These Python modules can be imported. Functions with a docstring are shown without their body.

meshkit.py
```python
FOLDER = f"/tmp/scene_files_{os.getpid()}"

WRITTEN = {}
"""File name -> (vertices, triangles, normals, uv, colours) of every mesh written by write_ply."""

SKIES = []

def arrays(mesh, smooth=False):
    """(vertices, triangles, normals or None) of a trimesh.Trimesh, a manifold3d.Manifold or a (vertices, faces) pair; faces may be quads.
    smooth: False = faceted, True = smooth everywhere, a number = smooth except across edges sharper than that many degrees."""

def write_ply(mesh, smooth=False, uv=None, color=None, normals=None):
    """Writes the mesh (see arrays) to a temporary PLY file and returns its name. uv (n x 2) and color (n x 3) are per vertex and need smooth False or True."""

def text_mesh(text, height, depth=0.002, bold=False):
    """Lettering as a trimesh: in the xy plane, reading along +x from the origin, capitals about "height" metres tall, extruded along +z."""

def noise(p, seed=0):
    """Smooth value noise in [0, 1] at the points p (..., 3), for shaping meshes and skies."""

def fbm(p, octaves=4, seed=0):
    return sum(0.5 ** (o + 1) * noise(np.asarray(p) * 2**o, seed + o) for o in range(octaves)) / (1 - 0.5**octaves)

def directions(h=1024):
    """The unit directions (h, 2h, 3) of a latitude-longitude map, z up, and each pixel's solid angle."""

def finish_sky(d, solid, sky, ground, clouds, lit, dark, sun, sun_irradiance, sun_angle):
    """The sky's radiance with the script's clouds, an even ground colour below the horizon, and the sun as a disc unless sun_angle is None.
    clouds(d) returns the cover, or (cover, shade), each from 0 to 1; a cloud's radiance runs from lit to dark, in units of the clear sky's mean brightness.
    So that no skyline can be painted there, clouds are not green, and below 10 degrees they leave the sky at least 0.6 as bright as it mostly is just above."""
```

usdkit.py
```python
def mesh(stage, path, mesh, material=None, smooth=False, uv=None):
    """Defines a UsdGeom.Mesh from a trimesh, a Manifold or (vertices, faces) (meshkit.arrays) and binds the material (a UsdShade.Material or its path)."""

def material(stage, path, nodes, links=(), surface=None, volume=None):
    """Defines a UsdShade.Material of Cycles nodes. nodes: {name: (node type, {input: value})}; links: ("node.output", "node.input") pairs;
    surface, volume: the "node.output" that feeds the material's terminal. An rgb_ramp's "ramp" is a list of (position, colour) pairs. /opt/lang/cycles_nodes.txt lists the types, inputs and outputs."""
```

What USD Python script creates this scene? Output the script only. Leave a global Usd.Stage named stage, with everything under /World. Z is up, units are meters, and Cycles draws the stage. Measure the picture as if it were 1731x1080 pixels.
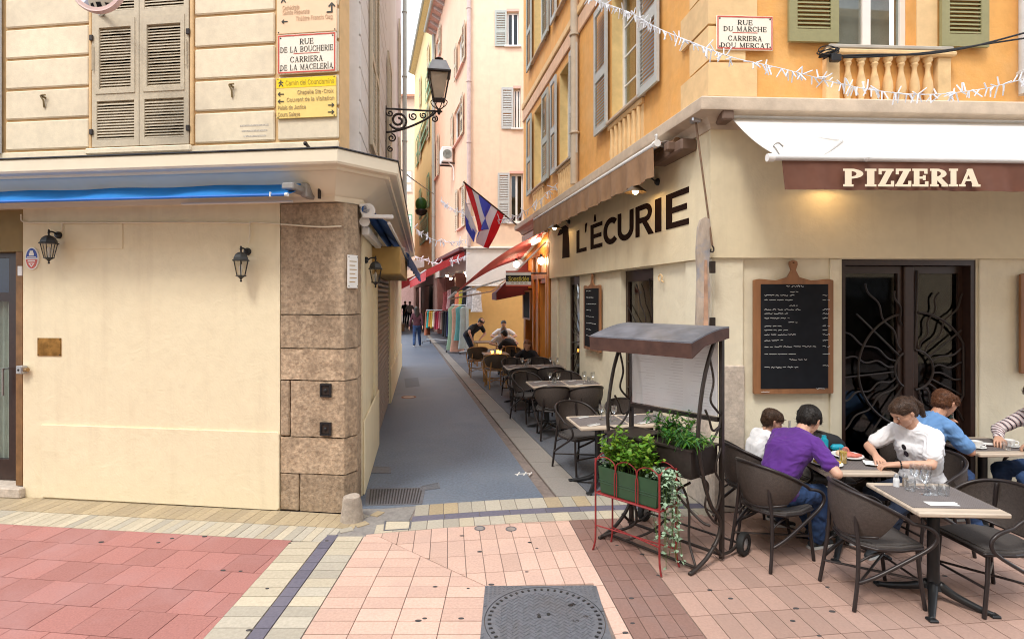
import math, random
import numpy as np, trimesh, shapely, manifold3d as m3
from shapely.geometry import Polygon, LineString, Point, box as sbox
from shapely import affinity
from shapely.ops import unary_union
import usdkit, meshkit
from pxr import Usd, UsdGeom, UsdLux, UsdShade, Gf, Sdf, Vt

rng = random.Random(11)
nrg = np.random.default_rng(11)
stage = Usd.Stage.CreateInMemory()
UsdGeom.SetStageUpAxis(stage, 'Z')
UsdGeom.SetStageMetersPerUnit(stage, 1.0)
UsdGeom.Xform.Define(stage, '/World')
UsdGeom.Scope.Define(stage, '/World/Looks')

# ------------------------------------------------------------------ camera
CH, FPX, CX, HY, PW = 2.2, 920.0, 865.5, 500.0, 1731.0     # eye height; focal length, centre and horizon in photo pixels
cam = UsdGeom.Camera.Define(stage, '/World/camera')
cam.CreateHorizontalApertureAttr(36.0)
cam.CreateVerticalApertureAttr(36.0 * 638 / 1024)
cam.CreateFocalLengthAttr(36.0 * FPX / PW)
cam.CreateVerticalApertureOffsetAttr(-36.0 * 40 / PW)
cam.CreateClippingRangeAttr((0.05, 2000))
cam.AddTranslateOp().Set((0, 0, CH))
cam.AddRotateXOp().Set(90)
cam.CreateExposureAttr(1.5)

# ------------------------------------------------------------------ sky and sun
SUN_EL, SUN_AZ = math.radians(58), math.radians(212)          # azimuth = atan2(x, y) of the direction towards the sun
sky = UsdLux.DomeLight.Define(stage, '/World/sky')
sky.CreateIntensityAttr(1.0)
skm = usdkit.material(stage, '/World/Looks/sky_light', {
    'tc': ('texture_coordinate', {}),
    'n': ('noise_texture', {'scale': 2.2, 'detail': 6.0, 'roughness': 0.55}),
    'r': ('rgb_ramp', {'ramp': [(0.30, (0.75, 0.75, 0.75)), (0.60, (1, 1, 1))]}),
    's': ('sky_texture', {'sky_type': 'single_scattering', 'sun_disc': False, 'sun_elevation': SUN_EL, 'sun_rotation': SUN_AZ}),
    'm': ('mix_color', {'b': (8.7, 9.3, 10.2), 'use_clamp': False}),
    'b': ('background_shader', {'strength': 0.09})},
    [('tc.generated', 'n.vector'), ('n.fac', 'r.fac'), ('r.color', 'm.fac'), ('s.color', 'm.a'), ('m.result', 'b.color')], surface='b.background')
UsdShade.MaterialBindingAPI.Apply(sky.GetPrim()).Bind(skm)
sky.GetPrim().SetCustomDataByKey('kind', 'structure')
sun = UsdLux.DistantLight.Define(stage, '/World/sun')
sun.CreateIntensityAttr(0.24)
sun.CreateAngleAttr(14.0)
sun.CreateColorAttr((1.0, 0.95, 0.88))
sun.GetPrim().CreateAttribute('inputs:normalize', Sdf.ValueTypeNames.Bool).Set(True)
sun.AddRotateZOp().Set(-math.degrees(SUN_AZ))
sun.AddRotateXOp().Set(-(90 - math.degrees(SUN_EL)))

# ------------------------------------------------------------------ names, things, parts
used = {}
def numbered(parent, name):
    k = (str(parent), name); n = used.get(k, 0); used[k] = n + 1
    return f'{parent}/{name}' if n == 0 else f'{parent}/{name}_{n:03d}'

class T:
    """A thing, part or sub-part: its path, and where its local axes stand in the world."""
    def __init__(s, path, mat): s.path, s.mat = path, mat

def keys(prim, label=None, cat=None, group=None, kind=None):
    for k, v in (('label', label), ('category', cat), ('group', group), ('kind', kind)):
        if v: prim.SetCustomDataByKey(k, v)

def xf(loc, rz=0.0):
    c, s = math.cos(rz), math.sin(rz)
    m = np.eye(4); m[:2, :2] = [[c, -s], [s, c]]; m[:3, 3] = loc
    return m

def thing(name, label, cat, loc=(0, 0, 0), rz=0.0, group=None, kind=None):
    p = numbered('/World', name)
    x = UsdGeom.Xform.Define(stage, p)
    x.AddTranslateOp().Set(tuple(map(float, loc))); x.AddRotateZOp().Set(math.degrees(rz))
    keys(x.GetPrim(), label, cat, group, kind)
    return T(p, xf(loc, rz))

def part(parent, name, mesh, mat, smooth=False, label=None, kind=None, world=True):
    """One mesh under a thing or part; world: the mesh is given in world coordinates."""
    p = numbered(parent.path, name)
    v, f = vf(mesh)
    if world:
        v = (np.c_[v, np.ones(len(v))] @ np.linalg.inv(parent.mat).T)[:, :3]
    g = usdkit.mesh(stage, p, (v, f), mat, smooth=smooth)
    keys(g.GetPrim(), label, kind=kind)
    return T(p, parent.mat)

def solo(name, mesh, mat, label=None, cat=None, group=None, kind=None, smooth=False):
    """A thing (or piece of the setting) that is one mesh."""
    p = numbered('/World', name)
    g = usdkit.mesh(stage, p, vf(mesh), mat, smooth=smooth)
    keys(g.GetPrim(), label, cat, group, kind)
    return T(p, np.eye(4))

def copy(src, loc, rz=0.0, label=None, name=None):
    base = name or src.path.rsplit('/', 1)[1]
    p = numbered('/World', base)
    x = UsdGeom.Xform.Define(stage, p)
    pr = x.GetPrim()
    pr.GetReferences().AddInternalReference(src.path)
    pr.SetInstanceable(True)
    x.ClearXformOpOrder()
    x.AddTranslateOp().Set(tuple(map(float, loc))); x.AddRotateZOp().Set(math.degrees(rz))
    if label: pr.SetCustomDataByKey('label', label)
    return T(p, xf(loc, rz))

# ------------------------------------------------------------------ mesh helpers: a mesh is (vertices, triangles)
def vf(m):
    if isinstance(m, list): return cat(m)
    if isinstance(m, tuple): return m
    if hasattr(m, 'to_mesh'):
        q = m.to_mesh(); return np.array(q.vert_properties[:, :3], float), np.array(q.tri_verts, int)
    return np.array(m.vertices, float), np.array(m.faces, int)

def cat(ms):
    V, F, n = [], [], 0
    for m in ms:
        v, f = vf(m); V.append(v); F.append(f + n); n += len(v)
    return np.vstack(V), np.vstack(F)

BF = np.array([[0,2,1],[0,3,2],[4,5,6],[4,6,7],[0,1,5],[0,5,4],[1,2,6],[1,6,5],[2,3,7],[2,7,6],[3,0,4],[3,4,7]])
def box(x0, x1, y0, y1, z0, z1):
    return np.array([[x0,y0,z0],[x1,y0,z0],[x1,y1,z0],[x0,y1,z0],[x0,y0,z1],[x1,y0,z1],[x1,y1,z1],[x0,y1,z1]], float), BF

def rbox(x0, x1, y0, y1, z0, z1, r=.01):
    """A box with chamfered edges."""
    p = []
    for sx in (0, 1):
        for sy in (0, 1):
            for sz in (0, 1):
                c = np.array([(x0, x1)[sx], (y0, y1)[sy], (z0, z1)[sz]], float)
                i = np.array([1 - 2 * sx, 1 - 2 * sy, 1 - 2 * sz]) * r
                for k in range(3):
                    q = c + i; q[k] = c[k]; p.append(q)
    return hull(p)

def hull(p):
    h = trimesh.convex.convex_hull(np.asarray(p, float))
    return np.array(h.vertices), np.array(h.faces)

def mv(m, loc=(0, 0, 0), rz=0., rx=0., ry=0., s=1.):
    v, f = vf(m); v = v * s
    for a, (i, j) in ((rx, (1, 2)), (ry, (2, 0)), (rz, (0, 1))):
        if a:
            c, q = math.cos(a), math.sin(a); w = v.copy()
            w[:, i] = c * v[:, i] - q * v[:, j]; w[:, j] = q * v[:, i] + c * v[:, j]; v = w
    return v + np.asarray(loc, float), f

def smoothpath(p, n=8, closed=False):
    """Catmull-Rom through the points."""
    p = np.asarray(p, float)
    q = np.vstack([p[-1:], p, p[:2]]) if closed else np.vstack([2 * p[0] - p[1], p, 2 * p[-1] - p[-2]])
    out = []
    for i in range(1, len(q) - 2):
        a, b, c, d = q[i - 1], q[i], q[i + 1], q[i + 2]
        for t in np.linspace(0, 1, n, endpoint=False):
            out.append(.5 * (2 * b + (c - a) * t + (2 * a - 5 * b + 4 * c - d) * t * t + (3 * b - 3 * c + d - a) * t ** 3))
    if not closed: out.append(p[-1])
    return np.array(out)

def tube(p, r, n=7, closed=False, flat=None):
    """A round bar along the points; r a number or one per point."""
    p = np.asarray(p, float); k = len(p); r = np.broadcast_to(np.asarray(r, float), (k,))
    t = np.roll(p, -1, 0) - np.roll(p, 1, 0) if closed else np.gradient(p, axis=0)
    t = t / np.maximum(np.linalg.norm(t, axis=1, keepdims=True), 1e-9)
    u = np.cross(t[0], [0, 0, 1.]) if abs(t[0][2]) < .9 else np.cross(t[0], [1., 0, 0])
    u /= np.linalg.norm(u); V = []
    for i in range(k):
        u = u - t[i] * (u @ t[i]); u /= max(np.linalg.norm(u), 1e-9)
        w = np.cross(t[i], u)
        a = np.arange(n) * 2 * np.pi / n
        V.append(p[i] + r[i] * (np.cos(a)[:, None] * u + np.sin(a)[:, None] * w))
    V = np.vstack(V); F = []
    for i in range(k if closed else k - 1):
        j = (i + 1) % k
        for a in range(n):
            b = (a + 1) % n
            F += [[i*n+a, i*n+b, j*n+b], [i*n+a, j*n+b, j*n+a]]
    if not closed:
        for a in range(1, n - 1):
            F += [[0, a + 1, a], [(k-1)*n, (k-1)*n + a, (k-1)*n + a + 1]]
    return V, np.array(F)

def bar(a, b, r, n=7): return tube([a, b], r, n)

def lathe(prof, n=16, top=True):
    """A turned shape about z: (radius, height) pairs from the bottom up."""
    prof = np.asarray(prof, float); k = len(prof); a = np.arange(n) * 2 * np.pi / n
    V = np.vstack([np.c_[r * np.cos(a), r * np.sin(a), np.full(n, z)] for r, z in prof]); F = []
    for i in range(k - 1):
        for s in range(n):
            t = (s + 1) % n
            F += [[i*n+s, i*n+t, (i+1)*n+t], [i*n+s, (i+1)*n+t, (i+1)*n+s]]
    for s in range(1, n - 1):
        F += [[0, s + 1, s]] + ([[(k-1)*n, (k-1)*n + s, (k-1)*n + s + 1]] if top else [])
    return V, np.array(F)

def ball(c, r, n=1, sq=(1, 1, 1)):
    m = trimesh.creation.icosphere(n, 1.0)
    return np.array(m.vertices) * np.asarray(sq) * r + np.asarray(c), np.array(m.faces)

def ex(poly, h):
    """A shapely polygon extruded along +z."""
    out = []
    for g in getattr(poly, 'geoms', [poly]):
        if g.geom_type == 'Polygon' and g.area > 1e-9:
            m = trimesh.creation.extrude_polygon(g, h, engine='earcut'); out.append((np.array(m.vertices), np.array(m.faces)))
    return cat(out)

def ground_ex(poly, z0, z1):
    v, f = ex(poly, z1 - z0); v[:, 2] += z0; return v, f

def grid(P):
    """A sheet from an (n, m, 3) array of points."""
    n, m = P.shape[:2]; i = np.arange(n * m).reshape(n, m)
    a, b, c, d = i[:-1, :-1].ravel(), i[1:, :-1].ravel(), i[1:, 1:].ravel(), i[:-1, 1:].ravel()
    return P.reshape(-1, 3), np.vstack([np.c_[a, b, c], np.c_[a, c, d]])

def thick(P, t):
    """A sheet with thickness: P (n, m, 3), t a vector added for the back face."""
    n, m = P.shape[:2]
    v, f = grid(P); w = v + np.asarray(t, float)
    i = np.arange(n * m).reshape(n, m)
    e = np.r_[i[0, :], i[1:, -1], i[-1, -2::-1], i[-2:0:-1, 0]]; q = np.roll(e, -1); N = n * m
    return np.vstack([v, w]), np.vstack([f, f[:, ::-1] + N, np.c_[e, q, q + N], np.c_[e, q + N, e + N]])

# ------------------------------------------------------------------ where photo pixels fall in the place
def P(px, py, Y): return np.array([(px - CX) / FPX * Y, Y, CH - (py - HY) / FPX * Y])
def G(px, py, z=0.0):
    Y = FPX * (CH - z) / (py - HY); return np.array([(px - CX) / FPX * Y, Y, z])

class Wall:
    """A vertical wall: u runs along it to the right as seen, d into it, z up."""
    def __init__(s, o, u):
        s.o = np.array(o, float); s.u = np.array(u, float) / np.hypot(*u); s.i = np.array([-s.u[1], s.u[0]])
    def pt(s, u, d, z):
        q = s.o + s.u * u + s.i * d; return np.array([q[0], q[1], z])
    def m(s, mesh):
        """A mesh in (u, d, z) put into the world."""
        v, f = vf(mesh)
        return np.c_[s.o + v[:, :1] * s.u + v[:, 1:2] * s.i, v[:, 2]], f
    def px(s, x, y, d=0.0):
        r = np.array([(x - CX) / FPX, 1.0]); o = s.o + s.i * d
        A = np.array([[r[0], -s.u[0]], [r[1], -s.u[1]]]); t, u = np.linalg.solve(A, o)
        return u, CH - (y - HY) / FPX * t
    def box(s, u0, u1, d0, d1, z0, z1): return s.m(box(u0, u1, d0, d1, z0, z1))
    def rbox(s, u0, u1, d0, d1, z0, z1, r=.01): return s.m(rbox(u0, u1, d0, d1, z0, z1, r))
    def ex(s, poly, d0, d1):
        v, f = ex(poly, d1 - d0)
        return s.m((np.c_[v[:, 0], d1 - v[:, 2], v[:, 1]], f))
    def tube(s, p, r, n=7, closed=False): return s.m(tube(p, r, n, closed))
# ------------------------------------------------------------------ materials
MATS = {}
def mat(name, col, rough=.6, metal=0., var=.12, vs=6., var2=0., vs2=.9, tint=(.2, .17, .13), bump=0., bs=60., rand=0., spec=.4, obj=False, stretch=None, trans=0., sheen=0., coat=0., trowel=0., streak=0., streakc=(.4, .33, .25)):
    """Principled surface: base colour with fine variation (var at scale vs), stains of their own shape (var2 towards tint), grain relief and a random value per object."""
    if name in MATS: return MATS[name]
    N = {'g': ('geometry', {}), 'tc': ('texture_coordinate', {}), 'mp': ('mapping', {'scale': stretch or (1, 1, 1)}),
         'n1': ('noise_texture', {'scale': vs, 'detail': 5.0, 'roughness': .6}),
         'r1': ('map_range', {'from_min': .3, 'from_max': .7, 'to_min': 1 - var, 'to_max': 1 + var}),
         'sc': ('vector_math', {'math_type': 'scale', 'vector1': col}),
         'b': ('principled_bsdf', {'roughness': rough, 'metallic': metal, 'specular_ior_level': spec, 'sheen_weight': sheen, 'coat_weight': coat})}
    L = [('tc.object' if obj else 'g.position', 'mp.vector'), ('mp.vector', 'n1.vector'), ('n1.fac', 'r1.value')]
    val = 'r1.result'
    if rand:
        N['oi'] = ('object_info', {}); N['rr'] = ('map_range', {'from_min': 0., 'from_max': 1., 'to_min': 1 - rand, 'to_max': 1 + rand})
        N['mm'] = ('math', {'math_type': 'multiply'})
        L += [('oi.random', 'rr.value'), ('rr.result', 'mm.value1'), (val, 'mm.value2')]; val = 'mm.value'
    L += [(val, 'sc.scale')]; out = 'sc.vector'
    if var2:
        N['n2'] = ('noise_texture', {'scale': vs2, 'detail': 6.0, 'roughness': .62, 'distortion': .4})
        N['r2'] = ('map_range', {'from_min': .48, 'from_max': .75, 'to_min': 0., 'to_max': var2, 'clamp': True})
        N['mx'] = ('mix_color', {'b': tint})
        L += [('g.position', 'n2.vector'), ('n2.fac', 'r2.value'), ('r2.result', 'mx.fac'), (out, 'mx.a')]; out = 'mx.result'
    if streak:
        N['ms'] = ('mapping', {'scale': (3.2, 3.2, .28)}); N['n4'] = ('noise_texture', {'scale': 1.6, 'detail': 6.0, 'roughness': .65})
        N['r4'] = ('map_range', {'from_min': .52, 'from_max': .74, 'to_min': 0., 'to_max': streak, 'clamp': True}); N['m4'] = ('mix_color', {'b': streakc})
        L += [('g.position', 'ms.vector'), ('ms.vector', 'n4.vector'), ('n4.fac', 'r4.value'), ('r4.result', 'm4.fac'), (out, 'm4.a')]; out = 'm4.result'
    if bump:
        N['n3'] = ('noise_texture', {'scale': bs, 'detail': 4.0, 'roughness': .6})
        N['bp'] = ('bump', {'strength': bump, 'distance': .01})
        L += [('mp.vector', 'n3.vector'), ('n3.fac', 'bp.height'), ('bp.normal', 'b.normal')]
        if trowel:
            N['n5'] = ('noise_texture', {'scale': 3.5, 'detail': 5.0, 'roughness': .55, 'distortion': 1.2}); N['b5'] = ('bump', {'strength': trowel, 'distance': .05})
            L += [('g.position', 'n5.vector'), ('n5.fac', 'b5.height'), ('b5.normal', 'bp.normal')]
    L += [(out, 'b.base_color')]
    surf = 'b.BSDF'
    if trans:
        N['tr'] = ('translucent_bsdf', {}); N['mc'] = ('mix_closure', {'fac': trans})
        L += [(out, 'tr.color'), ('b.BSDF', 'mc.closure1'), ('tr.BSDF', 'mc.closure2')]; surf = 'mc.closure'
    MATS[name] = usdkit.material(stage, '/World/Looks/' + name, N, L, surface=surf)
    return MATS[name]

def glow(name, col, strength):
    if name not in MATS:
        MATS[name] = usdkit.material(stage, '/World/Looks/' + name, {'e': ('emission', {'color': col, 'strength': strength})}, [], surface='e.emission')
    return MATS[name]

def pane(name, tint=(.9, .93, .93), rough=.02, base=.04):
    if name not in MATS:
        MATS[name] = usdkit.material(stage, '/World/Looks/' + name, {'f': ('layer_weight', {'blend': .5}), 'pw': ('math', {'math_type': 'power', 'value2': 4.0}), 'ma': ('math', {'math_type': 'multiply_add', 'value2': .75, 'value3': base}), 't': ('transparent_bsdf', {'color': tint}),
            'g': ('glossy_bsdf', {'color': (.9, .9, .9), 'roughness': rough}), 'm': ('mix_closure', {})},
            [('f.facing', 'pw.value1'), ('pw.value', 'ma.value1'), ('ma.value', 'm.fac'), ('t.BSDF', 'm.closure1'), ('g.BSDF', 'm.closure2')], surface='m.closure')
    return MATS[name]

def solid_glass(name, col=(1, 1, 1)):
    if name not in MATS:
        MATS[name] = usdkit.material(stage, '/World/Looks/' + name, {'b': ('principled_bsdf', {'base_color': col, 'roughness': .01, 'ior': 1.45, 'transmission_weight': 1.0})}, [], surface='b.BSDF')
    return MATS[name]

cream = mat('cream_render', (.76, .66, .455), .75, var=.035, vs=9, var2=.35, vs2=1.1, tint=(.69, .57, .38), bump=.2, bs=45, trowel=.13, streak=.38, streakc=(.60, .49, .33))
cream2 = mat('pale_cream_render', (.77, .70, .53), .75, var=.035, vs=9, var2=.35, vs2=1.2, tint=(.60, .52, .39), bump=.2, bs=45, trowel=.2, streak=.25, streakc=(.55, .47, .35))
moulding = mat('cream_moulding_paint', (.74, .65, .49), .55, var=.03, var2=.2, tint=(.56, .46, .34), bump=.04)
panelm = mat('weathered_panel_render', (.74, .63, .46), .85, var=.07, vs=14, var2=.55, vs2=1.6, tint=(.48, .40, .30), bump=.15, bs=70, rand=.05)
groovem = mat('ochre_groove_render', (.66, .44, .22), .85, var=.1, var2=.4, vs2=1.5, tint=(.42, .30, .18), bump=.1)
siding = mat('grey_render', (.62, .58, .55), .85, var=.06, vs=10, var2=.45, vs2=1.1, tint=(.46, .40, .36), bump=.12)
orange = mat('orange_render', (.74, .38, .11), .8, var=.08, vs=7, var2=.7, vs2=1.1, tint=(.77, .49, .22), bump=.2, bs=40, trowel=.15, streak=.5, streakc=(.62, .32, .12))
quoinm = mat('buff_stone_render', (.74, .51, .26), .85, var=.09, vs=9, var2=.5, vs2=1.8, tint=(.58, .38, .20), bump=.14, rand=.06)
cornicem = mat('grey_cornice_stone', (.56, .45, .34), .85, var=.1, vs=8, var2=.55, vs2=2.2, tint=(.32, .25, .19), bump=.2, bs=50)
stonem = mat('old_limestone', (.39, .285, .19), .9, var=.4, vs=26, var2=.85, vs2=5, tint=(.18, .125, .08), bump=1.0, bs=34, rand=.2, streak=.55, streakc=(.50, .40, .29))
stonelight = mat('worn_pale_limestone', (.52, .44, .36), .9, var=.2, vs=18, var2=.6, vs2=4, tint=(.30, .25, .20), bump=.6, bs=40)
peach = mat('peach_render', (.76, .48, .32), .8, var=.06, vs=5, var2=.5, vs2=.5, tint=(.77, .58, .43), bump=.1, streak=.4, streakc=(.60, .38, .27))
peach2 = mat('pale_peach_render', (.78, .575, .41), .8, var=.06, vs=5, var2=.5, vs2=.5, tint=(.74, .52, .38), bump=.1, streak=.35, streakc=(.62, .42, .31))
yellowm = mat('yellow_render', (.76, .60, .28), .8, var=.05, vs=5, var2=.4, vs2=.6, tint=(.66, .48, .24), bump=.1)
pinkm = mat('salmon_render', (.72, .40, .32), .8, var=.05, vs=5, var2=.4, vs2=.6, tint=(.7, .48, .36), bump=.1)
shopor = mat('orange_shop_paint', (.74, .44, .15), .65, var=.05, var2=.25, tint=(.7, .44, .16))
white = mat('white_paint', (.78, .76, .72), .5, var=.03, var2=.2, tint=(.6, .56, .5))
whiteband = mat('white_render', (.76, .72, .66), .7, var=.04, var2=.3, tint=(.6, .54, .46))
shutgrey = mat('taupe_shutter_paint', (.52, .44, .32), .7, var=.1, vs=20, var2=.55, vs2=3, tint=(.44, .37, .27), bump=.08)
shutblue = mat('pale_blue_grey_shutter_paint', (.47, .475, .45), .65, var=.06, vs=20, var2=.3, vs2=3, tint=(.38, .36, .33), bump=.05)
shutgreen = mat('olive_green_shutter_paint', (.27, .245, .115), .6, var=.07, vs=20, var2=.3, vs2=3, tint=(.27, .26, .12), bump=.05)
shutfar = mat('grey_green_shutter_paint', (.40, .42, .38), .7, var=.06)
shutgreen2 = mat('pale_green_shutter_paint', (.22, .40, .24), .7, var=.06)
iron = mat('brown_black_iron', (.035, .026, .022), .42, metal=.3, var=.2, vs=30, bump=.06, bs=90)
black = mat('black_metal_paint', (.012, .012, .013), .4, var=.2, vs=30)
steel = mat('grey_steel', (.45, .45, .45), .35, metal=.8, var=.1, vs=20)
alu = mat('white_awning_metal', (.66, .65, .63), .4, var=.05, var2=.2, tint=(.5, .48, .45))
darkdoor = mat('dark_brown_door_paint', (.035, .017, .012), .35, var=.2, vs=20)
void = mat('unlit_interior', (.02, .017, .015), .9)
woodbrown = mat('varnished_board_wood', (.27, .12, .05), .5, var=.25, vs=9, bump=.1, stretch=(1, 1, .15))
orangewood = mat('orange_varnished_wood', (.50, .19, .03), .45, var=.3, vs=9, bump=.1, stretch=(1, 1, .12))
slate = mat('blackboard', (.010, .011, .014), .75, var=.25, vs=8, spec=.15)
chalk = mat('chalk', (.72, .72, .70), .9)
letterbrown = mat('dark_brown_letter_paint', (.022, .010, .007), .9, var=.15, vs=14, spec=.05)
bluecloth = mat('blue_awning_canvas', (.012, .20, .56), .7, var=.12, vs=4, var2=.4, vs2=3, tint=(.04, .26, .60), trans=.12, bump=.06, bs=250)
navycloth = mat('navy_awning_canvas', (.010, .065, .23), .75, var=.12, vs=5, var2=.3, tint=(.02, .10, .30))
creamcloth = mat('cream_awning_canvas', (.76, .72, .67), .75, var=.04, vs=5, var2=.5, vs2=2.2, tint=(.60, .54, .48), trans=.12, bump=.05, bs=250)
browncloth = mat('brown_awning_canvas', (.15, .058, .034), .75, var=.16, vs=5, var2=.45, vs2=2.2, tint=(.22, .11, .075), trans=.04)
tancloth = mat('faded_tan_canvas', (.34, .20, .11), .8, var=.15, vs=6, var2=.5, vs2=3, tint=(.22, .12, .06), trans=.1)
redcloth = mat('red_awning_canvas', (.50, .045, .05), .75, var=.1, vs=5, var2=.4, vs2=2, tint=(.56, .12, .11), trans=.15)
pinkcloth = mat('faded_red_canvas', (.68, .16, .17), .75, var=.08, vs=5, var2=.4, vs2=2, tint=(.68, .24, .24), trans=.25)
maroon = mat('maroon_canvas', (.11, .012, .016), .8, var=.1)
ivorytext = mat('ivory_lettering', (.80, .68, .50), .7, var=.03)
lampglass = pane('lantern_glass', (.86, .84, .80), .08)
winglass = pane('window_glass', (.80, .84, .84))
darkglass = pane('dark_door_glass', (.45, .46, .46), .03)
cleargl = pane('clear_glass', (.88, .91, .93), .03, .30)
bottlegl = pane('pale_green_glass', (.55, .80, .70), .02, .24)
waterm = solid_glass('drink_water', (.95, .98, 1))
juice = mat('orange_juice', (.75, .48, .06), .25)
beer = mat('amber_drink', (.45, .13, .015), .2)
winem = mat('dark_drink', (.04, .008, .006), .2)
china = mat('white_china', (.80, .80, .78), .2, var=.02)
paper = mat('white_paper', (.80, .80, .78), .8, var=.02)
napkin = mat('paper_napkin', (.76, .75, .73), .9, var=.03)
tabletop = mat('limed_wood_tabletop', (.50, .41, .32), .45, var=.25, vs=7, stretch=(.25, 4, 1), bump=.08, obj=True)
wickerm = mat('brown_woven_resin', (.060, .045, .038), .6, var=.25, vs=60, bump=.5, bs=220, obj=True)
seatm = mat('grey_brown_seat_mesh', (.080, .071, .067), .6, var=.15, vs=80, bump=.4, bs=260, obj=True)
chairtube = mat('dark_brown_chair_tube', (.028, .021, .020), .35, metal=.2, var=.15, vs=20, obj=True)
canem = mat('honey_cane', (.42, .22, .07), .5, var=.25, vs=25, obj=True)
canedark = mat('dark_wicker', (.07, .05, .035), .6, var=.3, vs=60, bump=.5, bs=200, obj=True)
castiron = mat('worn_cast_iron', (.17, .175, .195), .5, metal=.45, var=.2, vs=25, var2=.4, vs2=3, tint=(.16, .13, .11), bump=.2, bs=120)
redmetal = mat('red_painted_iron', (.24, .022, .022), .5, var=.2, vs=25)
greenbox = mat('dark_green_planter', (.018, .055, .022), .5, var=.15, vs=8, var2=.3, tint=(.06, .07, .05))
soil = mat('potting_soil', (.03, .02, .014), .95, var=.3, bump=.8, bs=60)
leafA = mat('bright_green_leaf', (.10, .24, .02), .45, var=.3, vs=9, trans=.3, spec=.4)
leafA2 = mat('yellow_green_leaf', (.22, .34, .03), .45, var=.3, vs=9, trans=.3)
leafB = mat('dark_green_leaf', (.035, .13, .025), .4, var=.3, vs=9, trans=.25)
leafC = mat('variegated_ivy_leaf', (.30, .42, .28), .5, var=.35, vs=14, trans=.2)
stemm = mat('green_stem', (.06, .11, .02), .6)
skin = mat('skin', (.56, .32, .22), .5, var=.05, vs=12, spec=.35)
skin2 = mat('tanned_skin', (.48, .25, .16), .5, var=.06, vs=12, spec=.35)
hairdark = mat('dark_brown_hair', (.012, .008, .006), .45, var=.4, vs=40, stretch=(1, 1, .2), bump=.5, bs=120)
hairbrown = mat('brown_hair', (.055, .027, .014), .45, var=.4, vs=40, bump=.5, bs=120)
hairblond = mat('dark_blond_hair', (.20, .11, .05), .45, var=.4, vs=40, bump=.5, bs=120)
hairred = mat('auburn_hair', (.11, .04, .015), .45, var=.4, vs=40, bump=.5, bs=120)
purple = mat('purple_jersey', (.085, .018, .19), .85, var=.12, vs=10, bump=.15, bs=25, sheen=.1)
whitetee = mat('white_jersey', (.74, .73, .74), .85, var=.03, vs=10, bump=.12, bs=25)
bluetee = mat('blue_jersey', (.13, .27, .52), .85, var=.08, vs=10, bump=.12, bs=25)
blacktee = mat('black_jersey', (.014, .014, .016), .85, var=.2)
jeans = mat('blue_denim', (.022, .05, .13), .9, var=.25, vs=14, var2=.4, vs2=5, tint=(.05, .11, .23), bump=.15, bs=60)
darkjeans = mat('dark_trousers', (.014, .022, .045), .9, var=.2, bump=.1)
stripe = None
shoem = mat('grey_black_shoe', (.03, .032, .035), .6, var=.3, vs=30)
shoew = mat('white_shoe_sole', (.6, .6, .58), .7)
signwhite = mat('enamel_sign_ivory', (.82, .74, .62), .35, var=.02)
signpeach = mat('faded_peach_sign', (.80, .56, .36), .4, var=.03)
signyellow = mat('pale_yellow_sign', (.82, .60, .20), .4, var=.03)
signgold = mat('bright_yellow_sign', (.84, .60, .01), .4, var=.03)
signred = mat('red_sign_paint', (.55, .09, .06), .4)
textdark = mat('dark_sign_lettering', (.045, .04, .03), .5)
textgrey = mat('faded_sign_lettering', (.42, .30, .14), .6)
textpale = mat('washed_out_lettering', (.62, .42, .27), .6)
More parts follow.
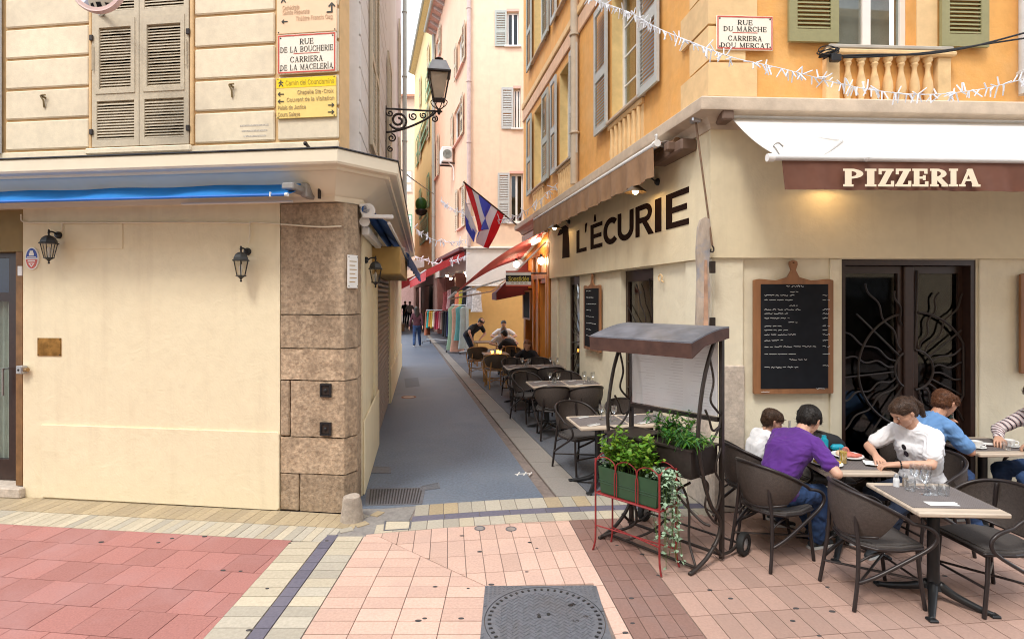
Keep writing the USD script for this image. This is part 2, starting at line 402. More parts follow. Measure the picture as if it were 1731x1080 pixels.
tinsel = mat('white_garland_tube', (.80, .82, .86), .35, var=.05, trans=.25)
bluepaint = mat('blue_paint', (.02, .06, .33), .5)
flagred = mat('red_flag_cloth', (.70, .06, .08), .8, var=.06, trans=.5)
flagwhite = mat('white_flag_cloth', (.80, .80, .82), .8, var=.03, trans=.5)
flagblue = mat('blue_flag_cloth', (.13, .17, .70), .8, var=.06, trans=.5)
rubber = mat('tyre_rubber', (.014, .014, .014), .7)
cable = mat('black_cable', (.008, .008, .010), .5)
warmbulb = glow('warm_bulb', (1.0, .66, .30), 26.0)
coolbulb = glow('warm_white_bulb', (1.0, .80, .52), 14.0)
# ------------------------------------------------------------------ ground
LF = Wall((-1.686, 5.5), (1, -.125))            # front of the left building, u = 0 at its corner
LA = Wall((-1.60, 5.65), (-.165, 1))            # its alley side, u runs away down the alley
RF = Wall((2.05, 5.545), (1, .05))              # front of the restaurant, u = 0 at its corner
RA = Wall((2.05, 5.545), (.179, -1))            # its alley side, u is negative down the alley

mortar = mat('grey_mortar', (.20, .16, .14), .95, var=.25, vs=14, bump=.4, bs=80)
asphalt = mat('blue_grey_asphalt', (.115, .145, .19), .52, var=.3, vs=34, var2=.8, vs2=.7, tint=(.175, .20, .235), bump=.5, bs=220, spec=.6)
asphaltdark = mat('dark_patched_asphalt', (.105, .112, .13), .65, var=.3, vs=34, var2=.5, vs2=2, tint=(.17, .165, .16), bump=.35, bs=220)
stripm = mat('buff_paving_strip', (.25, .225, .20), .8, var=.14, vs=40, var2=.5, vs2=2, tint=(.22, .20, .185), bump=.3, bs=120)
gpave = mat('plain_grey_paving', (.30, .22, .19), .85, var=.15, vs=4, bump=.2)
redtile = mat('red_paving_slab', (.345, .148, .128), .8, var=.16, vs=70, var2=.7, vs2=1.6, tint=(.37, .20, .19), bump=.3, bs=160, rand=.11)
pinktile = mat('salmon_paving_tile', (.545, .36, .285), .7, var=.12, vs=50, var2=.6, vs2=2, tint=(.43, .30, .25), bump=.25, bs=120, rand=.13, streak=.0)
terratile = mat('terracotta_paving_tile', (.37, .235, .185), .7, var=.1, vs=50, var2=.6, vs2=1.3, tint=(.29, .20, .165), bump=.25, bs=120, rand=.14)
browntile = mat('brown_paving_tile', (.22, .125, .10), .75, var=.12, vs=50, var2=.6, vs2=2.2, tint=(.22, .15, .135), bump=.2, bs=160, rand=.10)
creampav = mat('cream_paver', (.45, .39, .29), .8, var=.12, vs=40, var2=.5, vs2=2.5, tint=(.42, .35, .25), bump=.22, bs=140, rand=.14)
greypav = mat('grey_cream_paver', (.39, .35, .28), .8, var=.12, vs=40, var2=.5, vs2=2.5, tint=(.34, .30, .25), bump=.22, bs=140, rand=.14)
beigepav = mat('dull_beige_paver', (.37, .29, .18), .85, var=.14, vs=40, var2=.55, vs2=2, tint=(.29, .23, .17), bump=.22, bs=140, rand=.12)
bluepav = mat('slate_blue_paver', (.125, .115, .15), .75, var=.14, vs=40, var2=.3, tint=(.19, .17, .19), bump=.2, bs=140, rand=.12)

solo('ground', ground_ex(sbox(-400, -400, 400, 400), -.25, -.03), mortar, kind='structure')

def Zred(x): return 4.9 - .121 * (x + 1.97)
def Zlf(x): return 5.5 - .125 * (x + 1.686)
def Zb(x): return 5.27 + .145 * x - .03 * x * x
BX0, BX1 = -1.985, -1.36
xs = np.linspace(BX1, 6.5, 24)

def dirt_random(m): return m

def tiles(parent, name, region, o, ang, a, b, mt, gap=.006, top=0.0, stagger=0., jitter=.0012, keep=None, shift=(0, 0)):
    """Tiles of a by b over the region, in a grid turned by ang about o."""
    c, s = math.cos(ang), math.sin(ang); n = 0
    loc = affinity.rotate(affinity.translate(region, -o[0], -o[1]), -ang, origin=(0, 0), use_radians=True)
    x0, y0, x1, y1 = loc.bounds
    for j in range(math.floor(y0 / b) - 1, math.ceil(y1 / b) + 1):
        off = (j % 2) * stagger * a
        for i in range(math.floor(x0 / a) - 1, math.ceil(x1 / a) + 1):
            t = sbox(i * a + gap / 2 + off, j * b + gap / 2, (i + 1) * a - gap / 2 + off, (j + 1) * b - gap / 2).intersection(loc)
            if t.is_empty or t.area < .0006 or t.geom_type != 'Polygon': continue
            w = affinity.translate(affinity.rotate(t, ang, origin=(0, 0), use_radians=True), *o)
            q = w.centroid
            if keep and not keep(q.x, q.y): continue
            h = top + rng.uniform(-jitter, jitter)
            m = mt if not isinstance(mt, (list, tuple)) else rng.choice(mt)
            part(parent, name, ground_ex(w.simplify(.001), -.03, h), m); n += 1
    return n

# red slabs on the left
S = solo('pavement', ground_ex(Polygon([(-9, 2.6), (9, 2.6), (9, -3), (-9, -3)]), -.03, -.001), gpave, kind='structure')
rmort = mat('red_joint_mortar', (.24, .10, .095), .95, var=.25, vs=14, bump=.3)
Rg = solo('red_pavement', ground_ex(Polygon([(-6.5, 2.6), (BX0, 2.6), (BX0, Zred(BX0)), (-6.5, Zred(-6.5))]), -.03, -.006), rmort, kind='structure')
redreg = Polygon([(-6.2, 3.15), (BX0, 3.15), (BX0, Zred(BX0)), (-6.2, Zred(-6.2))])
tiles(Rg, 'paving_slab', redreg, (-1.985, 4.9), -.12, .29, .29, redtile, gap=.005, stagger=.37)
# cream borders along the left facade
Bd = solo('border_pavement', ground_ex(Polygon([(-6.5, Zred(-6.5)), (BX0, Zred(BX0)), (-1.36, 4.88), (-1.36, 5.55), (BX0, Zlf(BX0) + .05), (-6.5, Zlf(-6.5) + .05)]), -.029, -.0085), mortar, kind='structure')
c1 = Polygon([(-6.2, Zred(-6.2)), (-1.62, Zred(-1.62)), (-1.62, Zred(-1.62) + .30), (-6.2, Zred(-6.2) + .30)])
c2 = Polygon([(-6.2, Zred(-6.2) + .305), (-1.5, Zred(-1.5) + .305), (-1.5, Zred(-1.5) + .62), (-6.2, Zred(-6.2) + .66)])
tiles(Bd, 'paver', c1, (-1.985, 4.9), -.12, .092, .30, [creampav, creampav, greypav], gap=.005)
tiles(Bd, 'paver', c2, (-1.985, 5.2), -.12, .105, .33, [beigepav], gap=.004)
# diagonal band: cream pavers, slate strip, cream pavers
Dg = solo('banded_pavement', ground_ex(Polygon([(BX0, 2.6), (BX1, 2.6), (BX1, 4.93), (BX0, 4.895)]), -.03, -.009), mortar, kind='structure')
tiles(Dg, 'paver', sbox(BX0, 3.15, -1.715, 4.87), (BX0, 3.1), 0, .27, .127, [creampav, creampav, greypav], gap=.006)
tiles(Dg, 'paver', sbox(-1.71, 3.15, -1.60, 5.02), (-1.71, 3.1), 0, .11, .127, bluepav, gap=.005)
tiles(Dg, 'paver', sbox(-1.595, 3.15, BX1, 4.98), (-1.595, 3.1), 0, .235, .127, [creampav, greypav, greypav], gap=.006)
# salmon tiles
kx = lambda y, x0: x0 - .12 * (y - 5.2)
pinkreg = Polygon([(BX1, 3.15)] + [(5.2, 3.15), (5.2, 5.68), (2.1, 5.53)] + [(x, Zb(x)) for x in xs[::-1] if x < 2.05])
Pk = solo('salmon_pavement', ground_ex(Polygon([(BX1, 2.6), (9, 2.6), (9, 5.86), (2.1, 5.54)] + [(x, Zb(x)) for x in xs[::-1] if x < 2.05]), -.03, -.009), mortar, kind='structure')
diag = Polygon([(BX1, 3.0), (BX1, 4.98), (-1.22, 4.98), (-.19, 4.12), (-.19, 3.0)])
hole = Polygon([(-.21, 3.0), (-.185, 4.125), (.62, 4.165), (.70, 3.0)])
dk = Polygon([(kx(2.9, .575), 2.9), (kx(5.6, .575), 5.6), (kx(5.6, 1.045), 5.6), (kx(2.9, 1.045), 2.9)])
legs_ = pinkreg.intersection(diag).buffer(-.003)
tiles(Pk, 'paving_tile', legs_, (-1.355, 3.1), 0, .29, .146, pinktile, gap=.006, top=.001)
rest = pinkreg.difference(diag).difference(hole).difference(dk)
left_rest = rest.intersection(Polygon([(BX1, 3), (kx(3, .573), 3), (kx(5.8, .573), 5.8), (BX1, 5.8)])).buffer(-.003)
right_rest = rest.intersection(Polygon([(kx(3, 1.047), 3), (5.2, 3), (5.2, 6.2), (kx(5.8, 1.047), 5.8)])).buffer(-.003)
for g in getattr(left_rest, 'geoms', [left_rest]):
    tiles(Pk, 'paving_tile', g, (-.17, 5.225), .118, .149, .295, pinktile, gap=.006, top=.001)
tiles(Pk, 'paving_tile', right_rest, (1.05, 5.2), .118, .149, .295, terratile, gap=.006, top=.001, keep=lambda x, y: x < y * .97 + .25)
tiles(Pk, 'paving_tile', dk.intersection(pinkreg).buffer(-.003), (1.045, 5.2), .118, .118, .24, browntile, gap=.005, top=.0015)
# curved threshold of pavers across the alley mouth
Th = solo('threshold_pavement', ground_ex(Polygon([(x, Zb(x)) for x in xs if x < 2.06] + [(x, Zb(x) + .62) for x in xs[::-1] if x < 2.06]), -.029, -.0085), mortar, kind='structure')
def arcrow(z0, z1, w, m, name='paver', x0=-.98, x1=2.0):
    x = x0
    while x < x1:
        e = x + w * rng.uniform(.9, 1.12)
        q = Polygon([(x + .003, Zb(x) + z0), (e - .003, Zb(e) + z0), (e - .003 - .12 * (z1 - z0), Zb(e) + z1), (x + .003 - .12 * (z1 - z0), Zb(x) + z1)])
        part(Th, name, ground_ex(q, -.03, rng.uniform(-.001, .001)), rng.choice(m)); x = e
arcrow(.004, .20, .152, [greypav, greypav, creampav], x0=-1.28)
arcrow(.206, .335, .34, [bluepav])
arcrow(.341, .62, .152, [greypav, greypav, beigepav])
pt = solo('patched_pavement', ground_ex(Polygon([(-1.62, 4.93), (-1.33, 4.93), (-1.02, 5.12), (-1.0, 5.72), (-1.58, 5.68), (-1.64, 5.3)]), -.03, -.004), mat('worn_concrete_patch', (.24, .22, .20), .85, var=.2, vs=20, var2=.6, vs2=5, tint=(.13, .12, .12), bump=.3, bs=60), kind='structure')
for k, (x, y) in enumerate(((-1.56, 5.12), (-1.45, 5.25), (-1.50, 5.42), (-1.36, 5.5))):
    part(pt, 'paver', ground_ex(affinity.rotate(sbox(x - .06, y - .045, x + .06, y + .045), 30 + 12 * k), -.02, .002), [greypav, beigepav][k % 2])
# the alley
FAR = 75.0
def lane(x0, sl, y): return x0 + sl * (y - 5.96)
zt = [(x, Zb(x) + .62) for x in xs]
Al = solo('alley_road', ground_ex(Polygon([(-1.62, 5.64)] + [p for p in zt if p[0] < .48] + [(lane(.49, -.215, 34), 34), (-12.5, 48), (-19, FAR), (-26, FAR), (-26, 40), (-6.5, 30)]), -.03, -.002), asphalt, kind='structure')
st = [(lane(.495, -.215, y), y) for y in (5.97, 34)]; st2 = [(lane(.875, -.225, y), y) for y in (34, 5.98)]
Sp = solo('paved_strip', ground_ex(Polygon(st + st2), -.03, -.006), mortar, kind='structure')
y = 5.98
while y < 20:
    e = y + .62
    q = Polygon([(lane(.498, -.215, y), y + .004), (lane(.872, -.225, y), y + .004), (lane(.872, -.225, e), e - .004), (lane(.498, -.215, e), e - .004)])
    part(Sp, 'paving_slab', ground_ex(q, -.03, rng.uniform(-.001, .0015)), stripm); y = e
part(Sp, 'paving_slab', ground_ex(Polygon([(lane(.498, -.215, 20), 20.1), (lane(.872, -.225, 20), 20.1), st2[0], st[1]]), -.03, 0), stripm)
solo('alley_pavement', ground_ex(Polygon([(.88, 5.985)] + [p for p in zt if .88 < p[0] < 2.1] + [(2.3, 5.8), (.2, 15.8), (6, 22), (6, 40), (lane(.88, -.225, 34), 34)]), -.03, -.003), asphaltdark, kind='structure')

# ------------------------------------------------------------------ covers and grates in the ground
t = thing('manhole_cover', 'large square cast iron manhole cover with round lid in salmon paving', 'manhole cover', (.23, 3.73, 0))
fr = sbox(-.21, 3.08, .655, 4.1)
W0 = affinity.skew(sbox(-.205, 3.23, .64, 4.13), 0)
c0, R0 = (.2215, 3.70), .405
part(t, 'frame', ground_ex(W0.difference(Point(c0).buffer(R0 + .006, 48)), -.025, .003), castiron)
part(t, 'lid', ground_ex(Point(c0).buffer(R0, 48), -.025, .001), castiron)
ribs, ribs2 = [], []
for i in range(-17, 18):
    L = LineString([(i * .048 - 1, -1), (i * .048 + 1, 1)]).buffer(.008, cap_style=2)
    (ribs if i % 2 else ribs2).append(L)
ins = Point(0, 0).buffer(R0 - .055, 40)
tread = []
for i in range(-20, 21):
    for j in range(-20, 21):
        x, y = i * .038 + (j % 2) * .019, j * .019
        if x * x + y * y < (R0 - .07) ** 2 and not (abs(x) < .05 and abs(y - .03) < .025):
            tread.append(ground_ex(affinity.translate(affinity.rotate(sbox(-.014, -.004, .014, .004), 45 if (i + j) % 2 else -45), x + c0[0], y + c0[1]), .001, .005))
part(t, 'tread', tread, castiron, kind='stuff')
dots = [ground_ex(affinity.translate(affinity.rotate(sbox(-.012, -.008, .012, .008), math.degrees(a)), c0[0] + (R0 - .03) * math.cos(a), c0[1] + (R0 - .03) * math.sin(a)), .001, .0045) for a in np.arange(48) * 2 * np.pi / 48]
part(t, 'edge_studs', dots, black, kind='stuff')
fdots = []
for x in np.arange(-.19, .64, .032):
    for y in np.arange(3.25, 4.13, .032):
        if math.hypot(x - c0[0], y - c0[1]) > R0 + .03: fdots.append(ground_ex(affinity.rotate(sbox(x - .010, y - .003, x + .010, y + .003), 45 if int(x * 100) % 2 else -45), .003, .0065))
part(t, 'frame_tread', fdots, castiron, kind='stuff')
for (x, y) in ((c0[0] - .035, c0[1] + .03), (c0[0] + .03, c0[1] + .06)):
    part(t, 'keyhole', ground_ex(Point(x, y).buffer(.014, 8), .0, .0055), black)
part(t, 'keyhole', ground_ex(affinity.rotate(sbox(.40, 3.86, .45, 3.885), 30), .0, .006), black)

t = thing('drain_grate', 'rectangular cast iron drain grate beside the left wall at alley mouth', 'drain grate', (-1.28, 5.85, 0))
g0 = [(-1.53, 5.72), (-.965, 5.76), (-1.0, 6.24), (-1.64, 6.2)]
gp = Polygon(g0)
bars_ = []
part(t, 'pit', ground_ex(gp, -.025, .0005), black)
part(t, 'frame', ground_ex(gp.buffer(.012).difference(gp.buffer(-.012)), -.02, .004), castiron)
for k in range(20):
    a = (k + .5) / 20
    p0 = np.array(g0[0]) * (1 - a) + np.array(g0[1]) * a; p1 = np.array(g0[3]) * (1 - a) + np.array(g0[2]) * a
    part(t, 'grate_bar', ground_ex(LineString([p0, p1]).buffer(.0075, cap_style=2), -.01, .0035), castiron)
def plate(nm, label, pts, z, m, inner=None):
    t = thing(nm, label, 'utility cover', (pts[0][0], pts[0][1], 0))
    q = Polygon(pts)
    part(t, 'frame', ground_ex(q.difference(q.buffer(-.014)), -.02, z + .001), castiron)
    part(t, 'lid', ground_ex(q.buffer(-.019), -.02, z), m)
    return t
plate('utility_cover', 'small brown iron cover in asphalt beyond the drain grate', [G(627, 788)[:2], G(660, 789)[:2], G(661, 800)[:2], G(622, 799)[:2]], .003, castiron)
plate('utility_cover', 'small iron cover touching the right end of drain grate', [G(711, 822)[:2], G(742, 815)[:2], G(744, 825)[:2], G(712, 829)[:2]], .003, asphaltdark)
plate('utility_cover', 'pale square inset cover of pavers beside the guard stone', [G(650, 880)[:2], G(696, 880)[:2], G(694, 894)[:2], G(648, 897)[:2]], .003, creampav)
for px_, py_, lab in ((811, 893, 'left round iron valve cap in salmon paving'), (864, 894, 'right round iron valve cap in salmon paving')):
    q = G(px_, py_); t = thing('valve_cap', lab, 'valve cover', q)
    part(t, 'ring', ground_ex(Point(q[:2]).buffer(.052, 20).difference(Point(q[:2]).buffer(.04, 20)), -.01, .005), castiron)
    part(t, 'lid', ground_ex(Point(q[:2]).buffer(.038, 20), -.01, .004), steel)
q = G(691, 671); t = thing('valve_cap', 'round reddish valve cap far along the alley asphalt', 'valve cover', q)
part(t, 'ring', ground_ex(Point(q[:2]).buffer(.16, 20).difference(Point(q[:2]).buffer(.12, 20)), -.01, .004), mat('rusty_iron', (.25, .11, .07), .8, var=.3))
part(t, 'lid', ground_ex(Point(q[:2]).buffer(.115, 20), -.01, .003), stonelight)
# patches and seams in the alley asphalt
def blob(pts): return Polygon(smoothpath(pts, 4, True)[:, :2])
patchm = mat('newer_asphalt_patch', (.105, .13, .165), .6, var=.2, vs=90, var2=.4, vs2=2, tint=(.155, .175, .215), bump=.4, bs=200)
seam = mat('tar_seam', (.115, .13, .155), .6, var=.3)
for pts in [[(684, 640), (706, 638), (709, 652), (686, 655)]]:
    q = Polygon([G(x, y)[:2] for x, y in pts]); part(Al, 'asphalt_patch', ground_ex(q, -.003, .0012), patchm); part(Al, 'tar_seam', ground_ex(q.buffer(.006).difference(q), -.003, .0016), seam)
# painted survey mark on the asphalt
q = G(885, 801)
mk = [ground_ex(affinity.translate(LineString(p).buffer(.008), q[0], q[1]), -.002, .0015) for p in ([(-.1, .0), (.1, .03)], [(-.08, -.05), (-.05, .07)], [(0, -.04), (.03, .07)], [(.07, -.03), (.1, .06)])]
solo('road_marking', mk, white, 'small white scribbled paint mark on the grey alley asphalt', 'road marking')
# worn spots (chewing gum) on the paving
spots = []
for k in range(46):
    x, y = rng.uniform(-4.2, 3.5), rng.uniform(3.5, 5.0)
    spots.append(ground_ex(affinity.scale(Point(x, y).buffer(rng.uniform(.008, .017), 5), 1.4, .8), -.002, .0032))
solo('gum_spots', spots, mat('dark_gum', (.05, .045, .045), .8), 'dark trodden gum spots scattered over the paving', 'gum spots', kind='stuff')
# ------------------------------------------------------------------ building helpers
def sweep(plan, prof):
    """A moulding: a closed (d, z) profile carried along the plan points, outward (d < 0) to the left of the way they run... mitred at corners."""
    plan = np.asarray(plan, float); prof = np.asarray(prof, float); n, k = len(plan), len(prof)
    seg = np.diff(plan, axis=0); seg /= np.linalg.norm(seg, axis=1, keepdims=True)
    nor = np.c_[-seg[:, 1], seg[:, 0]]                # into the wall when the wall is seen running to the right
    V = []
    for i in range(n):
        if i == 0: m = nor[0]
        elif i == n - 1: m = nor[-1]
        else:
            m = nor[i - 1] + nor[i]; m = m / (m @ nor[i])
        V.append(np.c_[plan[i] + prof[:, :1] * m, prof[:, 1]])
    V = np.vstack(V); F = []
    for i in range(n - 1):
        for a in range(k):
            b = (a + 1) % k
            F += [[i*k+a, (i+1)*k+a, (i+1)*k+b], [i*k+a, (i+1)*k+b, i*k+b]]
    cap = trimesh.creation.triangulate_polygon(Polygon(prof), engine='earcut')
    idx = [int(np.argmin(np.linalg.norm(prof - q, axis=1))) for q in cap[0]]
    for t in cap[1]:
        a, b, c = (idx[j] for j in t); F += [[a, c, b], [(n-1)*k + a, (n-1)*k + b, (n-1)*k + c]]
    m = trimesh.Trimesh(V, np.array(F), process=False); m.fix_normals()
    return np.array(m.vertices), np.array(m.faces)

def shutter(parent, W, u0, u1, z0, z1, m, d=-.05, t=.035, splits=(.42,), slat=.034, single=True, name='shutter', rim=.055, swing=0.):
    """A louvred shutter leaf of frame and slats; swing turns it about its u0 edge."""
    w = u1 - u0
    if swing:
        c = W.pt(u0, d, 0); du = W.u * math.cos(swing) - W.i * math.sin(swing); W = Wall(c[:2], du); u0, u1, d = 0., w, 0.
    fr = sbox(u0, z0, u1, z1); zs = [z0] + [z0 + (z1 - z0) * s for s in splits] + [z1]; holes = []
    for a, b in zip(zs[:-1], zs[1:]):
        holes.append((u0 + rim, a + rim * (1.0 if a > z0 else 1.5), u1 - rim, b - rim * (1.5 if b == z1 else 1.0)))
    for h in holes: fr = fr.difference(sbox(*h))
    sh = part(parent, name, W.ex(fr, d, d + t), m)
    sl = []
    for a, b, c, e in holes:
        z = b + slat * .5
        while z < e - slat * .3:
            q = np.array([[a, d + .004, z - .012], [c, d + .004, z - .012], [c, d + t - .004, z + slat * .55], [a, d + t - .004, z + slat * .55]])
            q = np.vstack([q, q + [0, 0, .007]])
            sl.append(W.m((q, BF))); z += slat
    for k, s in enumerate(sl if single else [cat(sl)]):
        part(sh, 'slat' if single else 'slats', s, m, kind=None if single else 'stuff')
    return sh

def wallpoly(u0, u1, z0, z1, holes=()):
    p = sbox(u0, z0, u1, z1)
    for h in holes: p = p.difference(sbox(*h))
    return p

def pipe(label, pts, r, m, rings=()):
    t = thing('downpipe', label, 'drainpipe', pts[0])
    part(t, 'pipe', tube(pts, r, 10), m, smooth=40)
    for z in rings:
        a, b = np.array(pts[0], float), np.array(pts[-1], float); k = (z - a[2]) / (b[2] - a[2]); c = a + (b - a) * k
        part(t, 'bracket', mv(lathe([(r * 1.15, -.02), (r * 1.3, -.01), (r * 1.3, .01), (r * 1.15, .02)], 12), c), m)
    return t

# ------------------------------------------------------------------ left building
LB = thing('corner_building', 'cream and buff corner building with stone pier and closed taupe shutters on the left', 'building', (-1.7, 5.6, 0))
pL = lambda x, y, d=0.: LF.px(x, y, d)
uP = pL(473, 700)[0]                                   # left edge of the stone pier
uD = pL(39, 600)[0]                                    # right edge of the door opening
ZS = 3.15                                              # underside of the cornice
part(LB, 'ground_floor_wall', LF.ex(wallpoly(uD, uP, 0, ZS + .2), 0, .3), cream)
ul, ur = pL(72, 740)[0], uP
part(LB, 'plinth', LF.ex(Polygon([(ul, .02), (ur - .02, .01), (ur, .03), (ur, .78), (ur - .02, .80), (ul, .80)]), -.02, .0), cream)
part(LB, 'wall_ledge', LF.rbox(pL(110, 0)[0], pL(208, 0)[0], -.007, .0, 2.70, 2.97, .005), cream)
part(LB, 'ground_floor_wall', LF.ex(wallpoly(-9, pL(-90, 0)[0], 0, ZS + .2), 0, .3), cream)
# door bay at the left edge
part(LB, 'door_lintel', LF.box(pL(-92, 0)[0], uD - .002, .03, .30, pL(20, 425)[1], ZS + .2), mat('ochre_panel_paint', (.25, .17, .06), .7, var=.1, var2=.4, tint=(.15, .11, .05)))
fw = mat('worn_brown_wood', (.20, .10, .035), .6, var=.25, vs=10, bump=.1, var2=.4, tint=(.1, .06, .03))
dz = pL(20, 425)[1]
part(LB, 'door_frame', LF.rbox(pL(26, 0)[0], uD - .004, .0, .26, .12, dz - .003, .006), fw)
part(LB, 'door_step', LF.rbox(pL(-92, 0)[0], pL(40, 0)[0] + .02, -.06, .3, 0, .11, .012), stonelight)
dr = part(LB, 'door', LF.ex(wallpoly(pL(-60, 0)[0], pL(26, 0)[0] - .004, .12, dz - .004, [(pL(-50, 0)[0], .35, pL(23, 0, .2)[0] - .012, dz - .55), (pL(-50, 0)[0], dz - .45, pL(23, 0, .2)[0] - .012, dz - .06)]), .16, .21), darkdoor)
part(dr, 'pane', LF.box(pL(-50, 0)[0], pL(23, 0, .2)[0] - .012, .18, .19, .35, dz - .55), winglass)
part(dr, 'transom_pane', LF.box(pL(-50, 0)[0], pL(23, 0, .2)[0] - .012, .18, .19, dz - .45, dz - .06), mat('navy_glass', (.01, .015, .04), .1))
ug = np.linspace(pL(-50, 0)[0], pL(23, 0, .2)[0] - .015, 60)
cur = np.stack([np.stack([LF.pt(u, .235 + .018 * math.sin(u * 75) + .01 * math.sin(u * 31), z) for z in (.32, 1.2, dz - .5)]) for u in ug])
part(dr, 'curtain', thick(cur, [.001, .004, 0]), mat('net_curtain', (.72, .72, .62), .9, trans=.2))
part(dr, 'handle', [LF.tube([(pL(8, 0, .12)[0], .10, pL(8, 622, .12)[1]), (pL(8, 0, .12)[0], .10, pL(8, 668, .12)[1])], .012), LF.tube([(pL(8, 0, .12)[0], .10, 1.38), (pL(8, 0, .12)[0], .17, 1.38)], .008)], steel, smooth=40)
part(LB, 'back_wall', LF.box(pL(-92, 0)[0], uD, .32, .36, 0, ZS), void)
part(LB, 'door_tag', LF.box(pL(31, 0)[0], pL(38, 0)[0], -.008, .0, pL(34, 466)[1], pL(34, 450)[1]), paper)
def rough(m, seed, amp=.011, ref=.028):
    v, f = vf(m); q = m3.Manifold(m3.Mesh(np.asarray(trimesh.Trimesh(v, f).vertices, np.float32), np.asarray(trimesh.Trimesh(v, f).faces, np.uint32)))
    if q.is_empty(): return m
    q = q.refine_to_length(ref).to_mesh(); t = trimesh.Trimesh(np.array(q.vert_properties[:, :3], float), np.array(q.tri_verts))
    n = meshkit.fbm(t.vertices * 11, 4, seed) * .6 + meshkit.fbm(t.vertices * 34, 2, seed + 5) * .4
    return np.array(t.vertices) - np.array(t.vertex_normals) * ((1 - n) * amp * 1.6 - amp * .5)[:, None], np.array(t.faces)
# stone pier: courses, two of them split
C0, C1 = np.array([-1.694, 5.501]), np.array([-1.603, 5.655])
ys = [343, 532, 589, 643, 739, 801, 871]; cz = [pL(530, y)[1] for y in ys]; cz[-1] = 0
for k in range(6):
    z1, z0 = cz[k], cz[k + 1]
    cuts = {3: pL(490, 0)[0], 5: pL(506, 0)[0]}
    ulft = uP + .004
    if k in cuts:
        uc = cuts[k]
        part(LB, 'stone', rough(LF.rbox(ulft, uc - .003, -.006, .3, z0 + .004, z1 - .003, .012), k), stonem, smooth=35); ulft = uc + .003
    a = LF.pt(ulft, -.006 + rng.uniform(-.004, .004), 0)[:2]; b = LF.pt(ulft, .3, 0)[:2]
    q = Polygon([a, C0 + [rng.uniform(-.004, .004), 0], C1, LA.pt(.34, 0, 0)[:2], LA.pt(.34, .3, 0)[:2], b]).buffer(-.012, join_style=1).buffer(.012, join_style=1, quad_segs=2)
    part(LB, 'stone', rough(ground_ex(q, z0 + .003, z1 - .003), k + 9), stonem, smooth=35)
# alley side, ground floor
for (v0, v1) in ((.345, 1.30), (2.05, 2.42)):
    part(LB, 'ground_floor_wall', LA.ex(wallpoly(v0, v1, 0, ZS + .2), -.012, .3), cream)
part(LB, 'ground_floor_wall', LA.ex(wallpoly(5.55, 11.6, 0, ZS + .2, [(7.3, .35, 7.75, 2.6)]), -.012, .3), cream)
part(LB, 'plinth', LA.rbox(.36, 2.42, -.035, -.012, .0, .82, .012), cream)
part(LB, 'plinth', LA.rbox(5.55, 11.6, -.035, -.012, .0, .70, .012), cream)
part(LB, 'ground_floor_wall', LA.box(1.30, 2.05, .02, .3, 0, ZS + .2), cream)
sh = part(LB, 'roller_shutter', LA.box(2.42, 5.55, .06, .08, 0, 2.6), mat('grey_brown_roller_steel', (.19, .155, .135), .5, metal=.2, var=.1))
for k in range(31):
    z = .02 + k * .083
    part(sh, 'slat', LA.m(hull([(2.42, .045, z), (5.55, .045, z), (2.42, .045, z + .078), (5.55, .045, z + .078), (2.42, .012, z + .02), (5.55, .012, z + .02), (2.42, .012, z + .055), (5.55, .012, z + .055)])), MATS['grey_brown_roller_steel'])
part(LB, 'shutter_box', LA.rbox(1.86, 5.4, -.36, .2, pL(500, 0)[1] * 0 + 2.50, 2.88, .012), mat('ochre_box_paint', (.42, .27, .09), .65, var=.08, var2=.3, tint=(.30, .18, .07)))
# cornice, mitred at the corner
plan = [LF.pt(-9, 0, 0)[:2], np.array([-1.80, 5.515]), np.array([-1.625, 5.72]), LA.pt(11.6, 0, 0)[:2]]
part(LB, 'cornice', sweep(plan, [(.1, ZS), (-.05, ZS), (-.065, ZS + .05), (-.10, ZS + .07), (-.15, ZS + .13), (-.22, ZS + .20), (-.29, ZS + .245), (-.33, ZS + .25), (-.34, ZS + .275), (-.41, ZS + .285), (-.425, ZS + .305), (-.425, ZS + .41), (-.415, ZS + .425), (.1, ZS + .48)]), moulding, smooth=25)
part(LB, 'flashing', sweep(plan, [(-.435, ZS + .427), (-.435, ZS + .438), (-.03, ZS + .478), (-.03, ZS + .467)]), mat('dark_zinc', (.05, .05, .055), .5, metal=.4))
# upper floor, front
HL = 11.5
wx0, wx1 = pL(158, 0)[0], pL(324, 0)[0]; wz0 = pL(240, 249)[1]
part(LB, 'upper_wall', LF.ex(wallpoly(-9, -.055, ZS + .40, HL, [(wx0 + .05, wz0 + .03, wx1 - .05, wz0 + 2.6)]), .0, .3), groovem)
rows = [pL(80, y)[1] for y in (37.5, 93, 149, 203, 255)]
stp = rows[3] - rows[4]; rows = [rows[4] + stp * k for k in range(12)]
def panel_row(u0, u1):
    for k in range(10):
        z0, z1 = rows[k] + .012, rows[k + 1] - .012
        part(LB, 'wall_panel', LF.rbox(u0, u1, -.022, .004, z0, z1, .013), panelm)
panel_row(pL(12, 0)[0], pL(153, 0)[0]); panel_row(pL(331, 0)[0], pL(466, 0)[0]); panel_row(pL(471, 0)[0], -.06)
panel_row(pL(-160, 0)[0], pL(-70, 0)[0])
part(LB, 'wall_base_course', LF.rbox(-6, -.06, -.026, .004, ZS + .42, rows[0] - .012, .01), panelm)
for a, b in ((153, 159), (323, 330)):
    part(LB, 'window_surround', LF.rbox(pL(a, 0)[0] + .006, pL(b, 0)[0] - .004, -.03, .05, wz0, HL - 4, .006), groovem)
part(LB, 'window_sill', LF.rbox(pL(150, 0)[0], pL(327, 0)[0], -.05, .1, wz0 - .07, wz0 - .003, .012), panelm)
um = pL(239, 0)[0]
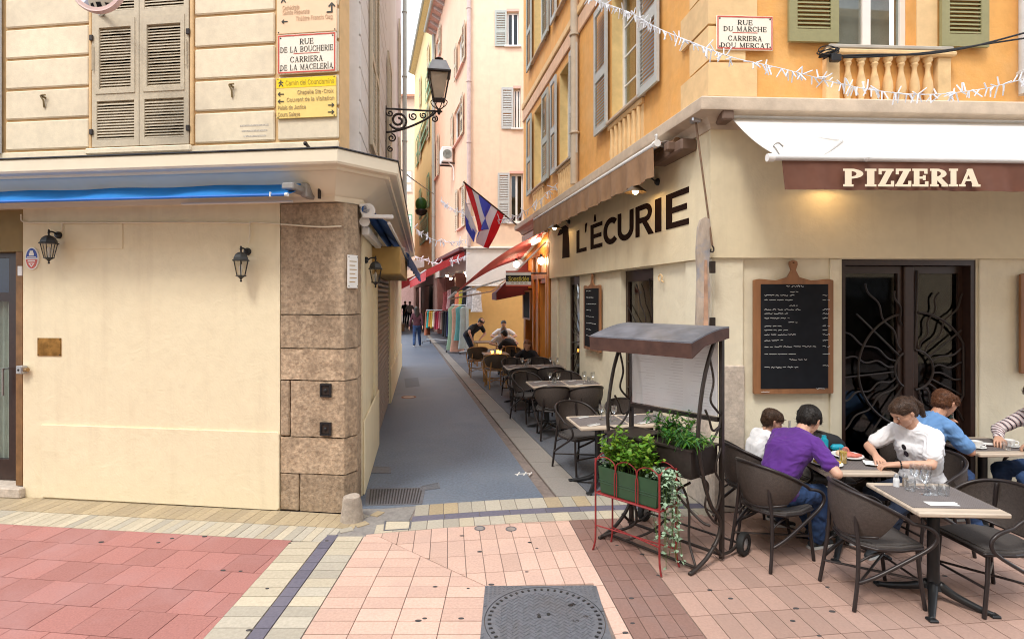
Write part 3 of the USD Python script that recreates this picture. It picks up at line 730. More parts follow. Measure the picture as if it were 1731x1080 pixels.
for (a, b) in ((wx0 + .012, um - .004), (um + .004, wx1 - .012)):
    z0 = wz0 + .01
    rail = [pL(240, 236)[1], pL(240, 170)[1], pL(240, 150)[1], pL(240, 46)[1], pL(240, 18)[1]]
    lw = b - a; r_ = .055
    hol = [(a + r_, rail[0], b - r_, rail[1]), (a + r_ * 1.6, rail[2], b - r_ * 1.6, rail[3]), (a + r_, rail[4], b - r_, rail[4] + .6)]
    fr = wallpoly(a, b, z0, z0 + 2.5, hol)
    shp = part(LB, 'shutter', LF.ex(fr, -.03, .01), shutgrey)
    part(shp, 'inner_frame', LF.ex(wallpoly(a + .045, b - .045, rail[2] - .05, rail[3] + .09, [hol[1]]), -.038, -.029), shutgrey)
    for h in hol:
        z = h[1] + .014
        while z < h[3] - .012:
            tl = rng.choice([.018, .026, .028, .028])
            q = np.array([[h[0], -.026, z - .010], [h[2], -.026, z - .010], [h[2], .004, z + tl - .004], [h[0], .004, z + tl - .004]]); q = np.vstack([q, q + [0, 0, .007]])
            part(shp, 'slat', LF.m((q, BF)), shutgrey); z += .0305
    for z in (pL(240, 222)[1], pL(240, 62)[1]):
        e = a if a < um - .1 else b
        part(shp, 'hinge', LF.rbox(e - .02, e + .02, -.05, -.03, z - .03, z + .03, .005), iron)
    e = a + .02 if a < um - .1 else b - .02
    part(shp, 'latch_bar', LF.tube([(e, -.045, pL(240, 118)[1]), (e, -.045, pL(240, 75)[1])], .007), shutgrey)
part(LB, 'window_void', LF.box(wx0, wx1, .06, .1, wz0, HL - 3), void)
# another shutter at the very left edge
shutter(LB, LF, pL(-70, 0)[0], pL(7, 0)[0], wz0 - .02, wz0 + 2.4, shutblue, d=-.06)
# iron shutter catches on the wall
for x, y in ((80, 170), (396, 152)):
    u, z = pL(x, y)
    part(LB, 'shutter_catch', [LF.tube(smoothpath([(u - .005, -.03, z - .09), (u, -.045, z - .02), (u - .02, -.055, z + .03), (u + .03, -.05, z + .04)], 5), .009), LF.tube([(u, .0, z + .02), (u, -.05, z + .02)], .012)], mat('rusty_bronze', (.24, .17, .08), .6, metal=.4, var=.3))
# upper floor, alley side
part(LB, 'upper_wall', LA.ex(wallpoly(.10, 8.5, ZS + .40, HL, [(1.02, 4.05, 2.15, 6.7), (4.4, 4.05, 5.4, 6.7)]), 0, .3), siding)
for k in range(13):
    part(LB, 'wall_course', LA.rbox(.10, 1.0, -.014, .003, ZS + .43 + k * .345, ZS + .43 + (k + 1) * .345 - .016, .006), siding)
    part(LB, 'wall_course', LA.rbox(2.22, 4.35, -.014, .003, ZS + .43 + k * .345, ZS + .43 + (k + 1) * .345 - .016, .006), siding)
shutter(LB, LA, 1.02, 1.57, 4.05, 6.7, shutgrey, d=-.06, slat=.05)
shutter(LB, LA, 1.59, 2.15, 4.05, 6.7, shutgrey, d=-.06, slat=.05)
shutter(LB, LA, 4.4, 4.9, 4.05, 6.7, shutgrey, d=-.06, slat=.05, single=False)
shutter(LB, LA, 4.91, 5.4, 4.05, 6.7, shutgrey, d=-.06, slat=.05, single=False)
part(LB, 'roof', ground_ex(Polygon([LF.pt(-9, .02, 0)[:2], LF.pt(-.1, .02, 0)[:2], LA.pt(8.5, .02, 0)[:2], LA.pt(8.5, 7, 0)[:2], LF.pt(-9, 7, 0)[:2]]), HL, HL + .1), siding)
part(LB, 'window_sign_ghost', [LF.box(pL(408 + k * 3, 0)[0], pL(456 - k * 2, 0)[0], -.0235, -.0215, pL(430, y + 2)[1], pL(430, y - 1)[1]) for k, y in enumerate((213, 222, 231))], mat('ghost_lettering', (.50, .44, .36), .85, var=.4, vs=60))

# the next two houses down the left of the alley
L2 = thing('terraced_house', 'lilac grey house with tall shutters behind the wall lantern bracket on the left', 'building', LA.pt(10, 0, 0))
part(L2, 'wall', LA.ex(wallpoly(8.52, 11.6, ZS + .3, 13.5, [(9.2, 4.2, 10.3, 6.6), (9.2, 7.4, 10.3, 9.6)]), 0, .3), mat('lilac_grey_render', (.55, .46, .44), .85, var=.06, var2=.4, tint=(.48, .38, .33)))
for z in (4.2, 7.4):
    shutter(L2, LA, 9.2, 9.74, z, z + 2.3, shutgrey, d=-.06, slat=.06, single=False); shutter(L2, LA, 9.76, 10.3, z, z + 2.3, shutgrey, d=-.06, slat=.06, single=False)
part(L2, 'gable_wall', ground_ex(Polygon([LA.pt(11.55, .31, 0)[:2], LA.pt(11.6, .31, 0)[:2], LA.pt(11.6, 6, 0)[:2], LA.pt(11.55, 6, 0)[:2]]), 0, 13.4), MATS['lilac_grey_render'])
part(L2, 'near_gable', ground_ex(Polygon([LA.pt(8.53, .02, 0)[:2], LA.pt(8.6, .02, 0)[:2], LA.pt(8.6, 6, 0)[:2], LA.pt(8.53, 6, 0)[:2]]), HL + .1, 13.4), pinkm)
part(L2, 'roof', ground_ex(Polygon([LA.pt(8.55, -.25, 0)[:2], LA.pt(11.6, -.25, 0)[:2], LA.pt(11.6, 6, 0)[:2], LA.pt(8.55, 6, 0)[:2]]), 13.5, 13.6), siding)
pipe('grey downpipe at the far end of the lilac house', [LA.pt(11.4, -.12, ZS + .6), LA.pt(11.4, -.12, 13.4)], .07, shutfar, (5, 7, 9, 11))

# guard stone
q = np.array([-1.575, 5.36, 0])
gs = trimesh.creation.icosphere(3, 1.0); v = np.array(gs.vertices)
v = np.c_[v[:, :2] * (.098 - .028 * np.clip(v[:, 2:], -1, 1)) / np.maximum(np.linalg.norm(v[:, :2], axis=1, keepdims=True), .35), np.clip(v[:, 2] * 1.6, -1, 1) * .12 + .11]
v += (meshkit.fbm(v * 14, 3)[:, None] - .5) * .02 * np.array([1, 1, .5])
solo('guard_stone', (v + q, np.array(gs.faces)), mat('grimy_guard_stone', (.38, .32, .26), .9, var=.3, vs=20, var2=.7, vs2=6, tint=(.20, .165, .13), bump=.6, bs=40), 'squat worn conical stone at the foot of the pier corner', 'guard stone', smooth=50)
# ------------------------------------------------------------------ restaurant building on the right
RB = thing('restaurant_building', 'orange corner building over a cream restaurant front with painted lettering', 'building', (2.3, 5.8, 0))
pR = lambda x, y, d=0.: RF.px(x, y, d)
pA = lambda x, y, d=0.: RA.px(x, y, d)
ZB, ZK = 2.585, 3.88                     # underside of the sign band; underside of the cornice
HR = 12.5
UE = pA(932, 500)[0]                     # far end of the cream front
UX = pA(885, 300)[0]                     # far end of the building
d0, d1 = pR(1425, 0)[0], pR(1653, 0)[0]
DZ = pR(1540, 437)[1]
EX = 7.5
part(RB, 'ground_floor_wall', RF.ex(wallpoly(.02, EX, 0, ZB + .02, [(d0, -.1, d1, DZ - .01)]), .02, .3), cream2)
part(RB, 'pilaster', RF.rbox(.0, pR(1256, 0)[0], -.012, .02, 0, ZB, .008), cream2)
part(RB, 'pilaster', RF.rbox(pR(1656, 0)[0], pR(1676, 0)[0], .0, .02, 0, ZB, .008), cream2)
part(RB, 'pilaster', RF.rbox(pR(1404, 0)[0], pR(1421, 0)[0], .0, .02, 0, ZB, .008), cream2)
part(RB, 'stone_base', RF.rbox(pR(1221, 0)[0], pR(1255, 0)[0] + .012, -.03, .05, 0, pR(1240, 617)[1], .012), stonelight)
part(RB, 'stone_base', RF.rbox(-.02, pR(1221, 0)[0] - .004, -.035, .05, 0, .55, .02), stonelight)
part(RB, 'sign_band', RF.ex(wallpoly(-.045, EX, ZB, ZK + .1), -.04, .25), cream)
# door
part(RB, 'door_reveal', [RF.box(d0 - .001, d0 + .045, .03, .28, 0, DZ), RF.box(d1 - .05, d1 + .001, .03, .28, 0, DZ), RF.box(d0 + .045, d1 - .05, .03, .28, DZ - .07, DZ - .001)], darkdoor)
mid = pR(1536, 0, .1)[0]
for (a, b) in ((d0 + .048, mid - .055), (mid + .058, d1 - .055)):
    lf = part(RB, 'door', RF.ex(wallpoly(a, b, .03, DZ - .075, [(a + .06, .12, b - .05, DZ - .15)]), .12, .17), darkdoor)
    part(lf, 'pane', RF.box(a + .06, b - .05, .145, .15, .12, DZ - .15), darkglass)
part(RB, 'door_post', RF.rbox(mid - .053, mid + .056, .09, .18, .02, DZ - .073, .01), darkdoor)
gc = pR(1545, 625, .1); R1, R2 = .21, .61
gr = []
def ray(a, r0, r1, wav):
    n = 22; r = np.linspace(r0, r1, n); w = .022 * np.sin((r - r0) / (r1 - r0) * np.pi * 5) * wav
    return np.c_[gc[0] + r * math.cos(a) - w * math.sin(a), np.full(n, .105), gc[1] + r * math.sin(a) + w * math.cos(a)]
def inside(p): return p[(p[:, 0] > d0 + .06) & (p[:, 0] < d1 - .06) & (p[:, 2] > .1) & (p[:, 2] < DZ - .09)]
k = 0
for a in np.arange(0, 2 * np.pi, np.pi / 11) + .1:
    q = inside(ray(a, R1, 1.05 if k % 2 else .86, 0 if k % 3 == 2 else 1))
    q = q[np.abs(q[:, 0] - mid) > .06] if len(q) else q
    if len(q) > 3: part(RB, 'grille_ray', RF.tube(q, .0095, 6), iron, smooth=40)
    k += 1
for R in (R1, R2):
    for s in (0, 1):
        a = np.linspace(-1.5, 1.5, 30) + (np.pi if s else 0)
        q = inside(np.c_[gc[0] + R * np.cos(a), np.full(30, .10), gc[1] + R * np.sin(a)]); q = q[np.abs(q[:, 0] - mid) > .056]
        part(RB, 'grille_ring', RF.tube(q, .012, 6), iron, smooth=40)
# a dim room behind the door: floor, back wall, a hanging lamp and a table
part(RB, 'room_back_wall', RF.box(d0 - 1.2, d1 + 1.2, 3.2, 3.25, 0, 3), mat('dim_room_wall', (.30, .22, .14), .8))
part(RB, 'room_floor', RF.box(d0 - 1.2, d1 + 1.2, .31, 3.2, -.02, .01), mat('dim_room_floor', (.12, .07, .04), .5))
part(RB, 'room_ceiling', RF.box(d0 - 1.2, d1 + 1.2, .31, 3.2, 2.95, 3), mat('dim_room_ceiling', (.25, .2, .15), .8))
for u in (d0 - 1.2, d1 + 1.15): part(RB, 'room_side_wall', RF.box(u, u + .05, .31, 3.2, 0, 3), MATS['dim_room_wall'])
# upper front: quoins, window, balustrade
ZC = 4.16
W1, W2 = pR(1413, 0)[0], pR(1548, 0)[0]; WS = pR(1480, 83)[1]
part(RB, 'upper_wall', RF.ex(wallpoly(.0, EX, ZC - .2, HR, [(W1, WS, W2, WS + 2.1)]), 0, .3), orange)
part(RB, 'room_behind_window', RF.box(W1 - .1, W2 + .1, .5, .55, WS - .1, WS + 2.2), mat('pale_room', (.42, .42, .38), .8))
wf = part(RB, 'window', RF.ex(wallpoly(W1 + .002, W2 - .002, WS + .002, WS + 2.09, [(W1 + .06, WS + .07, (W1 + W2) / 2 - .045, WS + .70), ((W1 + W2) / 2 + .045, WS + .07, W2 - .06, WS + .70), (W1 + .06, WS + .735, (W1 + W2) / 2 - .045, WS + 1.4), ((W1 + W2) / 2 + .045, WS + .735, W2 - .06, WS + 1.4)]), .14, .2), white)
for a, b in ((W1 + .06, (W1 + W2) / 2 - .045), ((W1 + W2) / 2 + .045, W2 - .06)):
    for z in (WS + .07, WS + .735): part(wf, 'pane', RF.box(a, b, .165, .17, z, z + .66), winglass)
part(RB, 'window_surround', RF.rbox(W2 + .003, pR(1583, 0)[0], -.02, .05, WS, WS + 2.2, .008), quoinm)
part(RB, 'window_sill', RF.rbox(pR(1392, 0)[0], pR(1600, 0)[0], -.10, .14, WS - .045, WS - .002, .01), mat('grey_sill_stone', (.40, .36, .30), .8))
shutter(RB, RF, pR(1328, 0)[0], pR(1411, 0)[0], pR(1370, 76)[1], WS + 2.0, shutgreen, d=-.07, splits=(.36, .7), slat=.042, rim=.085)
shutter(RB, RF, pR(1583, 0)[0], pR(1662, 0)[0], pR(1620, 84)[1], WS + 2.0, shutgreen, d=-.07, splits=(.36, .7), slat=.042, rim=.085)
bz0, bz1 = ZC + .0, pR(1500, 100)[1]
part(RB, 'balustrade_rail', RF.rbox(pR(1386, 0)[0], pR(1604, 0)[0], -.11, .01, bz1, bz1 + .05, .012), quoinm)
for a, b in ((1390, 1412), (1576, 1598)):
    part(RB, 'balustrade_pedestal', RF.rbox(pR(a, 0)[0], pR(b, 0)[0], -.075, .01, bz0, bz1 - .002, .006), quoinm)
part(RB, 'balustrade_panel', RF.box(pR(1412, 0)[0] + .001, pR(1576, 0)[0] - .001, -.012, .0, bz0, bz1), orange)
bh = bz1 - bz0
for x in np.linspace(1428, 1562, 7):
    c = RF.pt(pR(x, 0)[0], -.045, bz0)
    part(RB, 'baluster', mv(lathe([(.042, 0), (.042, .05 * bh), (.026, .10 * bh), (.036, .2 * bh), (.05, .33 * bh), (.044, .48 * bh), (.024, .68 * bh), (.022, .78 * bh), (.036, .84 * bh), (.030, .88 * bh), (.046, .93 * bh), (.046, bh - .002)], 12), c), quoinm, smooth=40)
# quoins wrap the corner
qz = ZC - .02; qh = .365
for k in range(14):
    lng = k % 2 == 0
    ur_, ua = (pR(1277, 0)[0], -.62) if not lng else (pR(1240, 0)[0], -.40)
    if k == 0: z0, z1, ur_ = ZC - .1, qz + .07, pR(1239, 0)[0]
    else: z0, z1 = qz + .07 + (k - 1) * qh + .012, qz + .07 + k * qh - .012; ur_, ua = ((pR(1277, 0)[0], -.62) if k % 2 else (pR(1212, 0)[0] + .28, -.42))
    a, b, c = RF.pt(ur_, -.035, 0)[:2], RF.pt(-.035, -.035, 0)[:2] - [.03, 0], RA.pt(ua, -.035, 0)[:2]
    q = Polygon([a, b, c, RA.pt(ua, .02, 0)[:2], RF.pt(.03, .03, 0)[:2], RF.pt(ur_, .02, 0)[:2]])
    vv, ff = ground_ex(q, z0, z1)
    part(RB, 'quoin', (vv, ff), quoinm)
    part(RB, 'quoin_bevel', ground_ex(q.buffer(-.022), z0 - .007, z1 + .007), quoinm)
# cornice round the corner
planR = [RA.pt(UX, 0, 0)[:2], np.array([2.05, 5.545]), RF.pt(EX, 0, 0)[:2]]
part(RB, 'cornice', sweep(planR, [(.05, ZK), (-.06, ZK), (-.075, ZK + .05), (-.13, ZK + .10), (-.22, ZK + .125), (-.255, ZK + .13), (-.26, ZK + .15), (-.26, ZK + .245), (-.24, ZK + .262), (.05, ZK + .30)]), cornicem, smooth=25)
# alley side
w3 = (pA(978, 500)[0], pA(956, 500)[0]); w2 = (pA(1102, 500)[0], pA(1047, 500)[0])
hz3 = pA(966, 467)[1]; hz2 = pA(1075, 455)[1]
part(RB, 'ground_floor_wall', RA.ex(wallpoly(UE, -.02, 0, ZB + .02, [(w3[1], -.1, w3[0], hz3), (w2[1], -.1, w2[0], hz2)]), .02, .3), cream2)
part(RB, 'pilaster', RA.rbox(UE, UE + .55, -.012, .02, 0, ZB, .008), cream2)
part(RB, 'pilaster', RA.rbox(pA(1160, 0)[0], -.005, -.012, .02, 0, ZB, .008), cream2)
part(RB, 'stone_base', RA.rbox(-.5, -.03, -.03, .05, 0, 1.1, .015), stonelight)
part(RB, 'sign_band', RA.ex(wallpoly(UE - .02, -.0, ZB, ZK + .1), -.04, .25), cream)
for (a, b), hz in ((w3[::-1], hz3), (w2[::-1], hz2)):
    dd = part(RB, 'door', RA.ex(wallpoly(a + .004, b - .004, .02, hz - .004, [(a + .09, .15, b - .08, hz - .16)]), .10, .16), darkdoor)
    part(dd, 'pane', RA.box(a + .09, b - .08, .13, .135, .15, hz - .16), darkglass)
    cx_ = b - .08
    for j, an in enumerate(np.linspace(1.75, 4.4, 8)):
        r = np.linspace(.22, 1.2, 20); w = .02 * np.sin(r * 16) * (j % 2)
        q = np.c_[cx_ + r * np.cos(an) - w * np.sin(an), np.full(20, .09), 1.35 + r * np.sin(an) + w * np.cos(an)]
        q = q[(q[:, 0] > a + .05) & (q[:, 2] < hz - .12) & (q[:, 2] > .1)]
        if len(q) > 3: part(dd, 'grille_ray', RA.tube(q, .009, 6), iron)
    part(RB, 'room_back_wall', RA.box(a - .3, b + .3, 1.0, 1.05, 0, 3), MATS['dim_room_wall'])
# upper alley wall with three windows on each of two floors
wins = [(pA(1034, 0)[0], pA(1087, 0)[0]), (pA(946, 0)[0], pA(968, 0)[0]), (pA(903, 0)[0], pA(911, 0)[0])]
wins[2] = (wins[2][0], wins[2][0] + 1.15)
Z1, Z2 = 4.88, 6.85; Z3, Z4 = 8.15, 10.3
holes = [(a, z0, b, z1) for a, b in wins for z0, z1 in ((Z1, Z2), (Z3, Z4))]
part(RB, 'upper_wall', RA.ex(wallpoly(UX, .0, ZC - .2, HR, holes), 0, .3), orange)
for k, (a, b) in enumerate(wins):
    for z0, z1 in ((Z1, Z2), (Z3, Z4)):
        part(RB, 'window_reveal', [RA.box(a - .001, a + .02, .002, .28, z0, z1), RA.box(b - .02, b + .001, .002, .28, z0, z1), RA.box(a + .02, b - .02, .002, .28, z1 - .02, z1 + .001)], mat('yellow_reveal_paint', (.68, .50, .22), .8, var2=.3, tint=(.55, .36, .16)))
        c = (a + b) / 2
        wf = part(RB, 'window', RA.ex(wallpoly(a + .021, b - .021, z0 + .003, z1 - .022, [(a + .08, z0 + .08, c - .04, z1 - .1), (c + .04, z0 + .08, b - .08, z1 - .1)]), .17, .22), white)
        for p_, q_ in ((a + .08, c - .04), (c + .04, b - .08)):
            part(wf, 'pane', RA.box(p_, q_, .19, .195, z0 + .08, z1 - .1), winglass)
            for zz in np.linspace(z0 + .08, z1 - .1, 5)[1:-1]: part(wf, 'glazing_bar', RA.box(p_, q_, .18, .2, zz - .012, zz + .012), white)
        part(RB, 'room_behind_window', RA.box(a - .1, b + .1, .5, .55, z0 - .1, z1 + .1), MATS['pale_room'])
        part(RB, 'window_sill', RA.rbox(a - .1, b + .1, -.09, .16, z0 - .05, z0 - .002, .01), cornicem)
        lw = min((b - a) / 2, .62)
        single = k < 2 and z0 == Z1
        col = shutblue if k < 2 else shutfar
        shutter(RB, RA, a - lw - .02, a - .02, z0 - .06, z1, col, d=-.09, splits=(.45,), slat=.05, single=single, rim=.07)
        shutter(RB, RA, b + .02, b + .02 + lw, z0 - .06, z1, col, d=-.09, splits=(.45,), slat=.05, single=single, rim=.07)
    # balustrade relief under the window
    part(RB, 'balustrade_rail', RA.rbox(a - .06, b + .06, -.05, .004, Z1 - .13, Z1 - .055, .01), quoinm)
    part(RB, 'balustrade_panel', RA.box(a - .04, b + .04, -.012, .004, ZC + .03, Z1 - .132), quoinm)
    for x in np.linspace(a + .08, b - .08, 7):
        c = RA.pt(x, -.02, ZC + .04); hh = Z1 - .14 - ZC - .04
        part(RB, 'baluster', mv(lathe([(.035, 0), (.03, .1 * hh), (.045, .33 * hh), (.02, .72 * hh), (.035, .9 * hh), (.035, hh)], 8), c), quoinm, smooth=40)
part(RB, 'string_course', RA.rbox(UX, -.0, -.06, .004, 7.35, 7.52, .02), quoinm)
part(RB, 'string_course', RA.rbox(UX, -.0, -.035, .004, 7.02, 7.33, .02), mat('pale_pink_band', (.72, .48, .32), .8, var2=.3, tint=(.7, .4, .2)))
part(RB, 'gable_wall', ground_ex(Polygon([RA.pt(UX, .31, 0)[:2], RA.pt(UX + .05, .31, 0)[:2], RA.pt(UX + .05, 9, 0)[:2], RA.pt(UX, 9, 0)[:2]]), 0, HR), orange)
part(RB, 'roof', ground_ex(Polygon([RA.pt(UX - .3, -.4, 0)[:2], np.array([1.7, 5.1]), RF.pt(EX, -.4, 0)[:2], RF.pt(EX, 9, 0)[:2], RA.pt(UX - .3, 9, 0)[:2]]), HR, HR + .12), cornicem)
pipe('grey downpipe on the orange alley wall between two shuttered windows', [RA.pt(pA(979, 0)[0], -.09, ZC + .1), RA.pt(pA(979, 0)[0], -.09, 12.4)], .075, mat('buff_pipe_paint', (.50, .42, .32), .7, var=.1, var2=.3, tint=(.4, .3, .2)), (5.2, 7.0, 9))
pipe('white downpipe at the right edge of the orange front', [RF.pt(pR(1720, 0)[0], -.09, ZC + .12), RF.pt(pR(1720, 0)[0], -.09, 12.4)], .06, mat('grey_white_pipe', (.55, .54, .52), .6), (4.5, 7))
# painted name on the alley band
def textpoly(text, bold=False):
    """Flat lettering as triangles in (x, y), capitals 1 high."""
    m = meshkit.text_mesh(text, 1.0, 1.0, bold); return np.array(m.vertices), np.array(m.faces)
def put(W, mesh, u0, u1, z0, h, d, t=.004, keepaspect=False):
    """Lettering of unit height fitted to u0..u1 with its base line at z0 on a wall."""
    v, f = mesh; v = v.copy(); x0, x1 = v[:, 0].min(), v[:, 0].max()
    k = (u1 - u0) / (x1 - x0)
    q = np.c_[u0 + (v[:, 0] - x0) * k, d - v[:, 2] / max(v[:, 2].max(), 1e-9) * t, z0 + v[:, 1] * h]
    return W.m((q, f))
def block(ch, T=.20):
    S = lambda p, w=T: LineString(p).buffer(w / 2, cap_style=2, join_style=1, quad_segs=10); h = T / 2; W_ = {'I': T, 'E': .74, 'L': .70, 'C': .86, 'U': .86, 'R': .86}[ch]
    g = {'I': lambda: sbox(0, 0, T, 1), 'L': lambda: unary_union([sbox(0, 0, T, 1), sbox(0, 0, W_, T * .8)]),
         'E': lambda: unary_union([sbox(0, 0, T, 1), sbox(0, 0, W_, T * .8), sbox(0, 1 - T * .8, W_, 1), sbox(0, .5 - T * .4, W_ * .92, .5 + T * .4)]),
         'C': lambda: S([(W_ / 2 + (W_ / 2 - h) * math.cos(a), .5 + (.5 - h) * math.sin(a)) for a in np.linspace(.80, 2 * np.pi - .80, 26)]).intersection(sbox(0, 0, W_, 1)),
         'U': lambda: S([(h, 1), (h, .38)] + [(W_ / 2 + (W_ / 2 - h) * math.cos(a), .38 - (.38 - h) * math.sin(a - np.pi)) for a in np.linspace(np.pi, 2 * np.pi, 16)] + [(W_ - h, .38), (W_ - h, 1)]) if False else S([(h, 1)] + [(W_ / 2 - (W_ / 2 - h) * math.cos(a), .40 - (.40 - h) * math.sin(a)) for a in np.linspace(0, np.pi, 18)] + [(W_ - h, 1)]),
         'R': lambda: unary_union([sbox(0, 0, T, 1), S([(h, 1 - h * .8), (W_ * .55, 1 - h * .8)] + [(W_ * .55 + .22 * math.sin(a), .715 + (.285 - h * .8) * math.cos(a)) for a in np.linspace(0, np.pi, 12)] + [(h, .43 + h * .8)], T * .85), Polygon([(.32, .46), (.32 + T * 1.05, .46), (W_, 0), (W_ - T * 1.15, 0)])])}[ch]()
    return ex(g, 1.0)
for ch, x0, x1 in (('L', 978.5, 995.5), ('É', 1002.5, 1022.5), ('C', 1024.5, 1047.5), ('U', 1049, 1076), ('R', 1079.5, 1110.5), ('I', 1113, 1123.5), ('E', 1132, 1170.5)):
    part(RB, 'letter', put(RA, block('E' if ch == 'É' else ch), pA(x0, 0)[0], pA(x1, 0)[0], 2.985, .41, -.041, .006), letterbrown)
part(RB, 'accent', RA.ex(Polygon([pA(1008, 376), pA(1012, 374), pA(1011, 363), pA(1009, 363)]), -.047, -.041), letterbrown)
part(RB, 'letter', RA.ex(Polygon([(pA(993, 0)[0], 3.46), (pA(996.5, 0)[0], 3.47), (pA(995, 0)[0], 3.33), (pA(993, 0)[0], 3.30)]), -.047, -.041), letterbrown)
lg = [(943, 398), (948, 386), (956, 382), (961, 386), (963, 434), (951, 436), (952, 394), (947, 397)]
lg = [(pA(x, y, -.04)) for x, y in lg]
part(RB, 'emblem', RA.ex(Polygon(lg).buffer(.01), -.047, -.041), letterbrown)
hk = [pA(x, y) for x, y in ((1117, 475), (1116, 468), (1119, 464), (1122, 468), (1121, 474), (1124, 477))]
part(RB, 'wall_hook', RA.tube(smoothpath([(u, -.02, z) for u, z in hk], 4), .008), quoinm)
# ------------------------------------------------------------------ serif lettering, drawn with strokes
def arc(cx, cy, rx, ry, a0, a1, n=14):
    a = np.radians(np.linspace(a0, a1, n)); return [(cx + rx * math.cos(t), cy + ry * math.sin(t)) for t in a]
def serif_glyph(ch, T, t, sl, sh):
    """One capital, 1 high: T heavy stroke, t light stroke, sl serif overhang, sh serif height."""
    S = lambda p, w: LineString(p).buffer(w / 2, cap_style=2, join_style=1)
    def stem(x, y0=0., y1=1., w=T, lo=True, hi=True):
        o = [sbox(x - w / 2, y0, x + w / 2, y1)]
        if lo: o.append(sbox(x - w / 2 - sl, y0, x + w / 2 + sl, y0 + sh))
        if hi: o.append(sbox(x - w / 2 - sl, y1 - sh, x + w / 2 + sl, y1))
        return unary_union(o)
    h, x0 = T / 2, sl + T / 2
    def ring(cx, cy, rx, ry, a0=0, a1=360):
        if a1 - a0 >= 360:
            return affinity.scale(Point(cx, cy).buffer(1, 24), rx, ry).difference(affinity.scale(Point(cx, cy).buffer(1, 24), rx - T, ry - t))
        w = Polygon([(cx, cy)] + arc(cx, cy, 3, 3, a0, a1, 20)); return ring(cx, cy, rx, ry).intersection(w)
    if ch == 'I': g = stem(x0); w = 2 * x0
    elif ch in 'EL':
        w = .72; o = [stem(x0), sbox(x0, 0, w, sh * 1.0 if sh > t else t), S([(w - t / 2, 0), (w - t / 2, .30)], t * 1.2)]
        if ch == 'E': o += [sbox(x0, 1 - max(sh, t), w - .04, 1), S([(w - .04 - t / 2, 1), (w - .04 - t / 2, .72)], t * 1.2), sbox(x0, .5 - t / 2, w - .16, .5 + t / 2), S([(w - .17, .36), (w - .17, .64)], t)]
        g = unary_union(o)
    elif ch in 'PRBD':
        w = .78; x1 = w
        o = [stem(x0)]
        if ch == 'D':
            w = .85; o.append(ring(x0, .5, w - x0, .5, -90, 90))
        else:
            yb = .44; o.append(affinity.translate(ring(x0 + .08, (1 + yb) / 2, w - x0 - .10, (1 - yb) / 2, -90, 90), 0, 0)); o.append(sbox(x0, 1 - t, x0 + .09, 1)); o.append(sbox(x0, yb, x0 + .09, yb + t))
            if ch == 'B': o += [ring(x0 + .10, (yb + t) / 2, w - x0 - .08, (yb + t) / 2, -90, 90), sbox(x0, 0, x0 + .11, t)]
            if ch == 'R': o += [S([(x0 + .16, yb + t * .5), (w - .02, 0)], T * .95).intersection(sbox(0, 0, 2, .6)), sbox(w - .12 - h, 0, w + sl * .8, sh)]
        g = unary_union(o)
    elif ch == 'Z':
        w = .76; g = unary_union([sbox(.05, 1 - max(t, sh), w - .02, 1), sbox(.02, 0, w, max(t, sh)), Polygon([(.02, 0), (.02 + T * 1.15, 0), (w - .02, 1), (w - .02 - T * 1.15, 1)]), sbox(.05, .68, .05 + t * 1.1, 1), sbox(w - t * 1.1, 0, w, .32)])
    elif ch == 'A':
        w = .92; g = unary_union([S([(.14, 0), (.47, 1)], t), S([(.46, 1), (w - .16, 0)], T), sbox(.24, .30, .68, .30 + t), sbox(.02, 0, .30, sh), sbox(w - .34, 0, w + .02, sh)]).intersection(sbox(-1, 0, 2, 1))
    elif ch == 'H':
        w = .95; g = unary_union([stem(x0), stem(w - x0), sbox(x0, .5 - t / 2, w - x0, .5 + t / 2)])
    elif ch == 'U':
        w = .90; x2 = w - sl - t / 2; g = unary_union([stem(x0, .3, 1, T, lo=False), stem(x2, .3, 1, t, lo=False), ring((x0 - h + x2 + t / 2) / 2, .33, (x2 + t / 2 - x0 + h) / 2, .33, 180, 360)])
    elif ch == 'M':
        w = 1.08; g = unary_union([stem(x0, w=t), stem(w - x0), S([(x0, 1), (w / 2, .08)], T), S([(w - x0, 1), (w / 2, .08)], t)]).intersection(sbox(-1, 0, 2, 1))
    elif ch in 'OC':
        w = .92; g = ring(w / 2, .5, w / 2, .5)
        if ch == 'C': w = .84; g = unary_union([g.difference(Polygon([(.5, .5), (2, 1.75), (2, -.75)])), sbox(w - .08, .70, w - .08 + t * .8, .95)])
    elif ch == 'T': w = .8; g = unary_union([stem(w / 2, hi=False), sbox(.02, 1 - max(t, sh), w - .02, 1), sbox(.02, .72, .02 + t, 1), sbox(w - .02 - t, .72, w - .02, 1)])
    else: return None, .45
    return g, w
def serif_text(text, T=.17, t=.06, sl=.06, sh=.045, gap=.14):
    x, out = 0, []
    for ch in text:
        base = {'È': 'E', 'Ì': 'I'}.get(ch, ch)
        g, w = serif_glyph(base, T, t, sl, sh)
        if ch == "'": g, w = sbox(.05, .68, .18, 1.0), .2
        if g is not None:
            out.append(affinity.translate(g, x, 0))
            if base != ch: out.append(affinity.translate(Polygon([(w / 2 - .14, 1.26), (w / 2 + .02, 1.26), (w / 2 + .10, 1.08), (w / 2 + .03, 1.08)]), x, 0))
        x += w + gap
    return ex(unary_union(out).simplify(.008), 1.0)

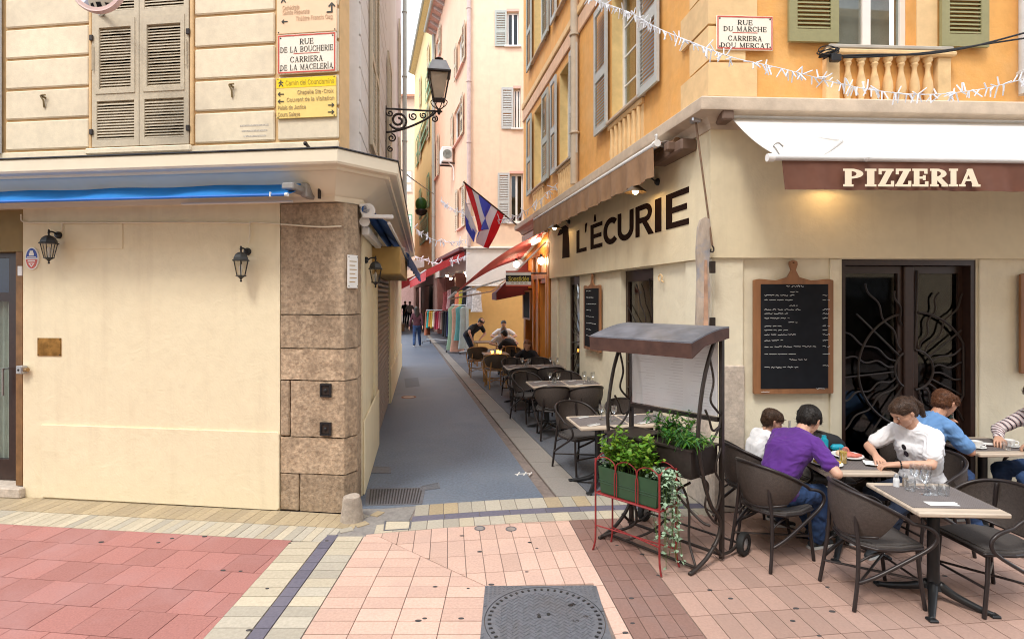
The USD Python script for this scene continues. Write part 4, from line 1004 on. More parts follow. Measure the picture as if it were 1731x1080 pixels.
def street_sign(label, W, corners, lines, d=-.03, rule=True):
    """Enamel plate with a red border, lettering, a red rule and four screws; corners are photo pixels of its top left and bottom right."""
    (u0, z1), (u1, z0) = W.px(*corners[0], d), W.px(*corners[1], d)
    t = thing('street_name_sign', label, 'street sign', W.pt((u0 + u1) / 2, d, z0))
    w, h = u1 - u0, z1 - z0
    part(t, 'plate', W.rbox(u0, u1, d, d + .02, z0, z1, .004), signwhite)
    b = .022 * w / .6
    part(t, 'border', W.ex(sbox(u0 + b * .3, z0 + b * .3, u1 - b * .3, z1 - b * .3).difference(sbox(u0 + b * .9, z0 + b * .9, u1 - b * .9, z1 - b * .9)), d - .0025, d - .0005), signred)
    for txt, yc, ch_, wd in lines:
        part(t, 'lettering', put(W, serif_text(txt), (u0 + u1) / 2 - w * wd / 2, (u0 + u1) / 2 + w * wd / 2, z1 - h * yc - h * ch_ / 2, h * ch_, d - .0005, .002), textdark)
    part(t, 'rule', W.box(u0 + w * .28, u1 - w * .28, d - .0025, d - .0005, z1 - h * .505, z1 - h * .49), signred)
    for a in (.055, .945):
        for c in (.09, .91): part(t, 'screw', W.m(mv(lathe([(.008, 0), (.008, .003)], 8), (u0 + w * a, d, z0 + h * c), rx=math.pi / 2)), textdark)
    return t
street_sign('ivory street sign with red border reading RUE DE LA BOUCHERIE on the left building', LF, ((469, 60), (568, 121)), [('RUE', .20, .145, .23), ('DE LA BOUCHERIE', .39, .145, .90), ('CARRIERA', .645, .145, .56), ('DE LA MACELERÌA', .845, .145, .90)], d=-.05)
street_sign('ivory street sign with red border reading RUE DU MARCHE on the orange corner quoins', RF, ((1211.5, 26), (1307, 86)), [('RUE', .20, .145, .26), ('DU MARCHE', .39, .145, .76), ('CARRIERA', .665, .145, .60), ("DOU MERCAT", .87, .145, .86)], d=-.055)

def info_sign(label, corners, body, head, rows):
    d = -.045
    (u0, z1), (u1, z0) = LF.px(*corners[0], d), LF.px(*corners[1], d)
    t = thing('tourist_sign', label, 'direction sign', LF.pt((u0 + u1) / 2, d, z0)); w, h = u1 - u0, z1 - z0
    part(t, 'plate', LF.rbox(u0, u1, d, d + .018, z0, z1, .003), body)
    if head: part(t, 'header', LF.box(u0 + .002, u1 - .002, d - .002, d - .0003, z1 - h * .25, z1 - .003), head)
    for txt, yc, ch_, a, b, m in rows:
        if txt in ('<', '>', '^', '*'):
            c = (a + b) / 2; s = ch_
            if txt == '<': L = [[(-1, 0), (1, 0)], [(-.35, .6), (-1, 0), (-.35, -.6)]]
            elif txt == '>': L = [[(-1, 0), (1, 0)], [(.35, .6), (1, 0), (.35, -.6)]]
            elif txt == '^': L = [[(-.7, -.9), (.3, -.9), (.3, .9)], [(-.3, .3), (.3, .9), (.9, .3)]]
            else: L = [[(-.5, -.9), (0, -.1), (0, .5)], [(.6, -.9), (0, -.1)], [(-.6, .0), (0, .4), (.6, .1)], [(-.02, .75), (.02, .8)]]
            q = unary_union([LineString(l).buffer(.16 if txt != '*' else .15) for l in L])
            q = affinity.scale(q, s * h / 2 * 1.0, s * h / 2, origin=(0, 0))
            part(t, 'arrow' if txt != '*' else 'walker_mark', LF.ex(affinity.translate(q, u0 + w * c, z1 - h * yc), d - .0045, d - .0022), m)
        else:
            part(t, 'lettering', put(LF, textpoly(txt, False), u0 + w * a, u0 + w * b, z1 - h * yc - h * ch_ / 2, h * ch_, d - .002, .002), m)
    for a in (.03, .97):
        for c in (.03, .97): part(t, 'screw', LF.m(mv(lathe([(.007, 0), (.007, .003)], 8), (u0 + w * a, d, z0 + h * c), rx=math.pi / 2)), textdark)
info_sign('yellow tourist direction sign with bright yellow header below the street name', ((467, 133), (568, 197)), signyellow, signgold, [
    ('*', .125, .17, .04, .12, textdark), ('Camin dei Coundamina', .13, .12, .16, .97, mat('olive_sign_lettering', (.40, .29, .02), .6)),
    ('<', .40, .14, .03, .13, textdark), ('Chapelle Ste-Croix', .37, .10, .36, .96, textgrey),
    ('<', .58, .14, .03, .13, textdark), ('Couvent de la Visitation', .545, .10, .18, .97, textgrey),
    ('Palais de Justice', .73, .10, .03, .50, textgrey), ('>', .72, .14, .87, .97, textdark),
    ('Cours Saleya', .90, .10, .03, .40, textgrey), ('>', .89, .14, .87, .97, textdark)])
info_sign('faded peach tourist direction sign above the street name, top cut off', ((468, -22), (569, 52)), signpeach, None, [
    ('*', .27, .16, .07, .15, textdark), ('Cathédrale', .46, .09, .10, .38, textpale), ('Sainte Réparate', .56, .09, .10, .55, textpale),
    ('^', .52, .2, .85, .95, textdark), ('Théâtre Francis Gag', .70, .09, .32, .93, textpale), ('<', .75, .12, .09, .18, textdark)])

# plaque on the pier's alley corner
t = thing('notice_plaque', 'white notice plaque fixed to the chamfered corner of the stone pier', 'plaque', (-1.63, 5.6, 2.2))
CHF = Wall((-1.694, 5.501), (.091, .154))
zt_, zb_ = 2.2 + (500 - 431) / 920 * 5.55, 2.2 + (500 - 487) / 920 * 5.55
part(t, 'plate', CHF.rbox(.03, .165, -.02, -.006, zb_, zt_, .003), white)
for k in range(6): part(t, 'text_line', CHF.box(.05, .145 - .02 * (k % 2), -.0215, -.0202, zt_ - .07 - k * .042, zt_ - .06 - k * .042), textgrey)
for u in (.04, .155):
    for z in (zb_ + .02, zt_ - .02): part(t, 'screw', CHF.m(mv(lathe([(.006, 0), (.006, .004)], 6), (u, -.02, z), rx=math.pi / 2)), textdark)

# small fittings on the left wall
(u, z) = LF.px(55.5, 437)
t = thing('oval_plaque', 'small oval blue and red enamel crest plaque by the left door', 'plaque', LF.pt(u, -.01, z))
ov = affinity.scale(Point(0, 0).buffer(1, 28), .082, .122); o2 = affinity.scale(ov, .86, .9)
part(t, 'plate', LF.ex(affinity.translate(ov, u, z), -.012, .0), white)
part(t, 'upper_field', LF.ex(affinity.translate(o2.intersection(sbox(-1, .005, 1, 1)), u, z), -.0145, -.0115), bluepaint)
part(t, 'lower_field', LF.ex(affinity.translate(o2.intersection(sbox(-1, -1, 1, -.010)), u, z), -.0145, -.0115), signred)
cr = [sbox(-.03, .03, .03, .06), sbox(-.02, .06, .02, .085), sbox(-.045, -.035, .045, -.02), Polygon([(-.04, -.05), (.04, -.05), (0, -.095)]).difference(Polygon([(-.02, -.057), (.02, -.057), (0, -.08)])), sbox(-.055, .012, .055, .02)]
part(t, 'crest', LF.ex(affinity.translate(unary_union(cr), u, z), -.0165, -.0143), white)
(u0, z1), (u1, z0) = LF.px(64, 571), LF.px(104, 602)
t = thing('brass_mirror_plate', 'small polished brass mirror plate on the cream wall under the left lantern', 'plaque', LF.pt(u0, 0, z0))
part(t, 'plate', LF.rbox(u0, u1, -.008, 0, z0, z1, .002), mat('polished_brass', (.45, .24, .07), .12, metal=1., var=.5, vs=9))
for a in (u0 + .015, u1 - .015):
    for c in (z0 + .015, z1 - .015): part(t, 'screw', LF.m(mv(ball((0, 0, 0), .006), (a, -.009, c))), iron)
(u0, z1), (u1, z0) = LF.px(37, 617), LF.px(50, 631)
t = thing('lock_switch', 'small grey key switch box beside the left door frame', 'switch box', LF.pt(u0, 0, z0))
part(t, 'housing', LF.rbox(u0, u1 - .02, -.07, 0, z0, z1, .008), steel)
part(t, 'barrel', LF.tube([(u1 - .03, -.035, (z0 + z1) / 2), (u1 + .02, -.035, (z0 + z1) / 2)], .022, 10), mat('brass_barrel', (.35, .22, .10), .4, metal=.7))
part(t, 'keyhole', LF.m(mv(ball((0, 0, 0), .014, 1, (1, .3, 1)), ((u0 + u1) / 2 - .012, -.07, (z0 + z1) / 2))), black)
for (x, y, lab) in ((551, 660, 'upper black square metal plate on the stone pier'), (551, 725, 'lower black square metal plate on the stone pier')):
    (u0, z1), (u1, z0) = LF.px(x - 9, y - 12), LF.px(x + 9.5, y + 11)
    t = thing('vent_plate', lab, 'metal plate', LF.pt(u0, 0, z0), group=None)
    part(t, 'frame', LF.ex(wallpoly(u0, u1, z0, z1, [(u0 + .018, z0 + .018, u1 - .018, z1 - .018)]), -.02, .0), black)
    part(t, 'cover', LF.rbox(u0 + .019, u1 - .019, -.012, 0, z0 + .019, z1 - .019, .004), iron)
    part(t, 'knob', LF.m(ball(((u0 + u1) / 2, -.016, (z0 + z1) / 2), .018, 1, (1, .5, 1))), black)
# wires along the wall
def wire(name, label, pts, r, m, cat_='cable', n=6, group=None):
    return solo(name, tube(smoothpath(pts, 8), r, n), m, label, cat_, group=group, smooth=True)
wl = [(38, 363), (44, 376), (90, 377), (220, 377), (330, 376), (418, 378), (426, 376), (470, 379), (540, 384), (578, 383)]
wire('wall_cable', 'thin cream painted cable running along the top of the left wall', [LF.pt(LF.px(x, y)[0], -.018, LF.px(x, y)[1]) for x, y in wl], .008, moulding)
for x, y0, y1, lab in ((107, 377, 392, 'short cable drop above the left wall lantern'), (423, 377, 412, 'short cable drop above the lantern nearest the pier')):
    wire('lamp_cable', lab, [LF.pt(LF.px(x, 0)[0], -.015, LF.px(x, y0)[1]), LF.pt(LF.px(x + 1, 0)[0], -.016, LF.px(x, (y0 + y1) / 2)[1]), LF.pt(LF.px(x - 2, 0)[0], -.015, LF.px(x, y1)[1])], .007, moulding)
wl = [(130, 268), (160, 266), (215, 268), (300, 263), (420, 256), (520, 252), (560, 250)]
wire('ledge_cable', 'black cable lying along the top of the left cornice', [LF.pt(LF.px(x, y)[0], -.06, ZS + .475) for x, y in wl], .01, cable)
t = thing('pipe_stub', 'small black pipe stub sticking up from the left cornice near the corner', 'pipe', LF.pt(LF.px(535, 245)[0], -.1, ZS + .46))
part(t, 'pipe', LF.tube([(LF.px(543, 0)[0], -.1, ZS + .44), (LF.px(528, 0)[0], -.14, ZS + .56)], .016), iron)
part(t, 'cap', LF.m(ball((LF.px(528, 0)[0], -.14, ZS + .56), .022)), iron)

# ------------------------------------------------------------------ wall lanterns: one model, copied
def lantern(name, label, W, u, z, s=1.0, group=None):
    """Six-sided carriage lantern hung from a wall rose; local axes: x along the wall, y out of it."""
    o = W.pt(u, 0, z); rz = math.atan2(-W.i[1], -W.i[0]) - math.pi / 2
    t = thing(name, label, 'wall lamp', o, rz, group)
    L = lambda m: mv(m, s=s)
    cy = .165
    part(t, 'wall_rose', L(mv(lathe([(.055, 0), (.055, .02), (.042, .045), (.02, .05)], 16), (0, 0, .20), rx=-math.pi / 2)), black, smooth=40, world=False)
    part(t, 'arm', L(tube(smoothpath([(0, .04, .20), (0, .09, .235), (0, cy, .235), (0, cy, .20)], 6), .012, 8)), black, smooth=True, world=False)
    part(t, 'finial', L(mv(lathe([(.0, .17), (.012, .175), (.012, .21), (.02, .22), (.008, .235), (.016, .25), (.010, .265), (.0, .275)], 10), (0, cy, 0))), black, smooth=40, world=False)
    part(t, 'roof', L(mv(lathe([(.125, .05), (.128, .062), (.108, .075), (.105, .10), (.085, .14), (.05, .17), (.02, .18)], 6), (0, cy, 0))), mat('aged_lantern_paint', (.035, .035, .032), .45, var=.3), world=False)
    part(t, 'glass', L(mv(lathe([(.056, -.155), (.098, .048)], 6), (0, cy, 0))), lampglass, world=False)
    for k in range(6):
        a = k * math.pi / 3
        part(t, 'glazing_bar', L(mv(bar((.060 * math.cos(a), .060 * math.sin(a), -.16), (.104 * math.cos(a), .104 * math.sin(a), .052), .006, 5), (0, cy, 0))), black, world=False)
    part(t, 'base', L(mv(lathe([(.0, -.255), (.012, -.248), (.016, -.235), (.007, -.222), (.02, -.20), (.045, -.178), (.072, -.168), (.070, -.156), (.0, -.155)], 12), (0, cy, 0))), black, smooth=40, world=False)
    part(t, 'bulb', L(mv(lathe([(.012, -.15), (.014, -.07), (.022, -.04), (.014, -.005), (.0, .01)], 10), (0, cy, 0))), white, smooth=True, world=False)
    return t
u, z = LF.px(100, 418); LN = lantern('wall_lantern', 'black wall lantern over the small oval plaque', LF, u, z - .01, .70)
u, z = LF.px(419, 445); copy(LN, LF.pt(u, 0, z - .02), math.atan2(-LF.i[1], -LF.i[0]) - math.pi / 2, 'black wall lantern beside the stone pier').__class__
u = LA.px(612, 440)[0]; copy(LN, LA.pt(.62, -.012, 2.47), math.atan2(-LA.i[1], -LA.i[0]) - math.pi / 2, 'black wall lantern on the alley side just below the ochre shutter box')

# ------------------------------------------------------------------ street lamp on its scrolled bracket
t = thing('street_lamp', 'old street lantern on scrolled iron bracket reaching over the alley', 'street lamp', LA.pt(4.12, 0, 5.3))
BW = Wall(LA.pt(4.12, 0, 0)[:2], (-LA.i[0], -LA.i[1]))          # bracket plane, u out of the wall
zb = CH + (500 - 184) / 920 * 9.72; Lb = .96
part(t, 'wall_bar', BW.tube([(.02, 0, zb + .05), (.02, 0, zb - .95)], .014, 6), iron)
part(t, 'arm', BW.tube([(.0, 0, zb), (Lb + .06, 0, zb)], .018, 6), iron)
part(t, 'brace', BW.tube(smoothpath([(.03, 0, zb - .42), (.16, 0, zb - .40), (.40, 0, zb - .32), (.70, 0, zb - .17), (Lb - .06, 0, zb - .02)], 6), .02, 6), iron, smooth=True)
def spiral(cx, cz, r, a0, turns, n=26): 
    a = np.linspace(a0, a0 + turns * 2 * np.pi, n); rr = np.linspace(r, r * .22, n); return np.c_[cx + rr * np.cos(a), np.zeros(n), cz + rr * np.sin(a)]
for (cx_, cz_, r_, a0, tn, w_) in ((.24, -.20, .17, 3.6, 1.7, .022), (.50, -.11, .075, 2.6, 1.4, .014), (.68, -.085, .06, 2.6, 1.4, .013), (.84, -.05, .04, 2.6, 1.3, .011), (.12, -.52, .075, 1.6, -1.4, .015), (.10, -.72, .055, 1.6, 1.3, .013), (.88, -.14, .06, 1.2, -1.4, .013), (.09, -.08, .06, 3, 1.3, .014)):
    part(t, 'scroll', BW.tube(spiral(cx_, zb + cz_, r_, a0, tn), w_, 6), iron, smooth=True)
c = BW.pt(Lb, 0, zb)
part(t, 'boss', mv(lathe([(.0, -.07), (.02, -.05), (.035, -.02), (.045, 0), (.035, .03), (.02, .05)], 10), c), iron, smooth=40)
lp = [(.115, .20), (.24, .70)]
part(t, 'cradle', [mv(tube(smoothpath([(.0 + .02 * math.cos(a), .02 * math.sin(a), .04), (.11 * math.cos(a), .11 * math.sin(a), .10), (.15 * math.cos(a), .15 * math.sin(a), .17), (.12 * math.cos(a), .12 * math.sin(a), .21)], 4), .009, 5), c) for a in np.arange(6) * np.pi / 3], iron)
rq = math.pi / 4
def sq4(p): return mv(lathe([(r * 1.18, z) for r, z in p], 4), rz=math.pi / 4 + .16)
part(t, 'glass', mv(sq4([(.115, .205), (.215, .66)]), c), pane('lamp_milky_glass', (.92, .88, .82), .25))
part(t, 'inner_shade', mv(sq4([(.09, .22), (.18, .655)]), c), mat('frosted_lamp_panel', (.80, .74, .67), .6, trans=.5))
for k in range(4):
    a = k * math.pi / 2 + math.pi / 4 + .16 + math.pi / 4 * 0
    part(t, 'corner_bar', mv(bar((.139 * math.cos(a), .139 * math.sin(a), .20), (.258 * math.cos(a), .258 * math.sin(a), .665), .012, 5), c), iron)
part(t, 'lower_rim', mv(sq4([(.118, .195), (.125, .20), (.118, .215)]), c), iron)
part(t, 'upper_rim', mv(sq4([(.225, .655), (.25, .665), (.25, .69), (.225, .70)]), c), iron)
part(t, 'roof', mv(sq4([(.235, .69), (.235, .70), (.15, .885), (.12, .895)]), c), mat('grey_lamp_roof', (.36, .37, .38), .5, metal=.2))
part(t, 'chimney', mv(lathe([(.04, .89), (.04, .92), (.075, .93), (.08, .95), (.05, .97), (.0, .975)], 12), c), iron, smooth=40)

# ------------------------------------------------------------------ gooseneck lamps over the painted name (lit)
def gooseneck(label, W, u, z, s=1.0, d=-.04, out=.30, drop=.02, power=14.0, group=None):
    o = W.pt(u, d, z); rz = math.atan2(-W.i[1], -W.i[0]) - math.pi / 2
    t = thing('gooseneck_lamp', label, 'wall lamp', o, rz, group)
    part(t, 'wall_rose', mv(lathe([(.045, 0), (.045, .02), (.025, .045)], 12), rx=-math.pi / 2), black, world=False)
    part(t, 'arm', tube(smoothpath([(0, .03, 0), (0, .12, .05), (0, out - .06, .03), (0, out, -.02)], 6), .010, 6), black, smooth=True, world=False)
    sh = lathe([(.022, .06), (.035, .0), (.05, -.02), (.13, -.085), (.135, -.10), (.128, -.095), (.045, -.025), (.03, -.01)], 20)
    part(t, 'shade', mv(sh, (0, out, -.04)), mat('dark_bronze_shade', (.10, .065, .035), .45, metal=.5), smooth=40, world=False)
    part(t, 'bulb', ball((0, out, -.125), .038, 2), warmbulb, smooth=True, world=False)
    return t
u, z = RA.px(1113, 312, -.04); gooseneck('lit gooseneck wall lamp above the R of the painted name', RA, u, z + .03)
u, z = RA.px(963, 377, -.04); gooseneck('lit gooseneck wall lamp above the emblem at the far end of the painted name', RA, u, z + .02)
u, z = RF.px(1392, 302, -.04); gooseneck('lit gooseneck wall lamp hidden behind the brown pizzeria valance', RF, u, z + .02, out=.24)
# ------------------------------------------------------------------ houses further down the alley
MC = np.array([-1.83, 22.5])
MF = Wall(MC, (1, 0))                        # peach house, front that faces us
MS = Wall(MC, (.27, -1)); MS.o = MC          # its alley side, u negative down the alley
MH = 17.9
MB_ = thing('peach_house', 'tall peach house with white band and orange ground floor closing the alley view', 'building', (MC[0] + 1, 22.7, 0))
m_ = lambda x, y, d=0.: MF.px(x, y, d)
s_ = lambda x, y, d=0.: MS.px(x, y, d)
fz0, fz1 = m_(820, 481)[1], m_(820, 421)[1]
wl = [((857, 877), (20, 78)), ((868, 880), (150, 217)), ((862, 884), (294, 376)), ((857, 877), (-110, -45))]
wh = [(m_(a, 0)[0], m_(0, d)[1], m_(b, 0)[0], m_(0, c)[1]) for (a, b), (c, d) in wl]
part(MB_, 'wall', MF.ex(wallpoly(0, 9, fz1 + .02, MH, wh), 0, .3), peach2)
part(MB_, 'white_band', MF.rbox(-.06, 9, -.06, .3, fz0, fz1, .02), whiteband)
part(MB_, 'band_moulding', [MF.rbox(-.16, 9, -.16, .3, fz1 + .002, fz1 + .09, .02), MF.rbox(-.10, 9, -.10, .3, fz0 - .08, fz0 - .002, .02)], whiteband)
part(MB_, 'ground_floor_wall', MF.ex(wallpoly(0, 9, 0, fz0 - .08), 0, .3), shopor)
for (a, b, c, d), ww in zip(wh, (18, 12, 17, 18)):
    wf = part(MB_, 'window', MF.ex(wallpoly(a + .01, c - .01, b + .01, d - .01, [(a + .07, b + .07, (a + c) / 2 - .04, d - .07), ((a + c) / 2 + .04, b + .07, c - .07, d - .07)]), .14, .2), white)
    part(wf, 'pane', MF.box(a + .07, c - .07, .16, .17, b + .07, d - .07), darkglass)
    part(MB_, 'room_behind_window', MF.box(a - .1, c + .1, .5, .55, b - .1, d + .1), void)
    part(MB_, 'window_sill', MF.rbox(a - .1, c + .1, -.1, .1, b - .07, b - .003, .01), whiteband)
    part(MB_, 'window_head', MF.rbox(a - .02, c + .02, -.012, .1, d + .003, d + .12, .01), pinkm)
    shutter(MB_, MF, a - .50, a - .01, b - .04, d + .03, shutfar if b > fz1 + 6 else shutblue, d=-.06, slat=.07, single=False, rim=.07, swing=.0)
# side along the alley
sw = []
for (x0, x1, y0, y1) in ((774, 784, 60, 118), (768, 781, 178, 240), (776, 784, 315, 385), (737, 744, 62, 105), (737, 741, 235, 300)):
    u0, z1 = s_(x0, y0); u1, _ = s_(x1, y0); zz0 = s_((x0 + x1) / 2, y1)[1]; zz1 = s_((x0 + x1) / 2, y0)[1]
    sw.append((u0, zz0, u1, zz1))
part(MB_, 'side_wall', MS.ex(wallpoly(-10.9, 0, fz1 + .02, MH, [(a, b, c, d) for a, b, c, d in sw]), .002, .3), peach)
for (a, b, c, d) in sw:
    part(MB_, 'room_behind_window', MS.box(a - .1, c + .1, .3, .35, b - .1, d + .1), void)
    part(MB_, 'window', MS.ex(wallpoly(a, c, b, d, [(a + .1, b + .1, c - .1, d - .1)]), .1, .15), white)
    shutter(MB_, MS, a - .62, a - .02, b - .05, d, shutgrey, d=-.1, slat=.09, single=False, rim=.08)
    shutter(MB_, MS, c + .02, c + .62, b - .05, d, shutgrey, d=-.1, slat=.09, single=False, rim=.08)
    part(MB_, 'window_sill', MS.rbox(a - .1, c + .1, -.12, .1, b - .08, b - .01, .01), pinkm)
part(MB_, 'side_band', MS.box(-10.9, -.05, -.02, .3, fz0 + .6, fz1), whiteband)
part(MB_, 'shop_opening', MS.box(-10.9, -.3, .5, .55, 0, fz0 + .6), void)
for a, b in ((-.3, 0), (-3.4, -3.1), (-6.6, -6.3), (-9.9, -9.4)): part(MB_, 'shop_pier', MS.box(a, b, 0, .5, 0, fz0 + .6), mat('dark_red_shop_paint', (.24, .09, .07), .6))
pl = [MS.pt(-10.9, 0, 0)[:2], MC, MF.pt(9, 0, 0)[:2]]
part(MB_, 'eaves', sweep(pl, [(.3, MH - .02), (-.02, MH - .02), (-.48, MH + .18), (-.55, MH + .19), (-.55, MH + .33), (.3, MH + .6)]), mat('pinkish_tile_soffit', (.50, .30, .24), .85, var=.2, vs=8))
for k in range(13):
    u = -.4 - k * .82
    part(MB_, 'rafter', MS.m(hull([(u, .0, MH - .18), (u + .12, .0, MH - .18), (u, .0, MH), (u + .12, .0, MH), (u, -.46, MH + .06), (u + .12, -.46, MH + .06), (u, -.46, MH + .16), (u + .12, -.46, MH + .16)])), mat('grey_rafter', (.40, .33, .30), .8))
part(MB_, 'gutter', MS.tube([(-10.9, -.60, MH + .25), (.6, -.60, MH + .25)], .09, 8), shutfar)
part(MB_, 'back_gable', ground_ex(Polygon([MS.pt(-10.9, .31, 0)[:2], MS.pt(-10.85, .31, 0)[:2], MS.pt(-10.85, 7, 0)[:2], MS.pt(-10.9, 7, 0)[:2]]), 0, MH), peach)
pipe('pinkish downpipe on the corner of the peach house', [MF.pt(.06, -.12, fz1 + .1), MF.pt(.06, -.12, MH)], .085, mat('pink_grey_pipe', (.55, .42, .38), .7), (6, 8.5, 11, 14))
pipe('grey downpipe at the far edge of the peach house side', [MS.pt(-10.7, -.12, 3.6), MS.pt(-10.7, -.12, MH)], .1, shutfar, (7, 10, 13))
# air conditioner
u, z = s_(767, 266)
t = thing('air_conditioner', 'white air conditioning unit on the peach house side wall', 'air conditioner', MS.pt(u, -.3, z - .35))
part(t, 'housing', MS.rbox(u - .42, u + .42, -.62, -.12, z - .33, z + .38, .04), white)
part(t, 'fan_grille', [MS.m(mv(lathe([(r, 0), (r, .02), (r - .02, .02), (r - .02, 0)], 16), (u + .423, -.37, z + .02), ry=math.pi / 2)) for r in (.22, .16, .10)], shutfar)
part(t, 'bracket', [MS.box(u + k - .02, u + k + .02, -.62, .0, z - .40, z - .335) for k in (-.3, .3)], iron, kind='stuff')
part(t, 'pipe', MS.tube(smoothpath([(u + .3, -.3, z - .33), (u + .36, -.08, z - .6), (u + .36, -.05, z - 1.2)], 5), .025), white)

# yellow house after it
NC = MS.pt(-11.0, 0, 0)[:2]
NS = Wall(NC, (.27, -1))
NB = thing('yellow_house', 'yellow house with green shutters beyond the peach house', 'building', (NC[0], NC[1], 0))
n_ = lambda x, y, d=0.: NS.px(x, y, d); NH = 21.0
nw = []
for (x0, x1, y0, y1) in ((710, 727, 200, 244), (705, 709, 232, 280), (712, 725, 368, 410), (722, 730, 118, 165)):
    u0 = n_(x0, y0)[0]; u1 = n_(x1, y0)[0]; c = (x0 + x1) / 2; nw.append((u0, n_(c, y1)[1], u1, n_(c, y0)[1]))
part(NB, 'wall', NS.ex(wallpoly(-14, 0, 3.5, NH), 0, .3), yellowm)
part(NB, 'ground_floor_wall', NS.ex(wallpoly(-15, 0, 0, 3.48, [(-6, -.1, -1, 2.9), (-13, -.1, -8, 2.9)]), 0, .3), mat('dusty_pink_shop', (.45, .28, .24), .7))
part(NB, 'shop_opening', NS.box(-14, 0, .5, .55, 0, 3), void)
for (a, b, c, d) in nw: shutter(NB, NS, a, c, b, d, shutgreen2, d=-.12, slat=.12, single=False, rim=.1)
for z in (8, 12.5, 16.5):
    for u in (-3.5, -9): shutter(NB, NS, u, u + 1.2, z, z + 2.2, shutgreen2 if z < 12 else shutgrey, d=-.12, slat=.12, single=False, rim=.1)
part(NB, 'eaves', NS.m(hull([(-14, .2, NH), (0, .2, NH), (-14, -.4, NH + .2), (0, -.4, NH + .2), (-14, -.4, NH + .4), (0, -.4, NH + .4), (-14, .2, NH + .6), (0, .2, NH + .6)])), mat('yellow_eaves', (.62, .48, .22), .8))
part(NB, 'gutter', NS.tube([(-14, -.46, NH + .32), (0, -.46, NH + .32)], .10, 8), shutfar)
t = thing('round_balcony_pot', 'dark round wall niche basket hanging on the yellow house', 'basket', n_(722, 357)[0] * 0 + np.array([0, 0, 0.]) + NS.pt(n_(722, 357)[0], -.3, n_(722, 357)[1]))
part(t, 'bowl', mv(lathe([(.05, -.35), (.32, -.25), (.42, 0), (.38, .08)], 12), NS.pt(n_(722, 357)[0], -.4, n_(722, 357)[1])), iron, smooth=40)
part(t, 'plant', mv(ball((0, 0, 0), .4, 2, (1, 1, 1.2)), NS.pt(n_(722, 357)[0], -.4, n_(722, 357)[1] + .45)), leafB)
# end of the view
FB = thing('far_house', 'pale peach far house closing the end of the alley under the sky', 'building', (-12, 62, 0))
FW = Wall((-17, 62), (1, .05))
zt2 = CH + (500 - 165) / 920 * 62
part(FB, 'wall', FW.ex(wallpoly(0, 12, 3.4, zt2, [(4.6, 9, 5.6, 11.5), (4.6, 14, 5.6, 16.5), (2.6, 9, 3.4, 11.5), (2.6, 14, 3.4, 16.5)]), 0, .5), peach2)
part(FB, 'ground_floor_wall', FW.ex(wallpoly(0, 12, 0, 3.38), 0, .5), mat('dusty_pink_shop', (.45, .28, .24)))
part(FB, 'roof', FW.m(hull([(-.5, -.6, zt2), (12, -.6, zt2), (-.5, 5, zt2 + 1.6), (12, 5, zt2 + 1.6), (-.5, -.6, zt2 + .25), (12, -.6, zt2 + .25)])), mat('terracotta_tile', (.50, .24, .14), .85, var=.2))
for (a, z) in ((4.6, 9), (4.6, 14), (2.6, 9), (2.6, 14)): shutter(FB, FW, a - .02, a + 1.0, z - .02, z + 2.5, shutgreen2 if z < 12 else shutgrey, d=-.1, slat=.15, single=False, rim=.12)
FL = thing('far_row_house', 'salmon far house on the left side of the alley bend', 'building', (-9.5, 40, 0))
FLW = Wall((-6.6, 30), (-.27, 1))
part(FL, 'wall', FLW.ex(wallpoly(0, 30, 3.2, 15.5), 0, .5), pinkm)
part(FL, 'ground_floor_wall', FLW.ex(wallpoly(0, 30, 0, 3.18), 0, .5), mat('pale_shop_front', (.55, .50, .46), .7))
for u in np.arange(2, 28, 4.):
    shutter(FL, FLW, u, u + 1.2, 5, 7.3, shutgrey, d=-.1, slat=.15, single=False, rim=.12); shutter(FL, FLW, u, u + 1.2, 9, 11.3, shutgrey, d=-.1, slat=.15, single=False, rim=.12)

# ------------------------------------------------------------------ orange shop front at the end of the restaurant's alley side
OS = thing('orange_shop_front', 'varnished orange wooden eatery front past the painted name', 'shop front', RA.pt(UE - 1.5, 0, 0))
oa, ob = UX, UE - .03
part(OS, 'fascia', RA.ex(wallpoly(oa, ob, 3.15, 3.85), -.05, .2), orangewood)
part(OS, 'wall_panel', RA.ex(wallpoly(oa, ob, 0, 3.15, [(pA(913, 0)[0], .02, pA(925, 0)[0], 2.5), (pA(888, 0)[0], .02, pA(902, 0)[0], 2.4)]), .0, .2), orangewood)
part(OS, 'door_void', RA.box(pA(915, 0)[0], pA(925, 0)[0], .21, .24, 0, 2.55), mat('deep_brown_door', (.10, .03, .012), .5))
part(OS, 'door_void', RA.box(pA(886, 0)[0], pA(903, 0)[0], .21, .24, 0, 2.45), MATS['deep_brown_door'])
for x in (904, 912, 926.5, 930):
    u = pA(x, 0)[0]; part(OS, 'timber_post', RA.rbox(u - .09, u + .05, -.05, .0, 0, 3.14, .015), orangewood)
part(OS, 'timber_rail', RA.rbox(oa, ob, -.045, -.002, 2.6, 2.72, .01), orangewood)
t = thing('small_chalkboard', 'small dark menu board on the orange wooden front', 'menu board', RA.pt(pA(896, 0)[0], -.06, 1.6))
part(t, 'board', RA.rbox(pA(890.5, 0)[0], pA(901, 0)[0], -.085, -.055, 1.62, 2.3, .006), slate)
part(t, 'frame', RA.ex(wallpoly(pA(889, 0)[0], pA(902, 0)[0], 1.58, 2.34, [(pA(890.5, 0)[0], 1.62, pA(901, 0)[0], 2.3)]), -.095, -.054), woodbrown)
